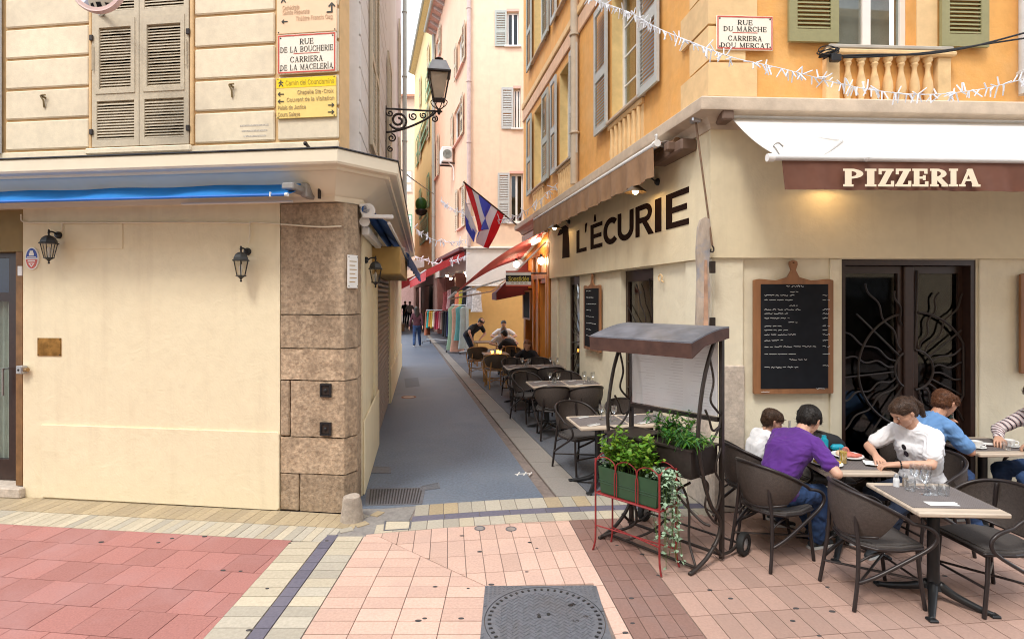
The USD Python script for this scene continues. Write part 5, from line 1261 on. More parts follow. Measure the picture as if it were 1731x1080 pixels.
def bulb(name, label, c, r, m, base):
    t = thing(name, label, 'lamp', c)
    part(t, 'globe', ball(c, r, 2), m, smooth=True)
    part(t, 'socket', [bar(c + np.array([0, 0, r * .7]), c + np.array([0, 0, r + .07]), r * .4), bar(c + np.array([0, 0, r + .06]), base, .008)], black)
    return t
c1_ = P(915, 441, 12.5); bulb('globe_lamp', 'right glowing globe lamp under the faded red awning', c1_, .085, coolbulb, RA.pt(pA(915, 0)[0], -.02, c1_[2] + .25))
c2_ = P(873, 447, 14.2); bulb('globe_lamp', 'left glowing globe lamp under the faded red awning', c2_, .085, coolbulb, RA.pt(UX + .1, -.02, c2_[2] + .3))
t = thing('tube_lamp', 'short lit tube lamp high on the orange wooden front', 'lamp', P(906, 409, 12.7))
a, b = P(900, 412, 12.9), P(912, 406, 12.3)
part(t, 'tube', bar(a, b, .035, 8), coolbulb); part(t, 'holder', bar(a + np.array([.03, .02, .06]), b + np.array([.03, .02, .06]), .045, 6), white)

# ------------------------------------------------------------------ awnings
def cloth(a0, a1, b0, b1, nu=24, nv=10, sag=.05, wob=.012, seed=0, k=7.):
    """A canvas from edge a0-a1 (at the wall) to edge b0-b1 (at the bar): sag downwards, slight ripples."""
    P_ = np.zeros((nv, nu, 3))
    for i, v in enumerate(np.linspace(0, 1, nv)):
        for j, u in enumerate(np.linspace(0, 1, nu)):
            p = (np.array(a0) * (1 - u) + np.array(a1) * u) * (1 - v) + (np.array(b0) * (1 - u) + np.array(b1) * u) * v
            p[2] -= sag * math.sin(math.pi * v) ; p[2] += wob * math.sin(u * k * 6.283 + seed + v * 1.3) * math.sin(math.pi * v)
            P_[i, j] = p
    return P_
def valance(p0, p1, h, nu=60, amp=.012, k=9., seed=0., drop=None, scallop=0., lean=(0, 0, 0)):
    p0, p1 = np.array(p0, float), np.array(p1, float); d = p1 - p0; n = np.array([-d[1], d[0], 0]); n /= np.linalg.norm(n)
    P_ = np.zeros((5, nu, 3))
    for i, v in enumerate(np.linspace(0, 1, 5)):
        for j, u in enumerate(np.linspace(0, 1, nu)):
            w = amp * v * (math.sin(u * k * 6.283 + seed) + .6 * math.sin(u * k * 2.7 * 6.283 + seed * 2))
            P_[i, j] = p0 + d * u + n * w + np.array([0, 0, -h * v * (1 - scallop * abs(math.sin(u * 3.1416 * 14)))]) + np.array(lean) * v
    return P_

# blue awning on the left front
A = thing('shop_awning', 'bright blue awning rolled nearly shut over the left cream wall', 'awning', LF.pt(-3, -.2, 3.2))
xe = LF.px(519, 300, -.12)[0]; xb = LF.px(484, 330, -.46)[0]; zb_ = LF.px(484, 328, -.46)[1]; zw_ = LF.px(519, 302, -.12)[1]
zw0, zb0 = zw_ - .005, zb_ - .005
part(A, 'canvas', thick(cloth(LF.pt(-7, -.12, zw_), LF.pt(xe, -.12, zw_), LF.pt(-7, -.46, zb0), LF.pt(xb, -.46, zb_), 90, 12, .05, .02, 0, 6.), [0, 0, -.006]), bluecloth, smooth=60)
part(A, 'front_bar', LF.tube([(-7, -.465, zb0 - .008), (xb + .0, -.465, zb_ - .008)], .014, 8), mat('blue_bar_paint', (.015, .12, .45), .4), smooth=40)
part(A, 'bar_end', LF.tube([(xb - .01, -.465, zb_ - .008), (xb + .02, -.465, zb_ - .008)], .018, 10), alu, smooth=40)
part(A, 'clip', LF.rbox(xb - .16, xb - .145, -.485, -.46, zb_ - .028, zb_ + .018, .004), alu)
part(A, 'roller', LF.tube([(-7, -.09, zw_ - .02), (xe + .02, -.09, zw_ - .02)], .035, 10), navycloth, smooth=40)
part(A, 'arm', [LF.rbox(xe - .10, xe + .02, -.42, -.05, zw_ - .16, zw_ - .10, .01), LF.rbox(xe - .02, xe + .05, -.22, -.02, zw_ - .20, zw_ - .06, .012)], mat('dull_arm_metal', (.30, .28, .26), .5, metal=.3), kind='stuff')
part(A, 'end_bracket', [LF.rbox(xe + .02, xe + .10, -.13, .0, zw_ - .10, zw_ + .05, .015), LF.tube([(xe, -.09, zw_), (xe + .15, -.09, zw_)], .026, 10)], iron)
part(A, 'crank_eye', LF.tube(smoothpath([(xe + .12, -.1, zw_), (xe + .13, -.12, zw_ - .12), (xe + .12, -.1, zw_ - .2)], 5), .016), iron)
u0_ = LF.px(322, 0)[0]
part(A, 'back_rail', LF.rbox(u0_, xe - .15, -.14, -.10, zw_ - .235, zw_ - .215, .004), white)

# navy awning on the left alley side
A = thing('shop_awning', 'navy blue awning along the alley side of the left building', 'awning', LA.pt(2, -.2, 3.1))
zz = 3.11
part(A, 'canvas', thick(cloth(LA.pt(.02, -.10, zz + .03), LA.pt(4.0, -.10, zz + .03), LA.pt(.10, -.30, zz - .13), LA.pt(4.0, -.36, zz - .18), 30, 6, .02, .008), [0, 0, -.006]), navycloth, smooth=60)
part(A, 'canvas', thick(cloth(LA.pt(4.05, -.10, zz + .03), LA.pt(9.6, -.10, zz + .03), LA.pt(4.05, -.42, zz - .16), LA.pt(9.6, -.60, zz - .30), 30, 6, .02, .008), [0, 0, -.006]), navycloth, smooth=60)
part(A, 'valance', thick(valance(LA.pt(4.05, -.42, zz - .16), LA.pt(9.6, -.60, zz - .30), .22, 40, .02, 6), [.004, 0, 0]), navycloth, smooth=60)
part(A, 'front_bar', LA.tube([(.08, -.31, zz - .14), (4.0, -.37, zz - .19), (9.6, -.61, zz - .31)], .018, 8), alu)
part(A, 'roller', LA.tube([(.0, -.08, zz - .01), (9.6, -.08, zz - .01)], .045, 10), navycloth, smooth=40)
part(A, 'cassette', LA.rbox(.15, 3.9, -.10, -.02, zz - .26, zz - .17, .01), alu)
for u in (.02, 3.98):
    part(A, 'end_bracket', [LA.m(mv(lathe([(.05, -.02), (.075, -.015), (.075, .015), (.05, .02)], 14), (u, -.17 if u > 1 else -.1, zz - .02), ry=math.pi / 2)), LA.rbox(u - .02, u + .03, -.36, -.04, zz - .10, zz - .06, .008)], alu)
part(A, 'motor', [LA.m(mv(lathe([(.03, -.02), (.055, -.015), (.055, .015), (.035, .03)], 12), (.08, -.06, zz - .13), ry=math.pi / 2)), LA.rbox(-.0, .10, -.10, -.01, zz + .015, zz + .045, .008)], alu)

# white and brown pizzeria awning
A = thing('shop_awning', 'white awning with brown valance lettered PIZZERIA above the diners', 'awning', RF.pt(2.5, -.6, 3.4))
ua, zwall = RF.px(1236, 199, -.12)
zb2 = 2.2 + (500 - 267) / 920 * 4.43
pB = lambda x, y: P(x, y, 4.43)
b0 = np.array([P(1322, 267, 4.43)[0], 4.43, zb2]); dirv = np.array([1, .05, 0]) / math.hypot(1, .05); b1 = b0 + dirv * 5.2
part(A, 'canvas', thick(cloth(RF.pt(ua, -.12, zwall), RF.pt(ua + 5.2, -.12, zwall), b0, b1, 110, 14, .05, .007, 1, 5.), [0, 0, -.006]), creamcloth, smooth=60)
part(A, 'front_bar', tube([b0 - dirv * .11, b1], .024, 10), alu, smooth=40)
part(A, 'bar_end', bar(b0 - dirv * .125, b0 - dirv * .07, .033, 12), white, smooth=40)
part(A, 'bar_hook', tube(smoothpath([b0 + [-.02, 0, .02], b0 + [-.05, -.0, .07], b0 + [-.07, 0, .10], b0 + [-.03, 0, .12], b0 + [.01, 0, .09]], 4), .007), steel)
part(A, 'valance_clip', mv(ball((0, 0, 0), .03, 1), b0 + dirv * .70 + [0, -.02, 0]), alu)
v0, v1 = b0 + dirv * .0 + [0, 0, -.02], b1 + [0, 0, -.02]
part(A, 'valance', thick(valance(v0, v1, .235, 120, .012, 11, .4, lean=(.03, .0, 0)), [0, .004, 0]), browncloth, smooth=60)
VW = Wall((b0 + [0, -.028, 0])[:2], dirv[:2])
ux = lambda x: VW.px(x, 300)[0]
for ch, x0, x1 in zip('PIZZERIA', (1425, 1462, 1484, 1513, 1542, 1572, 1604, 1621), (1459, 1481, 1511, 1540, 1569, 1603, 1619, 1657)):
    zl = VW.px(x0, 315.5)[1]
    part(A, 'letter', put(VW, serif_text(ch, .25, .125, .07, .125), ux(x0), ux(x1), zl, VW.px(x0, 285.5)[1] - zl, .0, .003), ivorytext)
part(A, 'roller', RF.tube([(ua - .02, -.11, zwall + .03), (ua + 5.2, -.11, zwall + .03)], .05, 10), alu, smooth=40)
part(A, 'arm', [tube([RF.pt(ua + k, -.1, zwall - .12), RF.pt(ua + k + .55, -.62, zwall - .36), b0 + dirv * (k + .05) + [0, .03, 0]], .02, 6) for k in (.25, 3.4)], alu, kind='stuff')
part(A, 'end_bracket', RF.rbox(ua - .14, ua - .02, -.24, -.02, zwall - .06, zwall + .1, .015), mat('dark_awning_bracket', (.16, .10, .07), .6))

# tan awning along the alley side of the restaurant
A = thing('shop_awning', 'faded tan canvas awning rolled up along the alley cornice over the painted name', 'awning', RA.pt(-3, -.4, 3.8))
dA = -.36
(un, zn), (uf, zf) = RA.px(1107, 245, dA), RA.px(903, 372, dA)
vh = zn - RA.px(1107, 299, dA)[1]
part(A, 'front_bar', RA.tube([(uf, dA, zf), (un + .03, dA, zn)], .03, 10), alu, smooth=40)
part(A, 'canvas', thick(cloth(RA.pt(uf, -.12, zf + .05), RA.pt(un, -.12, zn + .06), RA.pt(uf, dA, zf + .02), RA.pt(un, dA, zn + .02), 30, 5, .0, .006), [0, 0, .006]), creamcloth, smooth=60)
part(A, 'valance', thick(valance(RA.pt(uf, dA - .02, zf - .02), RA.pt(un, dA - .02, zn - .02), vh * .95, 120, .022, 12, 0), [.004, 0, 0]), tancloth, smooth=60)
part(A, 'roller', RA.tube([(uf, -.14, zf + .02), (un + .1, -.14, zn + .02)], .05, 10), tancloth, smooth=40)
part(A, 'bar_end', RA.tube([(un + .0, dA, zn), (un + .07, dA, zn)], .04, 10), white)
part(A, 'bar_hook', RA.tube(smoothpath([(un + .03, dA, zn + .03), (un + .05, dA, zn + .09), (un + .01, dA, zn + .1)], 4), .012), alu)
part(A, 'guide_arm', [RA.tube([(un + .05, dA, zn), (-.75, -.16, ZK + .02)], .014, 6)], alu)
part(A, 'cassette', [RA.rbox(-1.0, -.25, -.22, -.03, ZK - .14, ZK - .01, .02), RA.rbox(-.5, -.40, -.30, -.2, ZK - .10, ZK - .01, .01)], mat('dark_awning_bracket', (.16, .10, .07), .6), kind='stuff')
t = thing('awning_crank_rod', 'slim hanging crank rod with hook at the cream building corner', 'crank rod', RA.pt(-.3, -.25, 2.6))
pa_, pb_ = P(1176, 205, 5.55), P(1204, 415, 5.35)
part(t, 'rod', bar(pa_, pb_, .010), mat('brown_rod', (.16, .09, .05), .5)); part(t, 'gearbox', mv(rbox(-.05, .05, -.05, .05, -.02, .09, .015), pa_), steel)
part(t, 'hook', tube(smoothpath([pb_, pb_ + [.015, 0, -.03], pb_ + [.01, 0, -.06], pb_ + [-.015, 0, -.06], pb_ + [-.012, 0, -.035]], 5), .008), iron)

# faded red awning and maroon awning at the orange shop
A = thing('shop_awning', 'faded red pull-out awning reaching over the alley from the orange shop', 'awning', RA.pt(UE - 1, -.9, 3))
w0, w1 = P(905, 394, 12.15), P(884, 408, 14.9); w0[2] = 3.62; w1[2] = 3.62; w0 = RA.pt(UE - .1, -.1, 3.66); w1 = RA.pt(UX + .25, -.1, 3.22)
f0 = P(771, 494, 12.3); f1 = f0 + (w1 - w0) * [1, 1, .35]
part(A, 'canvas', thick(cloth(w0, w1, f0, f1, 16, 16, -.14, .015), [0, 0, -.006]), pinkcloth, smooth=60)
part(A, 'front_bar', tube([f0 + [0, -.05, 0], f1], .03, 8), alu)
part(A, 'roller', tube([w0, w1], .05, 8), alu)
part(A, 'arm', [tube([w + [0, .1, -.25], (w + f) / 2 + [.2, .1, -.35], f + [.05, .1, -.02]], .022, 6) for w, f in ((w0, f0), (w1 - [0, .3, 0], f1 - [0, .3, 0]))], alu, kind='stuff')
A = thing('shop_awning', 'dark maroon awning behind the hanging shop sign', 'awning', P(870, 480, 14.6))
w0, w1 = P(893, 440, 14.6), P(893, 444, 16.4); w0[2] = w1[2] = 3.25; f0 = P(839, 495, 14.6); f1 = f0 + np.array([-.2, 2.2, 0])
part(A, 'canvas', thick(cloth(w0, w1, f0, f1, 8, 8, .03, .0), [0, 0, -.01]), maroon)
part(A, 'valance', [thick(valance(f0, f1, .2, 10, .0), [.004, 0, 0])], maroon)
q_ = np.array([w0, f0, f0 - [0, 0, .2], w0 - [0, 0, 1.0]]); part(A, 'side_panel', thick(np.array([[q_[0], q_[3]], [q_[1], q_[2]]]), [0, .01, 0]), maroon)
# hanging sign
(sx0, sy0), (sx1, sy1) = (855, 458), (898, 484)
SW_ = Wall((P(855, 0, 12.2)[0], 12.2), (1, 0)); sw_ = lambda y: CH + (500 - y) / 920 * 12.2
t = thing('hanging_sign', 'projecting shop sign with dark band and gold lettering between red and white stripes', 'shop sign', P(876, 484, 12.2))
wd = P(898, 0, 12.2)[0] - P(855, 0, 12.2)[0]
part(t, 'panel', SW_.rbox(0, wd, 0, .05, sw_(484), sw_(458), .006), white)
part(t, 'red_stripe', SW_.box(.0, wd, -.004, -.001, sw_(460.2), sw_(457.8)), signred); part(t, 'red_stripe', SW_.box(.0, wd, -.004, -.001, sw_(484.2), sw_(481.6)), signred)
part(t, 'dark_band', SW_.box(.0, wd, -.004, -.001, sw_(476), sw_(465.5)), black)
part(t, 'lettering', put(SW_, textpoly('Sonstidée', True), .06, wd - .05, sw_(475), (sw_(467) - sw_(475)) * .95, -.005, .003), mat('gold_lettering', (.50, .40, .06), .5))
part(t, 'small_line', [SW_.box(.12 + k * .1, .19 + k * .1, -.0025, -.001, sw_(479.6), sw_(478.2)) for k in range(4)], textgrey, kind='stuff')
part(t, 'bracket', SW_.tube([(wd - .02, .02, sw_(462)), (wd + .35, .02, sw_(462))], .02, 6), iron)

# red shop awnings on the peach house side
A = thing('shop_awning', 'red shop awning with deep valance over the clothes racks', 'awning', MS.pt(-3, -1, 3.6))
w0, w1 = MS.pt(-.2, -.1, 4.05), MS.pt(-8.5, -.1, 4.05); f0, f1 = MS.pt(-.2, -1.7, 3.25), MS.pt(-8.5, -1.7, 3.05)
part(A, 'canvas', thick(cloth(w0, w1, f0, f1, 24, 8, .06, .02), [0, 0, -.006]), redcloth, smooth=60)
part(A, 'valance', thick(valance(f0, f1, .42, 50, .02, 8), [.004, 0, 0]), redcloth, smooth=60)
part(A, 'front_bar', tube([f0, f1], .03, 6), alu)
part(A, 'side_panel', thick(np.array([[w0, w0 - [0, 0, .3]], [f0, f0 - [0, 0, .3]]]), [0, .01, 0]), redcloth)
part(A, 'roof_edge', MS.rbox(-8.6, -.1, -.35, .0, 4.06, 4.22, .02), mat('dark_shop_ledge', (.12, .05, .05), .7))
A = thing('shop_awning', 'red shop awning with white board further along the alley', 'awning', NS.pt(-3, -1, 3.4))
w0, w1 = NS.pt(-.5, -.1, 3.9), NS.pt(-11, -.1, 3.9); f0, f1 = NS.pt(-.5, -2.2, 3.0), NS.pt(-11, -2.0, 3.0)
part(A, 'canvas', thick(cloth(w0, w1, f0, f1, 16, 6, .05, .02), [0, 0, -.01]), redcloth, smooth=60)
part(A, 'valance', thick(valance(f0, f1, .5, 30, .02, 8), [.006, 0, 0]), redcloth, smooth=60)
part(A, 'side_panel', thick(np.array([[w0, w0 - [0, 0, .4]], [f0, f0 - [0, 0, .5]]]), [0, .01, 0]), redcloth)
part(A, 'board', thick(np.array([[w0 + [-.4, -.6, .55], w0 + [-.4, -.6, .05]], [f0 + [0, -.6, 1.1], f0 + [0, -.6, .6]]]), [0, .03, 0]), white)
for k, (x, y, Y) in enumerate(((756, 466, 25), (787, 461, 23.4), (762, 471, 26), (790, 466, 22.8))):
    c = P(x, y, Y); t = thing('spot_lamp', ['left pair, upper: small lit spot lamp under the red awning', 'right pair, upper: small lit spot lamp under the red awning', 'left pair, lower: small lit spot lamp under the red awning', 'right pair, lower: small lit spot lamp under the red awning'][k], 'lamp', c)
    part(t, 'bulb', ball(c, .07, 1), coolbulb); part(t, 'can', mv(lathe([(.09, 0.02), (.09, .16), (.05, .2)], 10), c), white)

# ------------------------------------------------------------------ flag
t = thing('flag', 'red, white and blue striped flag drooping from a slanted pole over the alley', 'flag', P(850, 362, 14.2))
p0, p1 = P(785, 309, 13.6), P(852, 363, 14.6)
pe = RA.pt(UX + .1, -.02, p1[2] - (p1 - p0)[2] * 0 + (p1 - p0)[2] / 1.0 * .55)
part(t, 'pole', bar(p0 + (p0 - p1) * .02, p1 + (p1 - p0) * .5, .02, 8), mat('dark_pole_wood', (.06, .03, .02), .5))
rowsF = []
sv = np.linspace(0, 1, 31)
tips = [(0, 809, 394), (.167, 820, 390), (.333, 823, 386), (.62, 815, 391), (.68, 803, 410), (.833, 814, 417), (1, 829, 420)]
for s in sv:
    a = p0 + (p1 - p0) * s
    tx = np.interp(s, [q[0] for q in tips], [q[1] for q in tips]); ty = np.interp(s, [q[0] for q in tips], [q[2] for q in tips])
    b = P(tx, ty, 13.6 + s * 1.0 + .25 * math.sin(s * 9))
    rowsF.append([a + (b - a) * v + np.array([.05 * math.sin(s * 14 + v * 3) * v, .14 * math.sin(s * 12 + v * 4) * v, -.0]) for v in np.linspace(0, 1, 14)])
Fg = np.array(rowsF)
for (i, j, m_f, nm) in ((0, 5, flagred, 'red_stripe'), (5, 10, flagwhite, 'white_stripe'), (10, 20, flagblue, 'blue_stripe'), (20, 25, flagwhite, 'white_stripe'), (25, 30, flagred, 'red_stripe')):
    part(t, nm, thick(Fg[i:j + 1], [0, .006, 0]), m_f, smooth=60)

def drape(q, Y): return np.array([[P(*(np.array(q[0]) * (1 - u) + np.array(q[1]) * u), Y + .10 * math.sin(u * 5)) * (1 - v) + P(*(np.array(q[3]) * (1 - u) + np.array(q[2]) * u), Y + .12 * math.sin(u * 5 + 1)) * v for v in np.linspace(0, 1, 6)] for u in np.linspace(0, 1, 8)])
part(t, 'white_stripe', thick(drape([(786, 336), (807, 392), (802, 399), (786, 366)], 13.8), [0, .006, 0]), flagwhite, smooth=60)
part(t, 'blue_stripe', thick(drape([(786, 364), (804, 394), (801, 410), (788, 388)], 13.75), [0, .006, 0]), flagblue, smooth=60)

# ------------------------------------------------------------------ garlands and cables
def garland(label, pts, per, ln, r, seed, group='garlands of white light tubes strung over the alley'):
    R_ = random.Random(seed); p = smoothpath(pts, 14)
    t = thing('light_garland', label, 'garland', pts[0], group=group)
    part(t, 'wire', tube(p, r * .55, 5), tinsel)
    L = np.linalg.norm(np.diff(p, axis=0), axis=1); cum = np.r_[0, np.cumsum(L)]; sticks = []
    for k in range(int(cum[-1] * per)):
        d = R_.uniform(0, cum[-1]); c = np.array([np.interp(d, cum, p[:, i]) for i in range(3)])
        a = R_.gauss(-1.57, .6) if R_.random() < .72 else R_.uniform(0, 3.14)
        e = np.array([math.cos(a) * .8, R_.uniform(-.5, .5), math.sin(a)]) * ln * R_.uniform(.6, 1.15)
        sticks.append(tube([c, c + e], [r, r * .8], 5))
    part(t, 'light_tubes', sticks, tinsel, kind='stuff')
    return t
garland('nearest white garland crossing the orange corner above the pizzeria awning', [P(x, y, Y) for x, y, Y in ((985, -6, 6.6), (1060, 20, 6.1), (1112, 48, 5.6), (1180, 76, 5.1), (1240, 98, 4.85), (1320, 116, 4.8), (1420, 142, 4.85), (1500, 156, 4.85), (1570, 160, 4.85), (1640, 154, 4.8), (1700, 142, 4.75), (1770, 122, 4.7))], 46, .088, .0068, 3)
garland('white garland from the orange wall past the flag to the peach house', [P(x, y, Y) for x, y, Y in ((942, 310, 11.5), (905, 345, 12.4), (870, 366, 13.5), (830, 372, 15), (780, 360, 18), (745, 340, 21))], 11, .16, .012, 4)
garland('white garland from the awning to the peach house above the red shop awning', [P(x, y, Y) for x, y, Y in ((700, 385, 20), (730, 404, 21), (760, 410, 21.5), (790, 405, 22.2))], 12, .2, .018, 5)
garland('lowest white garland along the red shop awning edge', [P(x, y, Y) for x, y, Y in ((700, 432, 24), (725, 442, 24), (750, 446, 23), (775, 438, 22), (795, 428, 21.5))], 14, .2, .018, 6)
wire('overhead_cable', 'thin overhead wire from the left alley wall to the yellow house', [P(672, 282, 16.5), P(700, 305, 22), P(733, 328, 32)], .02, cable)
CWp = lambda x, y, Y=5.45: P(x, y, Y)
wire('black_cable', 'upper black cable running off right from the balustrade', [CWp(1418, 95), CWp(1480, 93), CWp(1560, 92), CWp(1640, 80), CWp(1740, 54)], .010, cable)
wire('black_cable', 'lower black cable running off right from the balustrade', [CWp(1425, 98), CWp(1500, 95), CWp(1580, 88), CWp(1660, 76), CWp(1740, 64)], .009, cable)
co = []
for k in range(7):
    a = np.linspace(0, 2 * np.pi, 16, endpoint=False); c = CWp(1398 + k * 1.5, 86 + (k % 3) * 3); w, h = rng.uniform(.06, .12), rng.uniform(.025, .05)
    co.append(tube(np.c_[c[0] + w * np.cos(a), np.full(16, 5.44 + .01 * k), c[2] + h * np.sin(a + .3 * k)], .006, 5, closed=True))
t = thing('cable_coil', 'tangled coil of black cable on the orange wall beside the balustrade', 'cable', CWp(1398, 86)); part(t, 'loops', co, cable, kind='stuff')
part(t, 'junction_box', mv(rbox(-.05, .05, -.03, .03, -.04, .03, .008), CWp(1412, 98)), black)
# convex mirror
c = P(166, -23, 5.1)
t = thing('traffic_mirror', 'round convex traffic mirror with pink rim cut by the top of the picture', 'mirror', c)
MW = mv(lathe([(0, .06), (.07, .055), (.14, .038), (.20, .014), (.23, 0), (.23, -.02), (0, -.03)], 32), rx=math.pi / 2)
part(t, 'mirror', mv(MW, c), mat('mirror_silver', (.55, .58, .66), .05, metal=1., var=.02), smooth=40)
part(t, 'rim', mv(mv(lathe([(.228, -.03), (.25, -.03), (.255, 0), (.245, .02), (.229, .012)], 32), rx=math.pi / 2), c), mat('pink_rim', (.60, .42, .38), .5), smooth=40)
part(t, 'arm', tube([c + [0, .03, 0], c + [0, .3, .05], LF.pt(LF.px(168, -20)[0], 0, c[2] + .1)], .02), steel)
# ------------------------------------------------------------------ chalkboards
def scribble(W, u0, u1, z, h, d, R_, r=.0022):
    """A handwritten line too small to read: a run of little loops with gaps between words."""
    out, u = [], u0
    while u < u1 - .01:
        e = min(u1, u + R_.uniform(.03, .10)); n = max(3, int((e - u) / .007)); x = np.linspace(u, e, n)
        out.append(W.tube(np.c_[x, np.full(n, d), z + h * np.array([R_.uniform(-.5, .6) for _ in x])], r, 4)); u = e + R_.uniform(.012, .02)
    return out
def cutting_board(label, W, px_, d=-.012, text=None, handle=True, seed=1):
    (u0, z1), (u1, z0) = W.px(px_[0], px_[1], d), W.px(px_[2], px_[3], d)
    c, w, h = (u0 + u1) / 2, u1 - u0, z1 - z0
    t = thing('menu_chalkboard', label, 'chalkboard', W.pt(c, d, z0))
    hp = [(u0, z0), (u1, z0), (u1, z1), (u1 - .06, z1 + .012), (c + w * .22, z1 - .005), (c + .06, z1 + .03), (c + .022, z1 + .10), (c + .042, z1 + .16), (c + .038, z1 + .19), (c, z1 + .205), (c - .038, z1 + .19), (c - .042, z1 + .16), (c - .022, z1 + .10), (c - .06, z1 + .03), (c - w * .22, z1 - .005), (u0 + .06, z1 + .012), (u0, z1)]
    q = Polygon(hp).buffer(-.015).buffer(.015)
    q = q.difference(Point(c, z1 + .175).buffer(.008, 8))
    part(t, 'board', W.ex(q, d - .028, d), woodbrown)
    b = w * .085
    part(t, 'slate', W.rbox(u0 + b, u1 - b * .8, d - .033, d - .0285, z0 + b * .75, z1 - b * .6, .002), slate)
    R_ = random.Random(seed); dd = d - .0345
    for y, x0, x1, h_ in text or []:
        for s in [cat(scribble(W, u0 + w * x0, u0 + w * x1, z1 - h * y, h_, dd, R_))]:
            part(t, 'chalk_writing', s, chalk, kind='stuff')
    return t
rowsT = [(.055, .40, .62, .016), (.105, .45, .55, .012)]
for y, e in ((.135, .50), (.175, .48)): rowsT += [(y, .13, e, .008), (y, .86, .95, .011)]
rowsT.append((.225, .44, .54, .011))
for y, e in ((.26, .58), (.295, .42), (.335, .44)): rowsT += [(y, .13, e, .008), (y, .86, .95, .011)]
rowsT.append((.37, .43, .54, .010))
for y, e in ((.405, .34), (.44, .44), (.48, .52), (.53, .36), (.585, .78), (.65, .52)): rowsT += [(y, .13, e, .008), (y, .86, .95, .011)]
rowsT += [(.70, .44, .66, .014), (.765, .13, .55, .012), (.755, .86, .95, .012), (.955, .78, .92, .010), (.98, .09, .19, .008)]
cutting_board('large black menu board shaped like a wooden cutting board left of the grille door', RF, (1272, 473.5, 1406, 664), text=rowsT)
cutting_board('menu board in dark red brown wood cut off by the right edge of the picture', RF, (1722, 464, 1850, 630), text=[(.1, .2, .6, .01), (.2, .2, .7, .01)], seed=5)
cutting_board('narrow black cutting board menu hung on the alley wall', RA, (989, 484, 1017, 597), text=[(.08 + .1 * k, .2, .5 + .3 * ((k * 7) % 3) / 2, .012) for k in range(8)], seed=8)

# carved weathered post at the corner
t = thing('weathered_post', 'tall weathered wooden post with flaking pink and blue paint at the restaurant corner', 'post', P(1190, 552, 5.42))
PW_ = Wall(P(1190, 500, 5.40)[:2], (1, .0)); pw = lambda x, y: PW_.px(x, y)
prof = [(1176, 570), (1178, 500), (1179, 462), (1177, 425), (1180, 385), (1184, 372), (1191, 368), (1198, 372), (1200, 390), (1199, 420), (1196, 450), (1199, 490), (1197, 530), (1196, 572)]
poly = Polygon([pw(*q) for q in prof]).buffer(.01).buffer(-.008)
fl = MATS.get('flaking') or mat('flaking_painted_wood', (.42, .34, .27), .8, var=.4, vs=6, var2=.85, vs2=7, tint=(.20, .25, .33), bump=.5, bs=30, stretch=(1, 1, .35))
v, f = PW_.ex(poly, -.03, .03); part(t, 'post', (v, f), fl)
part(t, 'batten', PW_.ex(Polygon([pw(*q) for q in ((1189, 440), (1193, 440), (1195, 572), (1187, 572))]), -.042, -.031), mat('raw_pink_wood', (.50, .30, .20), .8, var=.3))
for y in (450, 545):
    z = pw(1190, y)[1]; part(t, 'bracket', PW_.m(rbox(pw(1199, 0)[0], pw(1208, 0)[0], -.03, .02, z - .07, z + .05, .004)), iron)

# ------------------------------------------------------------------ foliage
def leaf(L, w, bend=.25):
    """One leaf: a folded, bent blade along +x."""
    return np.array([[0, 0, 0], [L * .35, w / 2, .06 * L], [L * .35, -w / 2, .06 * L], [L * .75, w * .32, -.02 * L - bend * L * .3], [L * .75, -w * .32, -.02 * L - bend * L * .3], [L, 0, -bend * L * .7], [L * .4, 0, 0.]]), np.array([[0, 6, 1], [0, 2, 6], [1, 6, 3], [6, 2, 4], [3, 6, 5], [6, 4, 5]])
def bunch(points, L, w, R_, up=.4, bend=.3):
    """Leaves at the points, each turned at random; points: (position, outward direction)."""
    out = []
    for p, o in points:
        s = R_.uniform(.65, 1.25); v, f = leaf(L * s, w * s, bend * R_.uniform(.3, 1.6))
        x = np.array(o, float) + [R_.gauss(0, .5), R_.gauss(0, .5), R_.gauss(up, .4)]; x /= np.linalg.norm(x)
        y = np.cross([R_.gauss(0, .35), R_.gauss(0, .35), 1.], x); y /= max(np.linalg.norm(y), 1e-6); z = np.cross(x, y)
        out.append((v @ np.array([x, y, z]) + p, f))
    return cat(out)
def shoots(base, n, h, spread, R_, per, along=None):
    """Stems rising from the base line and the leaf points along them."""
    stems, pts = [], []
    for k in range(n):
        b = np.array(base, float) + (np.array(along) * R_.uniform(-.5, .5) if along is not None else 0) + [R_.gauss(0, .02), R_.gauss(0, .02), 0]
        a = R_.uniform(0, 6.283); r = spread * math.sqrt(R_.random()); hh = h * R_.uniform(.55, 1.1) * (1 - .35 * r / spread)
        tip = b + [r * math.cos(a), r * math.sin(a), hh]
        c = smoothpath([b, b + (tip - b) * [.35, .35, .55], tip], 5); stems.append(tube(c, np.linspace(.004, .0015, len(c)), 4))
        for j in range(per):
            s = R_.uniform(.3, 1.0); i = s * (len(c) - 1); q = c[int(i)] + (c[min(int(i) + 1, len(c) - 1)] - c[int(i)]) * (i % 1)
            th = R_.uniform(0, 6.283); pts.append((q, [math.cos(th), math.sin(th), 0]))
    return stems, pts
def plant(label, base, n, h, spread, per, L, w, mats, seed, along=None, up=.4, bend=.3, cat_='plant'):
    R_ = random.Random(seed); t = thing('potted_plant', label, cat_, base)
    st_, pts = shoots(base, n, h, spread, R_, per, along); R_.shuffle(pts)
    part(t, 'stems', st_, stemm, kind='stuff')
    k = len(pts) // len(mats)
    for i, m in enumerate(mats): part(t, 'leaves', bunch(pts[i * k:(i + 1) * k], L, w, R_, up, bend), m, kind='stuff')
    return t

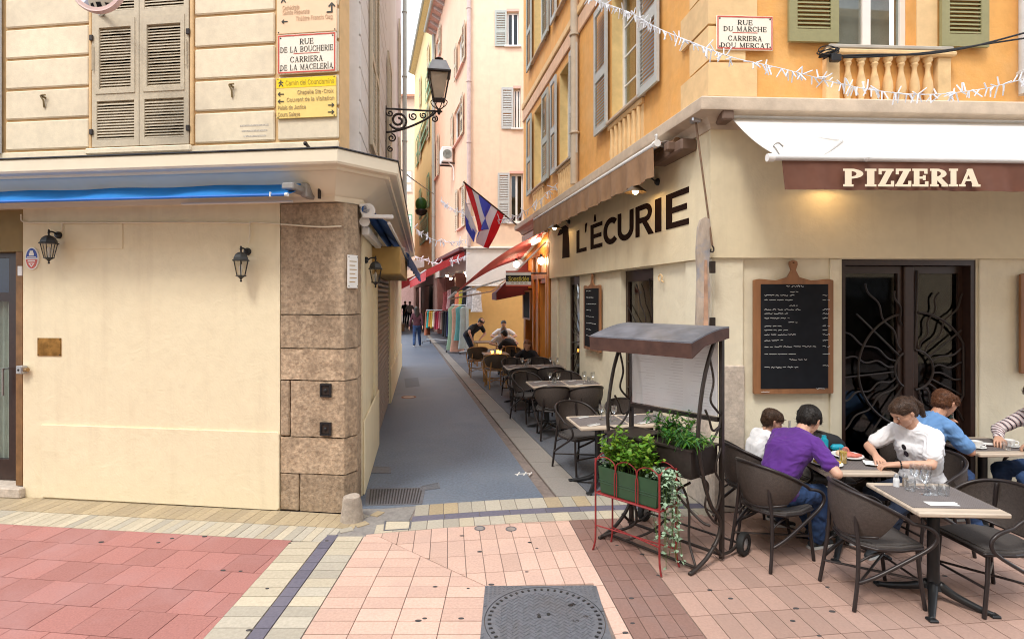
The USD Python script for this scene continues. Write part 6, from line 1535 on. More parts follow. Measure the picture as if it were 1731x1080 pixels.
# ------------------------------------------------------------------ wheeled wrought iron menu stand
FLp, FRp, RRp, RLp = (np.array(q) for q in ((.787, 4.92), (1.396, 4.28), (2.0, 4.70), (1.31, 5.36)))
SRw, SLw = Wall(FRp, RRp - FRp), Wall(FLp, RRp - FRp)
t = thing('menu_stand', 'wheeled wrought iron menu stand with roof, glazed menu and dark planter box', 'menu stand', (*(FLp + RRp) / 2, 0))
bow = smoothpath([(0, 0, .012), (.10, 0, .035), (.23, 0, .085), (.36, 0, .19), (.405, 0, .30), (.36, 0, .40), (.27, 0, .50), (.167, 0, .75), (.112, 0, 1.01), (.122, 0, 1.24), (.183, 0, 1.52), (.278, 0, 1.75), (.385, 0, 1.92)], 6)
cx0 = np.array([0, 0, 0.])
vine1 = [(.26, .0, 1.70), (.31, .0, 1.50), (.27, .0, 1.35), (.36, .0, 1.25), (.41, .0, 1.20), (.36, .0, 1.08), (.23, 0, .98), (.13, 0, 1.0)]
vine2 = [(.20, 0, 1.28), (.25, 0, 1.20), (.30, 0, 1.10), (.40, 0, 1.12)]
vine3 = [(.42, 0, .95), (.33, 0, .78), (.42, 0, .62), (.36, 0, .45), (.30, 0, .40)]
vine4 = [(.13, 0, .76), (.24, 0, .66), (.20, 0, .50), (.33, 0, .34), (.44, 0, .30)]
for W in (SRw, SLw):
    part(t, 'bow', W.tube(bow, .017, 7), iron, smooth=True)
    part(t, 'post', W.box(.405, .437, -.016, .016, .02, 1.93), iron)
    for vn in (vine1, vine2, vine3, vine4): part(t, 'vine_scroll', W.tube(smoothpath(vn, 6), .010, 6), iron, smooth=True)
    part(t, 'axle_arm', W.tube(smoothpath([(.30, 0, .16), (.42, 0, .06), (.56, 0, .05), (.66, 0, .09)], 6), .013, 6), iron, smooth=True)
def sb(u, z, k): return SRw.pt(u, 0, z) * (1 - k) + SLw.pt(u, 0, z) * k
part(t, 'foot_bar', bar(sb(.10, .03, 0), sb(.10, .03, 1), .013), iron)
part(t, 'foot_bar', bar(sb(.40, .06, -.02), sb(.40, .06, 1.02), .014), iron)
part(t, 'cross_scroll', tube(smoothpath([sb(.08, .04, .0), sb(.15, .2, .12), sb(.2, .42, .16), sb(.2, .60, .22), sb(.15, .74, .35)], 6), .011, 6), iron, smooth=True)
part(t, 'cross_scroll', tube(smoothpath([sb(.2, .66, .15), sb(.22, .55, .3), sb(.22, .45, .2), sb(.22, .36, .05), sb(.24, .34, -.02)], 6), .011, 6), iron, smooth=True)
part(t, 'cross_scroll', tube(smoothpath([sb(.2, .70, .72), sb(.24, .46, .62), sb(.22, .32, .42), sb(.12, .18, .5), sb(.05, .06, .72)], 6), .011, 6), iron, smooth=True)
part(t, 'cross_scroll', tube(smoothpath([sb(.2, .70, .85), sb(.2, .40, .78), sb(.15, .2, .7), sb(.05, .1, .85), sb(.02, .03, .98)], 6), .013, 6), iron, smooth=True)
part(t, 'axle', bar(sb(.66, .09, -.08), sb(.66, .09, 1.08), .010), iron)
for k, W in ((-.05, SRw), (1.05, SLw)):
    c = sb(.66, .095, k); ax = (sb(0, 0, 0) - sb(0, 0, 1)); an = math.atan2(ax[1], ax[0])
    wm = lambda p, n=20: mv(mv(lathe(p, n), ry=math.pi / 2), c, rz=0)
    rot = lambda m: (lambda q: (np.c_[(q[0] - c)[:, 0] * math.cos(an) - (q[0] - c)[:, 1] * math.sin(an), (q[0] - c)[:, 0] * math.sin(an) + (q[0] - c)[:, 1] * math.cos(an), (q[0] - c)[:, 2]] + c, q[1]))(m)
    whl = part(t, 'wheel', rot(wm([(.055, -.025), (.088, -.026), (.095, -.015), (.095, .015), (.088, .026), (.055, .025), (.055, -.025)])), rubber, smooth=40)
    part(whl, 'rim', rot(wm([(.0, -.018), (.055, -.015), (.055, .015), (.03, .022), (.0, .03)], 14)), steel)
# roof of bent sheet with a deep fascia
ry = np.linspace(0, 1, 8); zr = lambda s: 1.83 + .105 * math.sin(s * 1.5) / math.sin(1.5)
top = np.array([[sb(-.05 + .49 * s, zr(s), k) for s in ry] for k in (-.06, 1.06)])
part(t, 'roof', thick(top, [0, 0, .012]), mat('weathered_zinc_roof', (.13, .135, .155), .36, metal=.2, var=.25, vs=8, var2=.7, vs2=4, tint=(.24, .24, .27), bump=.1, bs=20), smooth=40)
fas = mat('rusty_brown_sheet', (.075, .035, .025), .55, metal=.3, var=.25, vs=10, bump=.1)
part(t, 'fascia', hull([sb(u, z, k) for u in (-.052, -.042) for z in (1.712, 1.829) for k in (-.06, 1.06)]), fas)
for k in (-.06, 1.06):
    pr_ = [(-.041, 1.712), (.12, 1.80)] + [(.44, 1.85)] + [(-.05 + .49 * s, zr(s) - .001) for s in ry[::-1]]
    c_ = np.array([sb(u, z, k) for u, z in pr_]); w_ = (sb(0, 0, k + .012) - sb(0, 0, k))
    n_c = len(c_); cp = trimesh.creation.triangulate_polygon(Polygon(pr_), engine='earcut')
    idx = [int(np.argmin([math.hypot(a[0] - q[0], a[1] - q[1]) for a in pr_])) for q in cp[0]]; F_ = np.array(cp[1]); F_ = np.array(idx)[F_]
    rng_ = np.arange(n_c); nx_ = (rng_ + 1) % n_c
    part(t, 'roof_cheek', (np.vstack([c_, c_ + w_]), np.vstack([F_, F_[:, ::-1] + n_c, np.c_[rng_, nx_, nx_ + n_c], np.c_[rng_, nx_ + n_c, rng_ + n_c]])), fas)
# glazed menu
mb = lambda u0, u1, z0, z1, k0, k1: hull([sb(u, z, k) for u in (u0, u1) for z in (z0, z1) for k in (k0, k1)])
part(t, 'menu_sheet', mb(.40, .412, 1.20, 1.86, .03, .97), mat('backlit_menu_sheet', (.84, .85, .86), .7, var=.04, vs=5, trans=.15))
part(t, 'menu_glass', mb(.388, .392, 1.19, 1.86, .02, .98), pane('menu_glass', (.99, .99, .99), .05))
part(t, 'menu_rail', mb(.385, .43, 1.155, 1.19, .02, .98), iron)
R_ = random.Random(4); ln = []
for cidx in range(3):
    for k in range(24):
        if R_.random() < .85: a_ = .07 + cidx * .31; ln.append(mb(.3985, .3995, 1.24 + k * .025, 1.247 + k * .025, a_, a_ + R_.uniform(.10, .26)))
part(t, 'menu_print', ln, mat('faint_print', (.74, .74, .75), .9), kind='stuff')
# planter box
part(t, 'planter_box', [mb(.07, .085, .73, .955, .04, .96), mb(.40, .415, .73, .955, .04, .96), mb(.085, .40, .73, .745, .04, .96), mb(.086, .399, .746, .955, .04, .055), mb(.086, .399, .746, .955, .945, .96)], iron)
part(t, 'planter_rim', [mb(.055, .10, .955, .97, .02, .98), mb(.385, .43, .955, .97, .02, .98), mb(.101, .384, .955, .97, .02, .08), mb(.101, .384, .955, .97, .92, .98), mb(.101, .384, .955, .968, .62, .92)], iron)
part(t, 'soil', mb(.09, .395, .90, .93, .06, .94), soil)
p_ = sb(.22, .93, .33); plant('bushy dark green plant in the menu stand planter box', p_, 26, .34, .17, 16, .062, .022, [leafB, leafB, leafA], 3, along=sb(0, 0, .5) - sb(0, 0, .2))
p_ = sb(.17, .93, .14); plant('ferny bright green plant spilling at the right end of the stand planter box', p_, 26, .20, .19, 15, .07, .014, [leafA, leafB], 4, up=.1, bend=.9, along=sb(0, 0, .3) - sb(0, 0, .1))
# ------------------------------------------------------------------ red iron plant stand
pa, pb, pc, pd = (np.array(q) for q in ((.70, 4.72), (1.17, 4.26), (1.36, 4.42), (.885, 4.87)))
t = thing('plant_stand', 'red iron plant stand with looped rim in front of the menu stand', 'plant stand', (*(pa + pc) / 2, 0))
ctr = (pa + pb + pc + pd) / 4
PH = .80
for q in (pa, pb, pc, pd):
    i_ = ctr + (q - ctr) * .93
    part(t, 'leg', tube(smoothpath([(*q, .0), (*(ctr + (q - ctr) * .965), .04), (*i_, .14), (*i_, .5), (*i_, PH)], 5), .0085, 6), redmetal, smooth=True)
inn = [ctr + (q - ctr) * .93 for q in (pa, pb, pc, pd)]
for z in (.50, .515):
    for k in range(4): part(t, 'tray_bar', bar((*inn[k], z), (*inn[(k + 1) % 4], z), .008, 6), redmetal)
    break
part(t, 'tray', hull([(*(ctr + (q - ctr) * .9), z) for q in inn for z in (.496, .506)]), redmetal)
part(t, 'brace', bar((*inn[0], .22), (*inn[2], .14), .006), redmetal); part(t, 'brace', bar((*inn[1], .22), (*inn[3], .14), .006), redmetal)
for k in range(4):
    a_, b_ = inn[k], inn[(k + 1) % 4]; n = 3 if np.linalg.norm(b_ - a_) > .4 else 1
    for j in range(n):
        p0, p1 = a_ + (b_ - a_) * j / n, a_ + (b_ - a_) * (j + 1) / n
        part(t, 'rim_loop', tube(smoothpath([(*p0, PH - .08), (*(p0 * .92 + p1 * .08), PH - .01), (*(p0 * .5 + p1 * .5), PH + .025), (*(p0 * .08 + p1 * .92), PH - .01), (*p1, PH - .08)], 5), .0055, 5), redmetal, smooth=True)
        if j:
            for s in (-.05, .05): q0 = p0 + (p1 - p0) * s; part(t, 'rim_upright', tube(smoothpath([(*q0, .505), (*q0, PH - .12), (*p0, PH - .07)], 4), .0045, 5), redmetal)
t = thing('planter_trough', 'long dark green planter trough held in the red stand', 'planter', (*ctr, .51))
q8 = lambda s, z: [(*(ctr + (q - ctr) * s), z) for q in inn]
outer = q8(.87, .512) + q8(.94, .735)
v = np.array(q8(.86, .512) + q8(.93, .735) + q8(.88, .735) + q8(.86, .70)); F_ = []
for a in (0, 4, 8):
    for k in range(4): b = (k + 1) % 4; F_ += [[a + k, a + b, a + 4 + b], [a + k, a + 4 + b, a + 4 + k]]
F_ += [[0, 2, 1], [0, 3, 2]]
part(t, 'trough', (v, np.array(F_)), greenbox); part(t, 'soil', hull(q8(.855, .66) + q8(.86, .70)), soil)
for z in (.60, .62): part(t, 'rib', tube([(*(ctr + (q - ctr) * (.885 + (z - .51) * .28)), z) for q in inn], .003, 4, closed=True), greenbox)
ea = inn[1] - inn[0]
b3 = lambda k, z=.69: np.array([*(ctr + ea * k), z])
plant('light green bushy plant at the left end of the red stand', b3(-.25), 34, .40, .17, 20, .040, .036, [leafA, leafA2, leafA], 11, along=np.array([*ea, 0]) * .22)
plant('light green bushy plant in the middle of the red stand', b3(.10), 38, .40, .17, 20, .040, .036, [leafA, leafA2, leafA], 12, along=np.array([*ea, 0]) * .26)
R_ = random.Random(9); t = thing('trailing_ivy', 'pale variegated ivy trailing from the right end of the red stand', 'plant', b3(.42))
st_, pts = [], []
for k in range(16):
    b = b3(.40 + R_.uniform(-.14, .08)) + [R_.gauss(0, .03), R_.gauss(0, .03), .04]
    o = np.array([R_.uniform(.0, .13), R_.uniform(-.13, .03), 0]); drop = R_.uniform(.10, .62) if k % 3 else R_.uniform(.5, .72)
    c = smoothpath([b, b + o * .7 + [0, 0, .07], b + o + [0, 0, -.02], b + o * 1.1 + [R_.gauss(0, .02), R_.gauss(0, .02), -drop * .5], b + o * (1.0 + .1 * R_.random()) + [0, 0, -drop]], 6)
    st_.append(tube(c, .002, 4))
    for j in range(int(8 + drop * 40)):
        q = c[R_.randrange(len(c))]; th = R_.uniform(0, 6.28); pts.append((q + [R_.gauss(0, .012), R_.gauss(0, .012), R_.gauss(0, .01)], [math.cos(th), math.sin(th), 0]))
for k in range(40):
    q = b3(R_.uniform(.15, .5), .745) + [R_.gauss(0, .04), R_.gauss(0, .04), R_.uniform(0, .06)]; pts.append((q, [R_.gauss(0, 1), R_.gauss(0, 1), .3]))
part(t, 'stems', st_, stemm, kind='stuff'); part(t, 'leaves', bunch(pts, .034, .028, R_, .1, .5), leafC, kind='stuff')
R_ = random.Random(10); t = thing('trailing_ivy', 'small tuft of pale ivy at the left end of the red stand', 'plant', b3(-.46))
pts = [(b3(-.46 + R_.uniform(-.04, .03), .75) + [R_.gauss(0, .03), R_.gauss(0, .03), R_.uniform(-.03, .05)], [R_.gauss(0, 1), R_.gauss(0, 1), .2]) for k in range(46)]
part(t, 'leaves', bunch(pts, .03, .024, R_, .2, .5), leafC, kind='stuff')
part(t, 'stems', [tube(smoothpath([b3(-.44), b3(-.46, .76), b3(-.49, .77), b3(-.50, .72)], 4), .002, 4)], stemm, kind='stuff')

# ------------------------------------------------------------------ bistro chairs and tables
def make_chair(name, label, cat_, loc, rz, group, frame, weave, seat_m, cane=False):
    """Armchair facing +x: a hoop sloping from the back into arms that curl under, woven back, padded seat."""
    t = thing(name, label, cat_, loc, rz, group)
    rim, n = [], 33
    for a in np.linspace(-1, 1, n):
        th = a * 2.0                                  # 0 at the middle of the back
        x = -.03 - .235 * math.cos(th); y = .275 * math.sin(th)
        if abs(a) > .78: y = .275 * math.sin(1.5) * np.sign(a); 
        s = min(1, max(0, (x + .265) / .40)); rim.append((x, y, .825 - .10 * s ** 1.5 - .10 * s))
    sgn = lambda s: smoothpath([(.10, s * .272, .640), (.20, s * .274, .615), (.262, s * .274, .57), (.262, s * .272, .51), (.20, s * .268, .45), (.05, s * .255, .36), (-.12, s * .235, .26), (-.225, s * .205, .20)], 5)
    rim = [p for p in rim if p[0] < .09]
    full = np.vstack([sgn(-1)[::-1], rim, sgn(1)])
    part(t, 'hoop', tube(full, .0135, 8), frame, smooth=True, world=False)
    lowb = [(-.03 - .20 * math.cos(a), .225 * math.sin(a), .475 + .05 * abs(math.sin(a)) ** 2) for a in np.linspace(-1.25, 1.25, 17)]
    part(t, 'lower_back_bar', tube(lowb, .010, 6), frame, smooth=True, world=False)
    rr = [p for p in rim if p[0] < .02]; P_ = np.zeros((8, len(rr), 3))
    for j, p in enumerate(rr):
        a = math.atan2(p[1] / .275, -(p[0] + .03) / .235); a = max(-1.25, min(1.25, a * 1.0))
        q = np.array([-.03 - .20 * math.cos(a), .225 * math.sin(a), .475 + .05 * abs(math.sin(a)) ** 2])
        for i, s in enumerate(np.linspace(0, 1, 8)):
            P_[i, j] = q * (1 - s) + np.array(p) * s + np.array([-.025 * math.sin(math.pi * s) * math.cos(a), .02 * math.sin(math.pi * s) * math.sin(a), 0])
    part(t, 'backrest', thick(P_, [.010, 0, 0]), weave, smooth=60, world=False)
    so = Polygon([(.225, -.20), (.235, -.19), (.235, .19), (.225, .20), (.05, .235), (-.10, .215), (-.19, .14), (-.225, .0), (-.19, -.14), (-.10, -.215), (.05, -.235)]).buffer(-.02).buffer(.02)
    sv_, sf_ = ex(so, .022); sv_[:, 2] += .437
    part(t, 'seat', [(sv_, sf_), mv(ex(so.buffer(-.02), .008), (0, 0, .459))], seat_m, world=False)
    part(t, 'seat_rim', tube([(x, y, .436) for x, y in list(so.exterior.coords)[:-1]], .012, 6, closed=True), frame, smooth=True, world=False)
    for s in (-1, 1):
        part(t, 'leg', tube(smoothpath([(-.215, s * .135, .80), (-.215, s * .155, .60), (-.212, s * .175, .43), (-.232, s * .195, .2), (-.262, s * .205, .006)], 5), .014, 8), frame, smooth=True, world=False)
        part(t, 'leg', tube([(.20, s * .185, .436), (.212, s * .192, .25), (.245, s * .2, .006)], .014, 8), frame, smooth=True, world=False)
        part(t, 'side_brace', tube(smoothpath([(-.222, s * .18, .33), (-.10, s * .18, .39), (.06, s * .18, .425)], 5), .008, 6), frame, smooth=True, world=False)
    part(t, 'stretcher', bar((-.24, -.195, .17), (.222, .194, .21), .009), frame, world=False)
    part(t, 'stretcher', bar((-.24, .195, .17), (.222, -.194, .21), .009), frame, world=False)
    part(t, 'stretcher', bar((.222, -.19, .20), (.222, .19, .20), .009), frame, world=False)
    return t
CL = 'bistro armchairs of the restaurant terrace'
ch0 = make_chair('bistro_chair', 'brown woven armchair nearest the camera at the left of the empty front table', 'chair', (2.64, 4.0, 0), .02, CL, chairtube, wickerm, seatm)
def chair(x, y, rz, label): return copy(ch0, (x, y, 0), rz, label)
chair(3.44, 3.93, math.pi + .10, 'brown woven armchair at the right of the empty front table, cut by the picture edge')
chair(2.20, 4.60, .42, 'brown woven armchair under the man in purple')
chair(2.26, 5.12, .12, 'brown woven armchair under the boy in white')
chair(3.60, 4.74, math.pi + .12, 'brown woven armchair under the woman with the ponytail')
chair(3.86, 5.22, .10, 'brown woven armchair under the man in the light blue shirt')
chair(5.18, 5.16, math.pi, 'brown woven armchair under the person in stripes at the right edge')
chair(3.02, 5.34, -1.45, 'brown woven armchair against the grille door with a bag on it')
ca = math.pi / 2 + math.atan(.179)
fa = ca + math.pi
chair(.83, 6.90, fa + .35, 'brown woven armchair behind the nearest alley table, left one')
chair(1.50, 7.06, fa, 'brown woven armchair behind the nearest alley table, right one by the wall')
chair(.62, 8.50, ca - .1, 'left brown woven armchair at the near side of the second alley table')
chair(1.14, 8.52, ca + .12, 'right brown woven armchair at the near side of the second alley table')
chair(.28, 9.62, fa + .4, 'brown woven armchair behind the second alley table, left one')
chair(.98, 9.72, fa, 'brown woven armchair behind the second alley table, right one')
chair(.22, 10.62, ca, 'left brown woven armchair at the near side of the third alley table')
chair(.74, 10.70, ca, 'right brown woven armchair at the near side of the third alley table')
chair(.06, 11.85, fa + .2, 'brown woven armchair behind the third alley table, left one')
chair(.62, 11.92, fa, 'brown woven armchair behind the third alley table, right one')

matw = mat('brown_woven_placemat', (.10, .082, .078), .7, var=.3, vs=160, bump=.4, bs=240, obj=True)
matw2 = mat('pale_placemat_thread', (.28, .25, .24), .7, var=.1)
def make_table(label, loc, rz, group):
    t = thing('bistro_table', label, 'table', loc, rz, group)
    part(t, 'tabletop', rbox(-.30, .30, -.30, .30, .712, .745, .008), tabletop, world=False)
    part(t, 'placemat', rbox(-.285, .285, -.215, .225, .7452, .7482, .001), matw, world=False)
    part(t, 'placemat_weave', [box(x - .0018, x + .0018, -.213, .223, .7482, .7488) for x in np.arange(-.278, .28, .0125)], matw2, world=False, kind='stuff')
    part(t, 'column', lathe([(.06, .09), (.042, .14), (.038, .2), (.038, .66), (.05, .70)], 14), black, smooth=40, world=False)
    part(t, 'top_plate', rbox(-.17, .17, -.17, .17, .70, .7115, .003), black, world=False)
    for k in range(4):
        a = math.pi / 2 * k + .15 + math.pi / 4
        sec = smoothpath([(.03 * math.cos(a), .03 * math.sin(a), .12), (.12 * math.cos(a), .12 * math.sin(a), .07), (.27 * math.cos(a), .27 * math.sin(a), .022), (.33 * math.cos(a), .33 * math.sin(a), .014)], 5)
        part(t, 'foot', tube(sec, np.linspace(.034, .016, len(sec)), 7), black, smooth=True, world=False)
        part(t, 'foot_pad', rbox(.33 * math.cos(a) - .03, .33 * math.cos(a) + .03, .33 * math.sin(a) - .03, .33 * math.sin(a) + .03, .0, .02, .006), black, world=False)
    return t
TG = 'limed wood bistro tables of the restaurant terrace'
tb0 = make_table('empty limed wood table with placemat and glasses nearest the camera', (3.05, 3.94, 0), -.045, TG)
def table(x, y, rz, label): return copy(tb0, (x, y, 0), rz, label)
tB = table(2.88, 4.765, -.02, 'limed wood table with plates between the purple and the white diners')
table(4.60, 5.32, 0.03, 'limed wood table with coffee cups at the right edge')
table(2.90, 5.37 - .0, -.02, 'limed wood table with bottles joined behind the diners\' table') if False else None
ar = math.atan(.179)
TA = []
for k, (x, y, l1, l2) in enumerate(((1.00, 6.33, 'nearest alley table behind the menu stand, left half', 'nearest alley table behind the menu stand, half against the wall'), (.58, 9.02, 'second alley table, left half with glasses and napkins', 'second alley table, half against the wall'), (.16, 11.15, 'third alley table, left half with glasses', 'third alley table, half against the wall'))):
    for j, l in enumerate((l1, l2)):
        q = (x + j * .60 * math.cos(ar), y + j * .60 * math.sin(ar)); TA.append((*q, k, j)); table(*q, ar, 'limed wood ' + l)

# cane chairs and small tables of the orange eatery
cg = 'honey cane chairs of the orange eatery'
cc = make_chair('cane_chair', 'honey cane armchair with dark woven back turned to us at the orange eatery', 'chair', (-.40, 13.05, 0), ca + .1, cg, canem, canedark, seatm)
copy(cc, (-.95, 14.9, 0), ca, 'honey cane armchair further back beside the bending waiter')
copy(cc, (.0, 14.6, 0), fa, 'honey cane armchair by the orange wall behind the candle table')
def plain_table(label, loc, rz, w=.62, d=.62):
    t = thing('cafe_table', label, 'table', loc, rz)
    part(t, 'tabletop', rbox(-w / 2, w / 2, -d / 2, d / 2, .72, .75, .006), mat('brown_cafe_tabletop', (.24, .17, .12), .4, var=.2), world=False)
    for sx in (-1, 1):
        for sy in (-1, 1): part(t, 'leg', rbox(sx * (w / 2 - .05) - .02, sx * (w / 2 - .05) + .02, sy * (d / 2 - .05) - .02, sy * (d / 2 - .05) + .02, 0, .72, .004), canem, world=False)
    return t
plain_table('small brown table with glowing candles behind the nearest cane chair', (-.42, 13.75, 0), ar)
plain_table('small brown table the waiter is leaning over', (-.80, 17.35, 0), ar, .8, .7)
for k, (x, y) in enumerate(((-.50, 13.7), (-.36, 13.78), (-.30, 13.62))):
    t = thing('candle_glass', ['leftmost lit amber candle glass on the cane chair table', 'farthest lit amber candle glass on the cane chair table', 'nearest lit amber candle glass on the cane chair table'][k], 'candle', (x, y, .75), group='candle glasses')
    part(t, 'glass', mv(lathe([(.028, 0), (.032, .05), (.034, .07)], 8), (x, y, .7515)), glow('candle_glow', (1.0, .36, .06), 3.2))

# ------------------------------------------------------------------ things on the tables
def dup(first, spots, labels):
    for (q, l) in zip(spots, labels): copy(first, q, 0, l)
def make_glass(name, label, cat_, prof, loc, m, fill=None, fm=None, group=None):
    t = thing(name, label, cat_, loc, 0, group)
    part(t, 'glass', lathe(prof, 16, False), m, smooth=50, world=False)
    if fill is not None: part(t, 'drink', lathe(fill, 16), fm, smooth=50, world=False)
    return t
wine = [(.032, 0), (.033, .002), (.006, .006), (.004, .02), (.004, .075), (.012, .085), (.034, .115), (.038, .14), (.034, .175)]
tumb = [(.031, 0.001), (.033, .004), (.036, .08)]
zt = .7492
gw = 'stemmed glasses on the empty front table'
g0 = make_glass('wine_glass', 'stemmed clear wine glass at the back of the empty front table', 'glass', wine, (3.05, 4.12, zt), cleargl, group=gw)
dup(g0, [(3.12, 4.10, zt), (3.02, 3.98, zt)], ['second stemmed clear glass on the empty front table beside the first', 'short stemmed clear glass nearest the paper on the front table'])
tg = 'clear tumblers on the tables'
g1 = make_glass('tumbler', 'clear tumbler at the right of the glasses on the front table', 'glass', tumb, (3.15, 3.97, zt), cleargl, group=tg)
dup(g1, [(2.97, 4.06, zt), (3.08, 3.98, zt)], ['clear tumbler at the left of the glasses on the front table', 'clear tumbler between the stemmed glasses on the front table'])
for x, lab, m in ((2.93, 'glass salt shaker at the back of the front table', mat('salt', (.7, .7, .7), .8)), (3.0, 'glass pepper shaker at the back of the front table', mat('ground_pepper', (.25, .2, .16), .8))):
    t = thing('shaker', lab, 'shaker', (x, 4.15, zt))
    part(t, 'body', mv(lathe([(.02, 0), (.021, .05), (.016, .07), (.0, .07)], 10), (x, 4.15, zt)), m); part(t, 'cap', mv(lathe([(.017, .07), (.017, .082), (.010, .094), (.0, .096)], 10), (x, 4.15, zt)), steel, smooth=40)
t = thing('paper_slip', 'white paper slip lying on the placemat of the front table', 'paper', (2.98, 3.80, zt)); part(t, 'sheet', mv(rbox(-.10, .10, -.035, .035, 0, .002, .0005), (3.0, 3.80, zt), rz=-.05), paper); part(t, 'top_sheet', mv(rbox(-.06, .06, -.014, .014, .0022, .003, .0003), (3.05, 3.805, zt), rz=.08), napkin)
# the diners' table
def plate(label, x, y, foods):
    t = thing('plate', label, 'plate', (x, y, zt))
    part(t, 'dish', mv(lathe([(.0, .0), (.07, 0), (.115, .016), (.13, .02), (.128, .024), (.07, .007), (.0, .007)], 24), (x, y, zt)), china, smooth=40)
    for k, (fx, fy, r, m, sq) in enumerate(foods): part(t, 'food', mv(ball((0, 0, 0), r, 1, sq), (x + fx, y + fy, zt + .012 + r * sq[2] * .6)), m)
    return t
fy_ = mat('yellow_food', (.60, .38, .04), .5, var=.3); fg_ = mat('salad_leaves', (.10, .22, .02), .5, var=.4); fr_ = mat('cured_ham', (.55, .17, .13), .5, var=.3); fc_ = mat('pale_cheese', (.66, .50, .34), .5, var=.2)
plate('white plate of yellow and green food in front of the purple diner', 2.70, 4.68, [(.0, .0, .05, fg_, (1.2, .9, .5)), (.05, -.02, .045, fy_, (1.6, .5, .5)), (-.05, .03, .04, fy_, (1, 1, .5)), (.03, .05, .035, fr_, (1, 1, .6))])
plate('white plate of ham and cheese beside the juice glass', 3.02, 4.90, [(.0, .0, .05, fr_, (1.4, .9, .5)), (.06, -.03, .04, fr_, (1.4, .6, .5)), (-.04, .03, .045, fc_, (1, 1, .6)), (.02, .06, .035, fr_, (1, .6, 1.2))])
plate('white plate of pale food in front of the boy', 2.56, 5.0, [(.0, .0, .045, fc_, (1.4, .9, .5)), (.05, .02, .035, fy_, (1, 1, .5))])
make_glass('juice_glass', 'tall glass of cloudy yellow juice on the diners table', 'glass', [(.0, 0), (.027, 0), (.033, .135)], (2.86, 4.70, zt), cleargl, [(.0, .0085), (.0255, .009), (.0305, .105), (.0, .105)], juice)
make_glass('beer_glass', 'stemmed glass of amber drink on the diners table', 'glass', [(.033, 0), (.006, .008), (.005, .05), (.02, .075), (.036, .13), (.036, .19)], (2.72, 4.98, zt), cleargl, [(.0, .075), (.017, .08), (.0335, .13), (.0335, .155), (.0, .155)], beer)
def bottle(label, loc, prof, m, liquid=None, lm=None):
    t = thing('bottle', label, 'bottle', loc)
    part(t, 'glass', mv(lathe(prof, 16, False), loc), m, smooth=50)
    if liquid: part(t, 'liquid', mv(lathe(liquid, 16), loc), lm, smooth=50)
    return t
car = [(.0, 0), (.045, 0), (.05, .02), (.05, .10), (.035, .14), (.017, .18), (.016, .26), (.019, .27)]
bottle('clear water carafe between the purple and white diners', (2.64, 4.98, zt), car, cleargl, [(.0, .007), (.045, .02), (.045, .098), (.03, .125), (.0, .125)], waterm)
bottle('tall clear oil bottle behind the water carafe', (2.58, 5.06, zt), [(.0, 0), (.033, 0), (.035, .03), (.03, .12), (.014, .18), (.011, .29)], cleargl, [(.0, .007), (.029, .03), (.026, .10), (.0, .10)], mat('olive_oil', (.22, .22, .02), .2))
make_glass('wine_glass', 'glass of dark drink in front of the boy', 'glass', wine, (2.50, 4.86, zt), cleargl, [(.0, .09), (.011, .0925), (.031, .119), (.034, .138), (.0, .138)], winem)
make_glass('tumbler', 'small clear tumbler behind the yellow food plate', 'glass', tumb, (2.80, 4.86, zt), cleargl)
t = thing('napkin', 'crumpled white napkin by the white plate', 'napkin', (3.10, 4.72, zt))
v, f = grid(np.array([[(x, y, .006 + .02 * meshkit.noise(np.array([x * 30, y * 30, 1.]))) for x in np.linspace(-.09, .09, 9)] for y in np.linspace(-.07, .07, 9)])); part(t, 'sheet', mv((v, f), (3.12, 4.66, zt), rz=-.4), napkin, smooth=True)
# coffee table at the right edge
for x, y, lab in ((4.44, 5.20, 'white coffee cup on saucer in front of the man in blue'), (4.80, 5.25, 'white coffee cup on saucer by the striped sleeve')):
    t = thing('coffee_cup', lab, 'cup', (x, y, zt))
    part(t, 'saucer', mv(lathe([(.0, 0), (.04, 0), (.075, .012), (.074, .016), (.04, .005), (.0, .005)], 20), (x, y, zt)), china, smooth=40)
    part(t, 'cup', mv(lathe([(.02, .006), (.024, .010), (.04, .04), (.044, .066), (.041, .066), (.036, .04), (.02, .014), (.0, .013)], 18), (x, y, zt)), china, smooth=40)
    part(t, 'handle', mv(tube(smoothpath([(.041, 0, .055), (.062, 0, .055), (.062, 0, .03), (.036, 0, .028)], 5), .005, 6), (x, y, zt), rz=-.8), china, smooth=True)
make_glass('tumbler', 'clear water tumbler at the front edge of the coffee table', 'glass', tumb, (4.66, 5.13, zt), cleargl)
t = thing('paper_tray', 'small tray with a paper bill between the coffee cups', 'tray', (4.62, 5.28, zt)); part(t, 'tray', mv(rbox(-.09, .09, -.06, .06, 0, .012, .004), (4.62, 5.30, zt), rz=-.3), darkdoor); part(t, 'bill', mv(rbox(-.07, .07, -.045, .045, .0122, .014, .0005), (4.62, 5.30, zt), rz=-.3), napkin)
bottle('tall tapering glass water bottle on the coffee table', (4.38, 5.42, zt), [(.0, 0), (.036, 0), (.038, .02), (.038, .12), (.028, .19), (.013, .27), (.014, .30)], bottlegl, [(.0, .007), (.033, .02), (.033, .09), (.0, .09)], waterm)
make_glass('tumbler', 'greenish tumbler beside the tall water bottle', 'glass', tumb, (4.46, 5.40, zt), bottlegl)
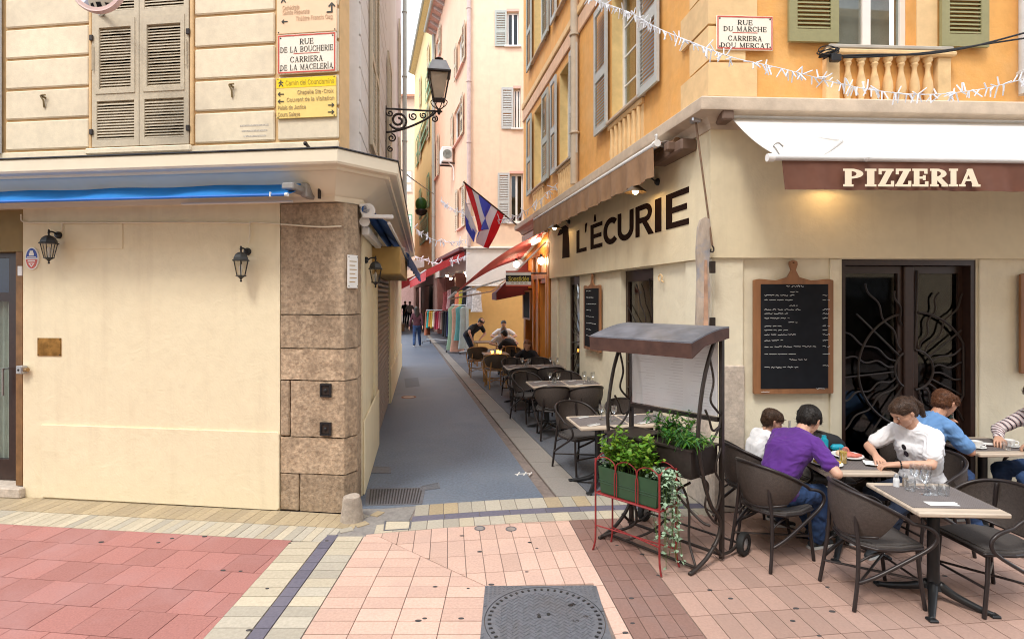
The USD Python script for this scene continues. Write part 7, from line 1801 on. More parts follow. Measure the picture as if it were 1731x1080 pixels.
# alley tables
tl = 0
for (x, y, k, j) in TA:
    c, s = math.cos(ar), math.sin(ar); loc_ = lambda a, b: (x + a * c - b * s, y + a * s + b * c, zt)
    nm = ('nearest', 'second', 'third')[k] + ' alley table, ' + ('left half' if j == 0 else 'wall half')
    copy(g0, loc_(.06, .05), 0, 'stemmed glass on the ' + nm); copy(g1, loc_(.16, .10), 0, 'first clear tumbler on the ' + nm); copy(g1, loc_(.10, -.08), 0, 'second clear tumbler on the ' + nm)
    copy(g0, loc_(.18, -.04), 0, 'second stemmed glass on the ' + nm)
    for b in (-.2, .2):
        t = thing('napkin', f'folded white napkin on the {"near" if b < 0 else "far"} side of the {nm}', 'napkin', loc_(-.12, b)); part(t, 'fold', mv(rbox(-.075, .075, -.03, .03, 0, .006, .002), loc_(-.12, b), rz=ar + .4), napkin)
        part(t, 'cutlery', [mv(rbox(-.09, .09, -.004, .004, .0065, .0085, .001), np.array(loc_(-.12, b)) + [0, d_, 0], rz=ar + .35) for d_ in (-.012, .012)], steel, kind='stuff')
# bag on the chair by the door
t = thing('bag', 'black bag with a turquoise bottle hanging on the chair by the grille door', 'bag', (3.02, 5.30, .46))
bm = trimesh.creation.icosphere(3, 1.0); v = np.array(bm.vertices); v = np.sign(v) * np.abs(v) ** .75 * [.19, .10, .20]; v += (meshkit.fbm(v * 9, 3)[:, None] - .5) * .03
part(t, 'body', (v + [3.02, 5.24, .67], np.array(bm.faces)), blacktee, smooth=True)
part(t, 'bottle', mv(lathe([(.0, 0), (.034, .003), (.036, .13), (.02, .15), (.02, .17), (.0, .172)], 14), (2.93, 5.11, .72)), mat('turquoise_plastic', (.01, .30, .42), .3), smooth=40)
part(t, 'pouch', mv(rbox(-.06, .06, -.03, .03, 0, .06, .02), (3.05, 5.10, .75)), MATS['turquoise_plastic'])
# ------------------------------------------------------------------ people
def U(v): v = np.asarray(v, float); return v / max(np.linalg.norm(v), 1e-9)
def sph(c, r, n=14): return m3.Manifold.sphere(float(r), n).translate([float(x) for x in c])
def bone(*cr, n=14): return m3.Manifold.batch_hull([sph(c, r, n) for c, r in cr])
def blend(ms, ref, it, lam=.5, noise=0., ns=20., seed=0, fold=0.):
    m = ms[0] if len(ms) == 1 else m3.Manifold.batch_boolean(ms, m3.OpType.Add)
    m = m.refine_to_length(ref); q = m.to_mesh()
    t = trimesh.Trimesh(np.array(q.vert_properties[:, :3], float), np.array(q.tri_verts), process=True)
    v0 = np.array(t.vertices)
    if it: trimesh.smoothing.filter_taubin(t, lamb=lam, nu=lam + .03, iterations=it)
    v = np.array(t.vertices)
    dv = v - v0; dl = np.linalg.norm(dv, axis=1, keepdims=True); v = np.where(np.isfinite(dv).all(1, keepdims=True), v0 + dv * np.minimum(1, .018 / np.maximum(dl, 1e-9)), v0); t.vertices = v
    if noise:
        v = v + np.array(t.vertex_normals) * ((meshkit.fbm(v * ns, 3, seed) - .5) * 2 * noise)[:, None]
    if fold:
        q = v * [1, 1, 1.0] + (meshkit.fbm(v * 5, 2, seed)[:, None] - .5) * .5
        r = 1 - np.abs(2 * meshkit.noise(q * [9, 9, 15], seed + 2) - 1); r2 = 1 - np.abs(2 * meshkit.noise(q * [24, 24, 17], seed + 4) - 1)
        v = v + np.array(t.vertex_normals) * ((r ** 2.2 - .35) * fold + (r2 ** 2 - .4) * fold * .4)[:, None]
    return v, np.array(t.faces)
def strands(parent, cap, A, hs, crown, m, n, seed, fall, length, tgt=None):
    """Hair strands combed over a hair cap away from the crown."""
    R_ = np.random.default_rng(seed); v, f = cap; t = trimesh.Trimesh(v, f, process=False); q, fi = trimesh.sample.sample_surface(t, n, seed=seed)
    nr = np.array(t.face_normals)[fi]; pts, cnt, wd = [], [], []
    for p, k in zip(q, nr):
        d = (p - crown + fall * .06) if tgt is None else tgt - p; d = d - k * (d @ k); d = d / max(np.linalg.norm(d), 1e-6); L = length * R_.uniform(.5, 1.2); c = p
        w = R_.normal(0, .22, 3)
        for s in range(5):
            pts.append(c + k * (.0015 + .002 * R_.random())); d2 = U(d + w * .5 + fall * .10 * s); c = c + d2 * L / 4 - k * .0016 * s
        cnt.append(5); wd += [.0022, .0024, .002, .0015, .0006]
    g = UsdGeom.BasisCurves.Define(stage, numbered(parent.path, 'hair_strands'))
    P_ = (np.c_[np.array(pts), np.ones(len(pts))] @ np.linalg.inv(parent.mat).T)[:, :3]
    g.CreatePointsAttr(Vt.Vec3fArray.FromNumpy(P_.astype(np.float32))); g.CreateCurveVertexCountsAttr(Vt.IntArray(cnt)); g.CreateWidthsAttr(Vt.FloatArray(wd)); g.SetWidthsInterpolation('vertex'); g.CreateTypeAttr('linear')
    UsdShade.MaterialBindingAPI.Apply(g.GetPrim()).Bind(m); g.GetPrim().SetCustomDataByKey('kind', 'stuff')
def ik(a, c, l1, l2, hint):
    """The joint between a and c for two bones, bent towards hint; c is pulled in when out of reach."""
    a, c = np.asarray(a, float), np.asarray(c, float); d = c - a; L = np.linalg.norm(d)
    if L > (l1 + l2) * .995: c = a + d / L * (l1 + l2) * .995; d = c - a; L = np.linalg.norm(d)
    e = d / L; x = (l1 * l1 - l2 * l2 + L * L) / (2 * L); h = math.sqrt(max(l1 * l1 - x * x, 0))
    w = np.asarray(hint, float); w = U(w - e * (w @ e)); return a + e * x + w * h, c

def person(label, hip, yaw, lean, hands, feet, s=1.0, curl=12., head=(0, 0, 0), elbow=((.3, 1, -.7), (.3, -1, -.7)), knee=None, top=whitetee, bottom=jeans, hair=hairbrown, sk=skin, style='short', sleeve=.62, shoes=shoem, fine=True, long_sleeve=False, female=False, seated=True, group=None):
    """hip: world point; yaw: heading; lean, curl: bends forward in degrees; hands, feet: world targets (left, right); head: pitch down, turn left, tilt in degrees."""
    f, l, z = np.array([math.cos(yaw), math.sin(yaw), 0]), np.array([-math.sin(yaw), math.cos(yaw), 0]), np.array([0, 0, 1.])
    dirn = lambda a: z * math.cos(math.radians(a)) + f * math.sin(math.radians(a))
    H = np.array(hip, float); s1, s2 = dirn(lean), dirn(lean + curl)
    waist = H + s1 * .17 * s; chest = waist + dirn(lean + curl * .5) * .17 * s; nb = chest + s2 * .20 * s
    fw2 = U(np.cross(l, s2)) * -1; fw2 = fw2 if fw2 @ f > 0 else -fw2
    sw = (.175 if not female else .160) * s
    shl = [nb - s2 * .055 * s + l * k * sw for k in (1, -1)]
    hd_pitch, hd_yaw, hd_tilt = (math.radians(a) for a in head)
    hy = yaw + hd_yaw
    hf0 = np.array([math.cos(hy), math.sin(hy), 0]); hl = np.array([-math.sin(hy), math.cos(hy), 0])
    hf = hf0 * math.cos(hd_pitch) - z * math.sin(hd_pitch); hu = z * math.cos(hd_pitch) + hf0 * math.sin(hd_pitch)
    hu = U(hu + hl * math.tan(hd_tilt)); hl = np.cross(hu, hf)
    nk = nb + U(s2 + hu * .8 + f * .1) * .07 * s
    hc = nk + hu * .105 * s + hf * .018 * s                    # middle of the head
    hs = s if s > .85 else s * 1.16
    A = lambda a, b, c: hc + (hf * a + hl * b + hu * c) * hs
    n_ = 14 if fine else 10
    B, arm_j, leg_j = [], [], []
    B += [bone((H, .125 * s), (H + l * .07 * s, .115 * s), (H - l * .07 * s, .115 * s), (waist, .10 * s)), bone((waist + l * .05 * s, .098 * s), (waist - l * .05 * s, .098 * s), (chest + l * .075 * s, .105 * s), (chest - l * .075 * s, .105 * s)),
          bone((chest + l * .075 * s, .105 * s), (chest - l * .075 * s, .105 * s), (shl[0] - l * .03 * s, .062 * s), (shl[1] + l * .03 * s, .062 * s), (nb, .06 * s)), bone((nb - s2 * .02 * s, .062 * s), (nk, .052 * s), (A(-.01, 0, -.03), .055 * hs))]
    if female: B += [bone((chest + fw2 * .06 * s + l * .06 * s + s2 * .03, .07 * s), (chest + fw2 * .06 * s - l * .06 * s + s2 * .03, .07 * s))]
    for k in (0, 1):
        sg = 1 - 2 * k
        ed = elbow[k]; hint = f * ed[0] + l * ed[1] + z * ed[2]
        el, wr = ik(shl[k], hands[k], .285 * s, .25 * s, hint); arm_j.append((shl[k], el, wr))
        B += [bone((shl[k], .056 * s), (shl[k] * .5 + el * .5, .047 * s), n=n_), bone((shl[k] * .5 + el * .5, .047 * s), (el, .039 * s), n=n_), bone((el, .039 * s), (el * .65 + wr * .35, .038 * s), n=n_), bone((el * .65 + wr * .35, .038 * s), (wr, .026 * s), n=n_)]
        hp = H + l * sg * .085 * s - z * .02 * s
        kh = (knee[k] if knee else (1, .12 * sg, .25)); hint = f * kh[0] + l * kh[1] + z * kh[2]
        ank = np.array(feet[k], float) + z * .085 * s
        kn, ank = ik(hp, ank, .43 * s, .42 * s, hint); leg_j.append((hp, kn, ank))
        B += [bone((hp, .088 * s), (hp * .5 + kn * .5, .074 * s), n=n_), bone((hp * .5 + kn * .5, .074 * s), (kn, .055 * s), n=n_), bone((kn, .055 * s), (kn * .65 + ank * .35, .055 * s), n=n_), bone((kn * .65 + ank * .35, .055 * s), (ank, .036 * s), n=n_)]
    # head: skull, cheeks, jaw, nose, brow, ears
    B += [bone((A(-.025, 0, .035), .085 * hs), (A(.025, 0, .03), .075 * hs), (A(.0, .012, -.01), .07 * hs), (A(.0, -.012, -.01), .07 * hs), n=18),
          bone((A(.03, .025, -.02), .05 * hs), (A(.03, -.025, -.02), .05 * hs), (A(.045, 0, -.085), .034 * hs), (A(.02, .03, -.065), .03 * hs), (A(.02, -.03, -.065), .03 * hs), n=14)]
    if fine:
        B += [bone((A(.088, 0, .012), .010 * hs), (A(.108, 0, -.026), .013 * hs), (A(.09, .012, -.03), .009 * hs), (A(.09, -.012, -.03), .009 * hs), n=8), bone((A(.083, .03, .026), .012 * hs), (A(.083, -.03, .026), .012 * hs), n=8),
              bone((A(.085, .016, -.058), .008 * hs), (A(.085, -.016, -.058), .008 * hs), n=8)]
        for sg in (1, -1): B += [bone((A(-.012, sg * .083, .015), .014 * hs), (A(-.008, sg * .083, -.022), .010 * hs), (A(-.022, sg * .092, .008), .008 * hs), n=8)]
    # hands: palm, four fingers, thumb
    for k in (0, 1):
        sh_, el, wr = arm_j[k]; sg = 1 - 2 * k
        d = U(wr - el); side = U(np.cross(d, z)) ; side = side if side @ (l * -sg) > 0 else -side      # thumb side points inward
        nrm = U(np.cross(side, d)); nrm = nrm if nrm[2] < 0 else -nrm                                    # palm side, downwards
        W_ = lambda a, b, c: wr + (d * a + side * b + nrm * c) * s
        if not fine: B += [bone((wr, .024 * s), (W_(.10, 0, .01), .026 * s), (W_(.15, 0, .03), .015 * s), n=8)]; continue
        B += [bone((W_(0, .008, 0), .022 * s), (W_(0, -.012, 0), .021 * s), (W_(.085, .030, .004), .0125 * s), (W_(.08, -.032, .004), .012 * s), n=10)]
        for b, L in ((.030, .068), (.010, .076), (-.011, .070), (-.031, .055)):
            p0, p1, p2, p3 = W_(.082, b, .004), W_(.082 + L * .45, b * 1.12, .014), W_(.082 + L * .72, b * 1.1, .038), W_(.082 + L * .74, b * 1.05, .060)
            B += [bone((p0, .0098 * s), (p1, .0092 * s), n=8), bone((p1, .0092 * s), (p2, .0085 * s), n=8), bone((p2, .0085 * s), (p3, .0075 * s), n=8)]
        B += [bone((W_(.02, .024, .004), .014 * s), (W_(.055, .050, .016), .011 * s), n=8), bone((W_(.055, .050, .016), .011 * s), (W_(.092, .050, .034), .009 * s), n=8)]
    t = thing('person', label, 'person', (H[0], H[1], 0 if not seated else H[2]), 0, group)
    part(t, 'body', blend(B, .011 if fine else .035, 3 if fine else 1), sk, smooth=True)
    # clothes
    e = .012 * s
    sh_ = [bone((H + s1 * .05 * s, .137 * s), (H + l * .06 * s + s1 * .05 * s, .125 * s), (H - l * .06 * s + s1 * .05 * s, .125 * s), (waist, .122 * s)), bone((waist + l * .05 * s, .11 * s), (waist - l * .05 * s, .11 * s), (chest + l * .075 * s, .118 * s), (chest - l * .075 * s, .118 * s)),
           bone((chest + l * .075 * s, .118 * s), (chest - l * .075 * s, .118 * s), (shl[0] - l * .025 * s, .072 * s), (shl[1] + l * .025 * s, .072 * s), (nb - s2 * .012 * s, .076 * s))]
    if seated: sh_.append(bone((H + s1 * .02, .14 * s), (H + s1 * .02 + l * .07 * s, .128 * s), (H + s1 * .02 - l * .07 * s, .128 * s), (waist, .12 * s)))
    if female: sh_.append(bone((chest + fw2 * .063 * s + l * .06 * s + s2 * .03, .078 * s), (chest + fw2 * .063 * s - l * .06 * s + s2 * .03, .078 * s), (waist + fw2 * .02, .10 * s)))
    for k in (0, 1):
        a, el, wr = arm_j[k]; q = a + (el - a) * sleeve
        if long_sleeve: sh_ += [bone((a, .07 * s), (el, .052 * s)), bone((el, .052 * s), (el * .1 + wr * .9, .036 * s))]
        else: sh_ += [bone((a, .070 * s), (q, .066 * s))]
    part(t, 'shirt', blend(sh_, .013 if fine else .05, 6 if fine else 2, noise=.004, ns=13, seed=3, fold=.010 if fine else 0), top, smooth=True)
    if fine:
        col = [nb + (f * math.cos(a) * .8 + l * math.sin(a)) * .066 * s + s2 * (.022 - .012 * math.cos(a)) * s for a in np.linspace(0, 2 * np.pi, 18, endpoint=False)]
        part(t, 'collar', tube(col, .010 * s, 6, closed=True), top, smooth=True)
    tr = [bone((H, .133 * s), (H + l * .07 * s, .122 * s), (H - l * .07 * s, .122 * s))]
    for hp, kn, ank in leg_j: tr += [bone((hp, .098 * s), (hp * .5 + kn * .5, .085 * s)), bone((hp * .5 + kn * .5, .085 * s), (kn, .068 * s)), bone((kn, .068 * s), (kn * .5 + ank * .5, .066 * s)), bone((kn * .5 + ank * .5, .066 * s), (ank + z * .01, .058 * s))]
    part(t, 'trousers', blend(tr, .016 if fine else .05, 4 if fine else 2, noise=.004 if fine else .0, ns=12, seed=5, fold=.014 if fine else 0), bottom, smooth=True)
    for k, (hp, kn, ank) in enumerate(leg_j):
        fl_ = U(f + l * (.12 - .24 * k)); g0_ = ank - z * .085 * s
        sh = part(t, 'shoe', blend([bone((g0_ - fl_ * .045 * s + z * .038 * s, .036 * s), (g0_ + fl_ * .05 * s + z * .05 * s, .036 * s), n=10), bone((g0_ + fl_ * .05 * s + z * .045 * s, .040 * s), (g0_ + fl_ * .15 * s + z * .030 * s, .030 * s), n=10)], .015 if fine else .04, 2), shoes, smooth=True)
        part(sh, 'sole', hull([g0_ + fl_ * a * s + np.array([-fl_[1], fl_[0], 0]) * b * s + z * c for a, b in ((-.085, .02), (-.085, -.02), (-.05, .038), (-.05, -.038), (.08, .043), (.08, -.043), (.165, .025), (.165, -.025)) for c in (.002, .022)]), shoew)
    # hair and eyes
    cap = bone((A(-.032, 0, .042), .093 * hs), (A(.018, 0, .045), .080 * hs), (A(-.03, 0, .0), .088 * hs), n=20)
    face = m3.Manifold.batch_hull([sph(A(.10, b, c), .045 * hs, 10) for b in (.05, -.05) for c in (.015, -.12)]); low = m3.Manifold.batch_hull([sph(A(a, b, c), .03 * hs, 8) for a in (-.02, .13) for b in (.10, -.10) for c in (-.06, -.14)])
    earc = m3.Manifold.batch_hull([sph(A(a, b, c), .026 * hs, 8) for a in (.005, .08) for b in (.12, -.12) for c in (-.0, -.07)])
    H_ = [cap - face - low - earc]
    if style == 'bald':
        top_ = m3.Manifold.batch_hull([sph(A(a, b, .15), .07 * hs, 8) for a in (-.03, .09) for b in (.05, -.05)]); H_ = [H_[0] - top_]
    if style == 'pony':
        H_ += [bone((A(-.10, 0, .065), .030 * hs), (A(-.125, 0, .055), .028 * hs)), bone((A(-.125, 0, .055), .028 * hs), (A(-.15, 0, -.03), .032 * hs)), bone((A(-.15, 0, -.03), .032 * hs), (A(-.135, 0, -.13), .018 * hs))]
    if style == 'long':
        H_ += [bone((A(-.05, .05, .02), .06 * hs), (A(-.05, -.05, .02), .06 * hs), (A(-.075, .07, -.22), .045 * hs), (A(-.075, -.07, -.22), .045 * hs), (A(-.09, 0, -.34), .05 * hs))]
    hv, hf_ = blend(H_, .010 if fine else .03, 1, noise=.0055 if fine else .003, ns=42, seed=8)
    part(t, 'hair', (hv, hf_), hair, smooth=True)
    if fine: strands(t, (hv, hf_), A, hs, A(-.05, 0, .13), hair, 2200, 5, np.array([0, 0, -1.]), .035 if style != 'pony' else .03, A(-.13, 0, .06) if style == 'pony' else None)
    if fine:
        for sg in (1, -1):
            ey = part(t, 'eye', ball(A(.080, sg * .031, .006), .0105 * hs, 2), white, smooth=True)
            part(ey, 'iris', ball(A(.0875, sg * .031, .005), .0062 * hs, 1), hairdark); part(t, 'eyebrow', bar(A(.094, sg * .018, .030), A(.088, sg * .046, .030), .0035 * hs, 5), hair)
        part(t, 'lips', bone((A(.093, .017, -.058), .006 * hs), (A(.093, -.017, -.058), .006 * hs), n=8), mat('lips', (.42, .17, .13), .5))
    return t, A, arm_j, dict(f=f, l=l, chest=chest, s2=s2, nb=nb, shl=shl, H=H)

# the diners
pur, A_, aj, J = person('man in a purple shirt and blue jeans leaning over his plate, seen from behind', (2.23, 4.63, .55), .42, 22, [np.array([2.62, 4.90, .86]), np.array([2.585, 4.60, .845])], [(2.75, 4.99, 0), (2.66, 4.76, 0)], s=1.0, curl=26, head=(42, 6, 0), elbow=((.2, 1, -.5), (.1, -.7, -1)), top=purple, bottom=jeans, hair=hairdark, sleeve=.66)
wr = aj[1][2]; t = thing('fork', 'fork in the right hand of the man in purple', 'fork', wr)
fd = U([.10, .06, -.05]); part(t, 'handle', bar(wr + [.05, .03, .0], wr + np.array([.05, .03, 0]) + fd * .14, .004, 5), steel); part(t, 'tines', hull([wr + np.array([.05, .03, 0]) + fd * a + np.array([0, b, 0]) for a in (.13, .19) for b in (-.010, .010)] + [wr + np.array([.05, .03, .004]) + fd * .16]), steel)
boy, A_, aj, J = person('young boy in a white shirt facing the diners table beside the wall', (2.26, 5.13, .53), .05, 12, [np.array([2.56, 5.27, .86]), np.array([2.60, 5.06, .86])], [(2.50, 5.22, .06), (2.50, 5.06, .06)], s=.74, curl=14, head=(22, -8, 0), elbow=((.2, .8, -.2), (.2, -1, .25)), top=whitetee, bottom=darkjeans, hair=hairbrown, shoes=shoem)
wom, A_, aj, J = person('woman in a white shirt with a brown ponytail leaning on the diners table', (3.59, 4.76, .55), math.pi + .40, 6, [np.array([3.19, 4.52, .80]), np.array([3.16, 4.72, .81])], [(3.10, 4.62, 0), (3.12, 4.86, 0)], s=.97, curl=13, head=(34, -22, 4), elbow=((-.15, 1, -.55), (.2, -1, -.6)), top=whitetee, bottom=darkjeans, hair=hairbrown, style='pony', female=True, sleeve=.7)
a_, el, wr = aj[0]; t = thing('bracelet', 'black bead bracelet on the near wrist of the woman in white', 'bracelet', wr)
d = U(wr - el); u_ = U(np.cross(d, [0, 0, 1])); w_ = np.cross(d, u_)
part(t, 'beads', [ball(wr - d * .03 + (u_ * math.cos(a) + w_ * math.sin(a)) * .031, .0065, 1) for a in np.arange(14) * 2 * np.pi / 14], black, kind='stuff')
t = thing('sunglasses', 'dark sunglasses hanging from the neckline of the white shirt', 'sunglasses', J['nb'])
fwd = U(J['f'] - J['s2'] * (J['f'] @ J['s2'])); cpt = J['chest'] + fwd * .175 + J['s2'] * .06
for k in (-1, 1):
    c = cpt + J['l'] * .004 * k - J['s2'] * (.03 * k); ring_ = [c + J['l'] * .016 * math.cos(a) + J['s2'] * .026 * math.sin(a) for a in np.arange(14) * 2 * np.pi / 14]
    part(t, 'lens_rim', tube(ring_, .0028, 5, closed=True), black); part(t, 'lens', hull([q + fwd * .001 for q in ring_] + [q - fwd * .001 for q in ring_]), mat('smoky_lens', (.05, .04, .05), .1))
part(t, 'temple', bar(cpt + J['s2'] * .05, cpt - J['s2'] * .06 - J['l'] * .02, .003, 5), black)
blu, A_, aj, J = person('balding man in a light blue shirt and jeans bent over the coffee table', (3.80, 5.22, .55), .06, 18, [np.array([4.22, 5.36, .93]), np.array([4.22, 5.22, .92])], [(4.36, 5.34, 0), (4.30, 5.06, 0)], s=1.02, curl=22, head=(30, 6, 0), elbow=((.3, .6, -1), (.6, -.5, -1)), top=bluetee, bottom=jeans, hair=hairred, sk=skin2, style='bald', sleeve=.8)
if 'striped' not in MATS:
    MATS['striped'] = usdkit.material(stage, '/World/Looks/striped', {'g': ('geometry', {}), 'mp': ('mapping', {'rotation': (0, .5, 0)}), 'w': ('wave_texture', {'wave_type': 'bands', 'bands_direction': 'x', 'scale': 8.5, 'distortion': .6}),
        'r': ('rgb_ramp', {'ramp': [(0, (.74, .70, .70)), (.42, (.74, .70, .70)), (.46, (.45, .03, .06)), (.62, (.45, .03, .06)), (.66, (.74, .72, .72)), (.8, (.74, .72, .72)), (.84, (.02, .02, .035)), (1, (.02, .02, .035))], 'interpolate': False}), 'b': ('principled_bsdf', {'roughness': .85})},
        [('g.position', 'mp.vector'), ('mp.vector', 'w.vector'), ('w.fac', 'r.fac'), ('r.color', 'b.base_color')], surface='b.BSDF')
person('person in a red, white and black striped top at the right edge of the picture', (5.22, 5.22, .55), math.pi, 8, [np.array([4.86, 5.02, .83]), np.array([4.74, 5.30, .82])], [(4.88, 5.05, 0), (4.86, 5.30, 0)], s=1.0, curl=10, head=(10, 0, 0), elbow=((.1, 1, -.4), (.1, -1, -.4)), top=MATS['striped'], bottom=jeans, hair=hairbrown, long_sleeve=True, shoes=shoew)

# people down the alley
person('bald waiter in black bending over a small table beside the long dresses', (-1.42, 17.75, .93), -.75, 48, [np.array([-1.0, 17.5, .84]), np.array([-1.25, 17.05, .84])], [(-1.42, 18.05, 0), (-1.32, 17.75, 0)], s=1.03, curl=12, head=(45, 0, 0), elbow=((0, 1, -.1), (0, -1, -.1)), knee=((1, 0, 0), (1, 0, 0)), top=blacktee, bottom=darkjeans, hair=hairdark, sk=skin2, style='bald', seated=False, fine=False)
person('woman with long dark hair in a maroon top walking away up the alley', (-4.10, 23.5, .90), math.pi / 2 + .25, 2, [np.array([-4.42, 23.4, .84]), np.array([-3.82, 23.3, .86])], [(-4.16, 23.15, .05), (-4.02, 23.75, 0)], s=1.0, curl=2, head=(6, 0, 0), elbow=((-.5, 1, 0), (-.5, -1, 0)), knee=((1, 0, 0), (1, 0, 0)), top=mat('maroon_jersey', (.07, .02, .03), .85), bottom=jeans, hair=hairdark, style='long', seated=False, fine=False, female=True, long_sleeve=True)
person('man in a white shirt walking towards us in the far alley', (-7.7, 41, .92), -1.3, 2, [np.array([-7.3, 41, .9]), np.array([-8.1, 41, .9])], [(-7.6, 40.9, 0), (-7.9, 41.2, 0)], s=1.03, top=whitetee, bottom=darkjeans, hair=hairdark, knee=((1, 0, 0), (1, 0, 0)), seated=False, fine=False)
person('man in dark clothes in the far alley at the left wall', (-8.45, 43, .92), -1.3, 2, [np.array([-8.1, 43, .9]), np.array([-8.8, 43, .9])], [(-8.4, 42.9, 0), (-8.6, 43.2, 0)], s=1.03, top=blacktee, bottom=darkjeans, hair=hairdark, knee=((1, 0, 0), (1, 0, 0)), seated=False, fine=False)
for lab, x, y, sc, tp, hr, st2_, pit in (('dark haired diner in white against the orange wall', -.28, 18.4, 1.03, whitetee, hairdark, 'short', 10), ('diner in a white top and pale headband facing us at the candle table', -.24, 15.75, .97, whitetee, hairblond, 'short', 20)):
    person(lab, (x, y, .54), -math.pi / 2, 10, [np.array([x + .22, y - .34, .8]), np.array([x - .2, y - .34, .8])], [(x + .12, y - .42, 0), (x - .12, y - .42, 0)], s=sc, curl=10, head=(pit, 0, 0), top=tp, bottom=darkjeans, hair=hr, style=st2_, fine=False)
person('diner in black leaning in beside the white dressed diner', (.12, 14.95, .54), math.pi * .8, 30, [np.array([-.25, 15.2, .8]), np.array([-.2, 14.9, .8])], [(-.2, 15.0, 0), (-.2, 15.3, 0)], s=1.0, curl=14, head=(20, 0, 0), top=blacktee, bottom=darkjeans, hair=hairdark, fine=False)
person('red haired diner in black sitting low in front of the orange wooden front', (.42, 12.95, .48), -math.pi / 2 - .3, 14, [np.array([.42, 12.6, .72]), np.array([.2, 12.7, .72])], [(.5, 12.6, 0), (.3, 12.6, 0)], s=.85, curl=14, head=(10, 0, 0), top=blacktee, bottom=darkjeans, hair=hairred, style='long', fine=False)

# ------------------------------------------------------------------ clothes racks of the shop
def garment(label, c, w, L, ang, m, group, fl=1.15):
    """A garment on a hanger: shoulders, body flaring to the hem, pleats."""
    n, rows_ = 22, [(0, .30), (.03, .62), (.07, .96), (.25, .88), (.5, .92), (.75, 1.02), (1, fl)]
    V = []
    for v, k in rows_:
        for a in np.arange(n) * 2 * np.pi / n:
            p = 1 + .10 * math.sin(a * 5 + v * 3) * v
            V.append([math.cos(a) * w / 2 * k, math.sin(a) * .055 * (1 + v) * p, -v * L])
    F_ = [[i * n + a, i * n + (a + 1) % n, (i + 1) * n + (a + 1) % n] for i in range(len(rows_) - 1) for a in range(n)] + [[i * n + a, (i + 1) * n + (a + 1) % n, (i + 1) * n + a] for i in range(len(rows_) - 1) for a in range(n)]
    hk = tube(smoothpath([(0, 0, 0), (0, 0, .04), (.02, 0, .06), (.0, 0, .08), (-.015, 0, .07)], 3), .004, 4)
    t = thing('garment', label, 'clothing', c, group=group)
    part(t, 'cloth', mv((np.array(V), np.array(F_)), c, rz=ang), m, smooth=60); part(t, 'hanger', mv(hk, c, rz=ang), steel)
def rack(label, a, b, h):
    a, b = np.array([*a, 0.]), np.array([*b, 0.]); d = U(b - a); n = np.array([-d[1], d[0], 0])
    t = thing('clothes_rack', label, 'clothes rack', a)
    part(t, 'rail', bar(a + [0, 0, h], b + [0, 0, h], .018), steel)
    for q in (a, b):
        part(t, 'upright', bar(q + [0, 0, .1], q + [0, 0, h], .016), steel); part(t, 'foot', bar(q - n * .28 + [0, 0, .1], q + n * .28 + [0, 0, .1], .016), steel)
        for s in (-1, 1): part(t, 'wheel', mv(lathe([(.0, -.015), (.045, -.015), (.045, .015), (.0, .015)], 10), q + n * .26 * s + [0, 0, .047], ry=math.pi / 2), black)
    part(t, 'lower_rail', bar(a + [0, 0, .22], b + [0, 0, .22], .014), steel)
ra, rb = (-3.95, 25.1), (-2.75, 24.2)
rack('wheeled clothes rack of bright garments beyond the bending waiter', ra, rb, 1.55)
cg_ = 'garments hung outside the clothes shop'
cols = [('rust brown', (.30, .10, .05), 1.1), ('teal', (.02, .25, .24), .75), ('orange', (.42, .15, .02), .7), ('mustard yellow', (.35, .22, .03), .75), ('cream', (.48, .43, .34), .7), ('burgundy', (.18, .01, .03), .8), ('crimson', (.32, .02, .04), .8), ('rose pink', (.38, .14, .16), .75), ('grey brown', (.22, .16, .13), .8), ('black', (.012, .012, .014), 1.1), ('charcoal', (.03, .03, .035), 1.15), ('navy', (.02, .03, .09), 1.1)]
for k, (nm, c, L) in enumerate(cols):
    q = np.array(ra) + (np.array(rb) - np.array(ra)) * (k + .5) / len(cols)
    garment(f'{nm} garment hanging on the wheeled rack', (*q, 1.50), .42, L, math.atan2(rb[1] - ra[1], rb[0] - ra[0]) + math.pi / 2 + .35, mat(nm.replace(' ', '_') + '_cloth', c, .85, var=.15), cg_)
rack('tall rack of long dresses behind the bending waiter', (-2.35, 21.3), (-1.75, 20.6), 1.85)
for k, (nm, c, L) in enumerate((('pale green', (.30, .44, .30), 1.7), ('peach', (.66, .36, .26), 1.75), ('turquoise', (.14, .36, .35), 1.3), ('mint green', (.40, .46, .44), 1.6))):
    q = np.array([-2.28, 21.2]) + np.array([.5, -.55]) * k / 3.2; garment(f'{nm} long dress on the tall rack', (*q, 1.80), .44, L, .1 + .2 * k, mat(nm.replace(' ', '_') + '_dress', c, .85, var=.12, trans=.15), cg_, 1.3)
hang = [('patterned red', (.35, .08, .08), 757, 500, 24.5), ('dusty pink', (.55, .32, .32), 764, 497, 24.0), ('dark brown', (.06, .04, .03), 770, 492, 23.6), ('coral', (.65, .20, .12), 777, 502, 22.8), ('lemon yellow', (.5, .42, .05), 784, 499, 22.6), ('deep black', (.012, .012, .015), 790, 492, 22.4), ('grey patterned', (.42, .42, .44), 797, 495, 22.25), ('striped white', (.62, .60, .58), 806, 500, 22.2)]
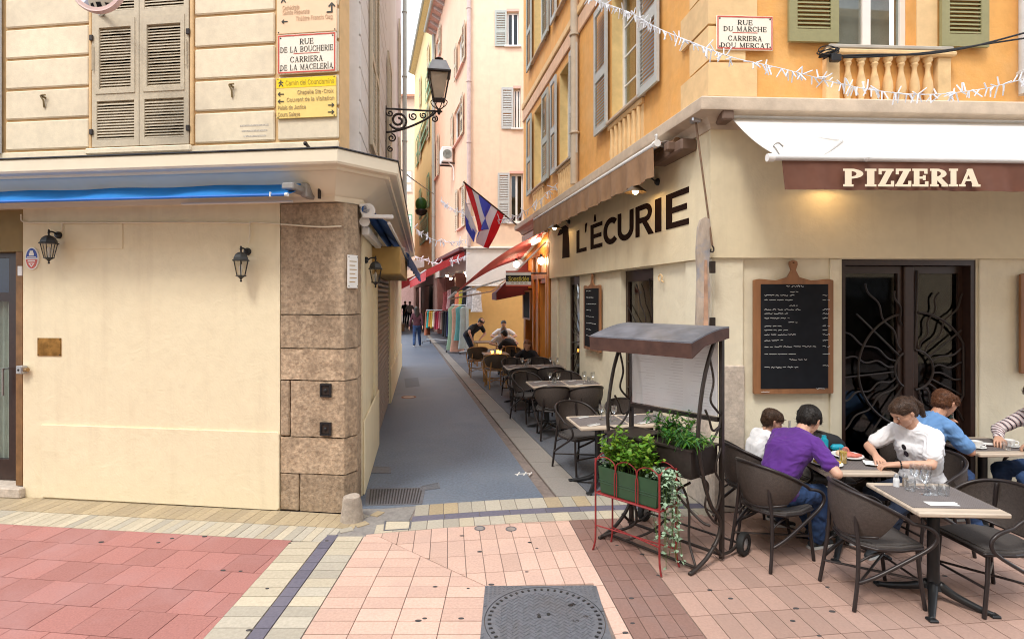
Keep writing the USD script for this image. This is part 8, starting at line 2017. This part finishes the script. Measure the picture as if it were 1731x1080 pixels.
for nm, c, x, y, Y in hang:
    garment(f'{nm} garment hung high at the shop entrance', P(x, y, Y) + [0, -.12, .2], .42, .85, .15, mat(nm.replace(' ', '_') + '_top', c, .85, var=.4, vs=14), cg_)
t = thing('carton', 'brown carton standing by the left wall far along the alley', 'box', (-6.9, 34, 0)); part(t, 'box', mv(rbox(-.16, .16, -.16, .16, .0, .42, .01), (-6.9, 34, 0)), mat('cardboard', (.33, .19, .09), .8)); part(t, 'flap', mv(rbox(-.15, .15, .0, .15, .421, .43, .002), (-6.9, 34, 0)), MATS['cardboard'])
# ------------------------------------------------------------------ the house across the street, behind the viewer (seen in the panes and the mirror)
OW = Wall((16, -5.2), (-1, 0))
OB = thing('opposite_house', 'pale ochre house across the street mirrored faintly in the door panes', 'building', (0, -5.3, 0))
op = [(3 + k * 3.6, z, 4.3 + k * 3.6, z + 2.1) for k in range(8) for z in (4.6, 7.9)]; sh_ = [(2.4 + k * 4.4, -.1, 5.2 + k * 4.4, 2.8) for k in range(7)]
part(OB, 'wall', OW.ex(wallpoly(0, 33, 0, 11.0, op + sh_), 0, .3), mat('pale_ochre_render', (.66, .52, .34), .85, var=.05, var2=.3, tint=(.55, .42, .28)))
for a, b, c, d in op:
    part(OB, 'window', OW.ex(wallpoly(a, c, b, d, [(a + .08, b + .08, (a + c) / 2 - .04, d - .08), ((a + c) / 2 + .04, b + .08, c - .08, d - .08)]), .12, .18), white)
    shutter(OB, OW, a - .66, a - .01, b - .05, d, shutgreen, d=-.06, slat=.09, single=False); shutter(OB, OW, c + .01, c + .66, b - .05, d, shutgreen, d=-.06, slat=.09, single=False)
for a, b, c, d in sh_: part(OB, 'shop_window', OW.box(a, c, .14, .16, 0, d), darkglass); part(OB, 'shop_sill', OW.rbox(a, c, .08, .2, 0, .4, .01), darkdoor)
part(OB, 'room', OW.box(0, 33, 1.6, 1.7, 0, 11), void)
part(OB, 'cornice', OW.rbox(-.1, 33.1, -.3, .3, 11.002, 11.3, .03), quoinm)
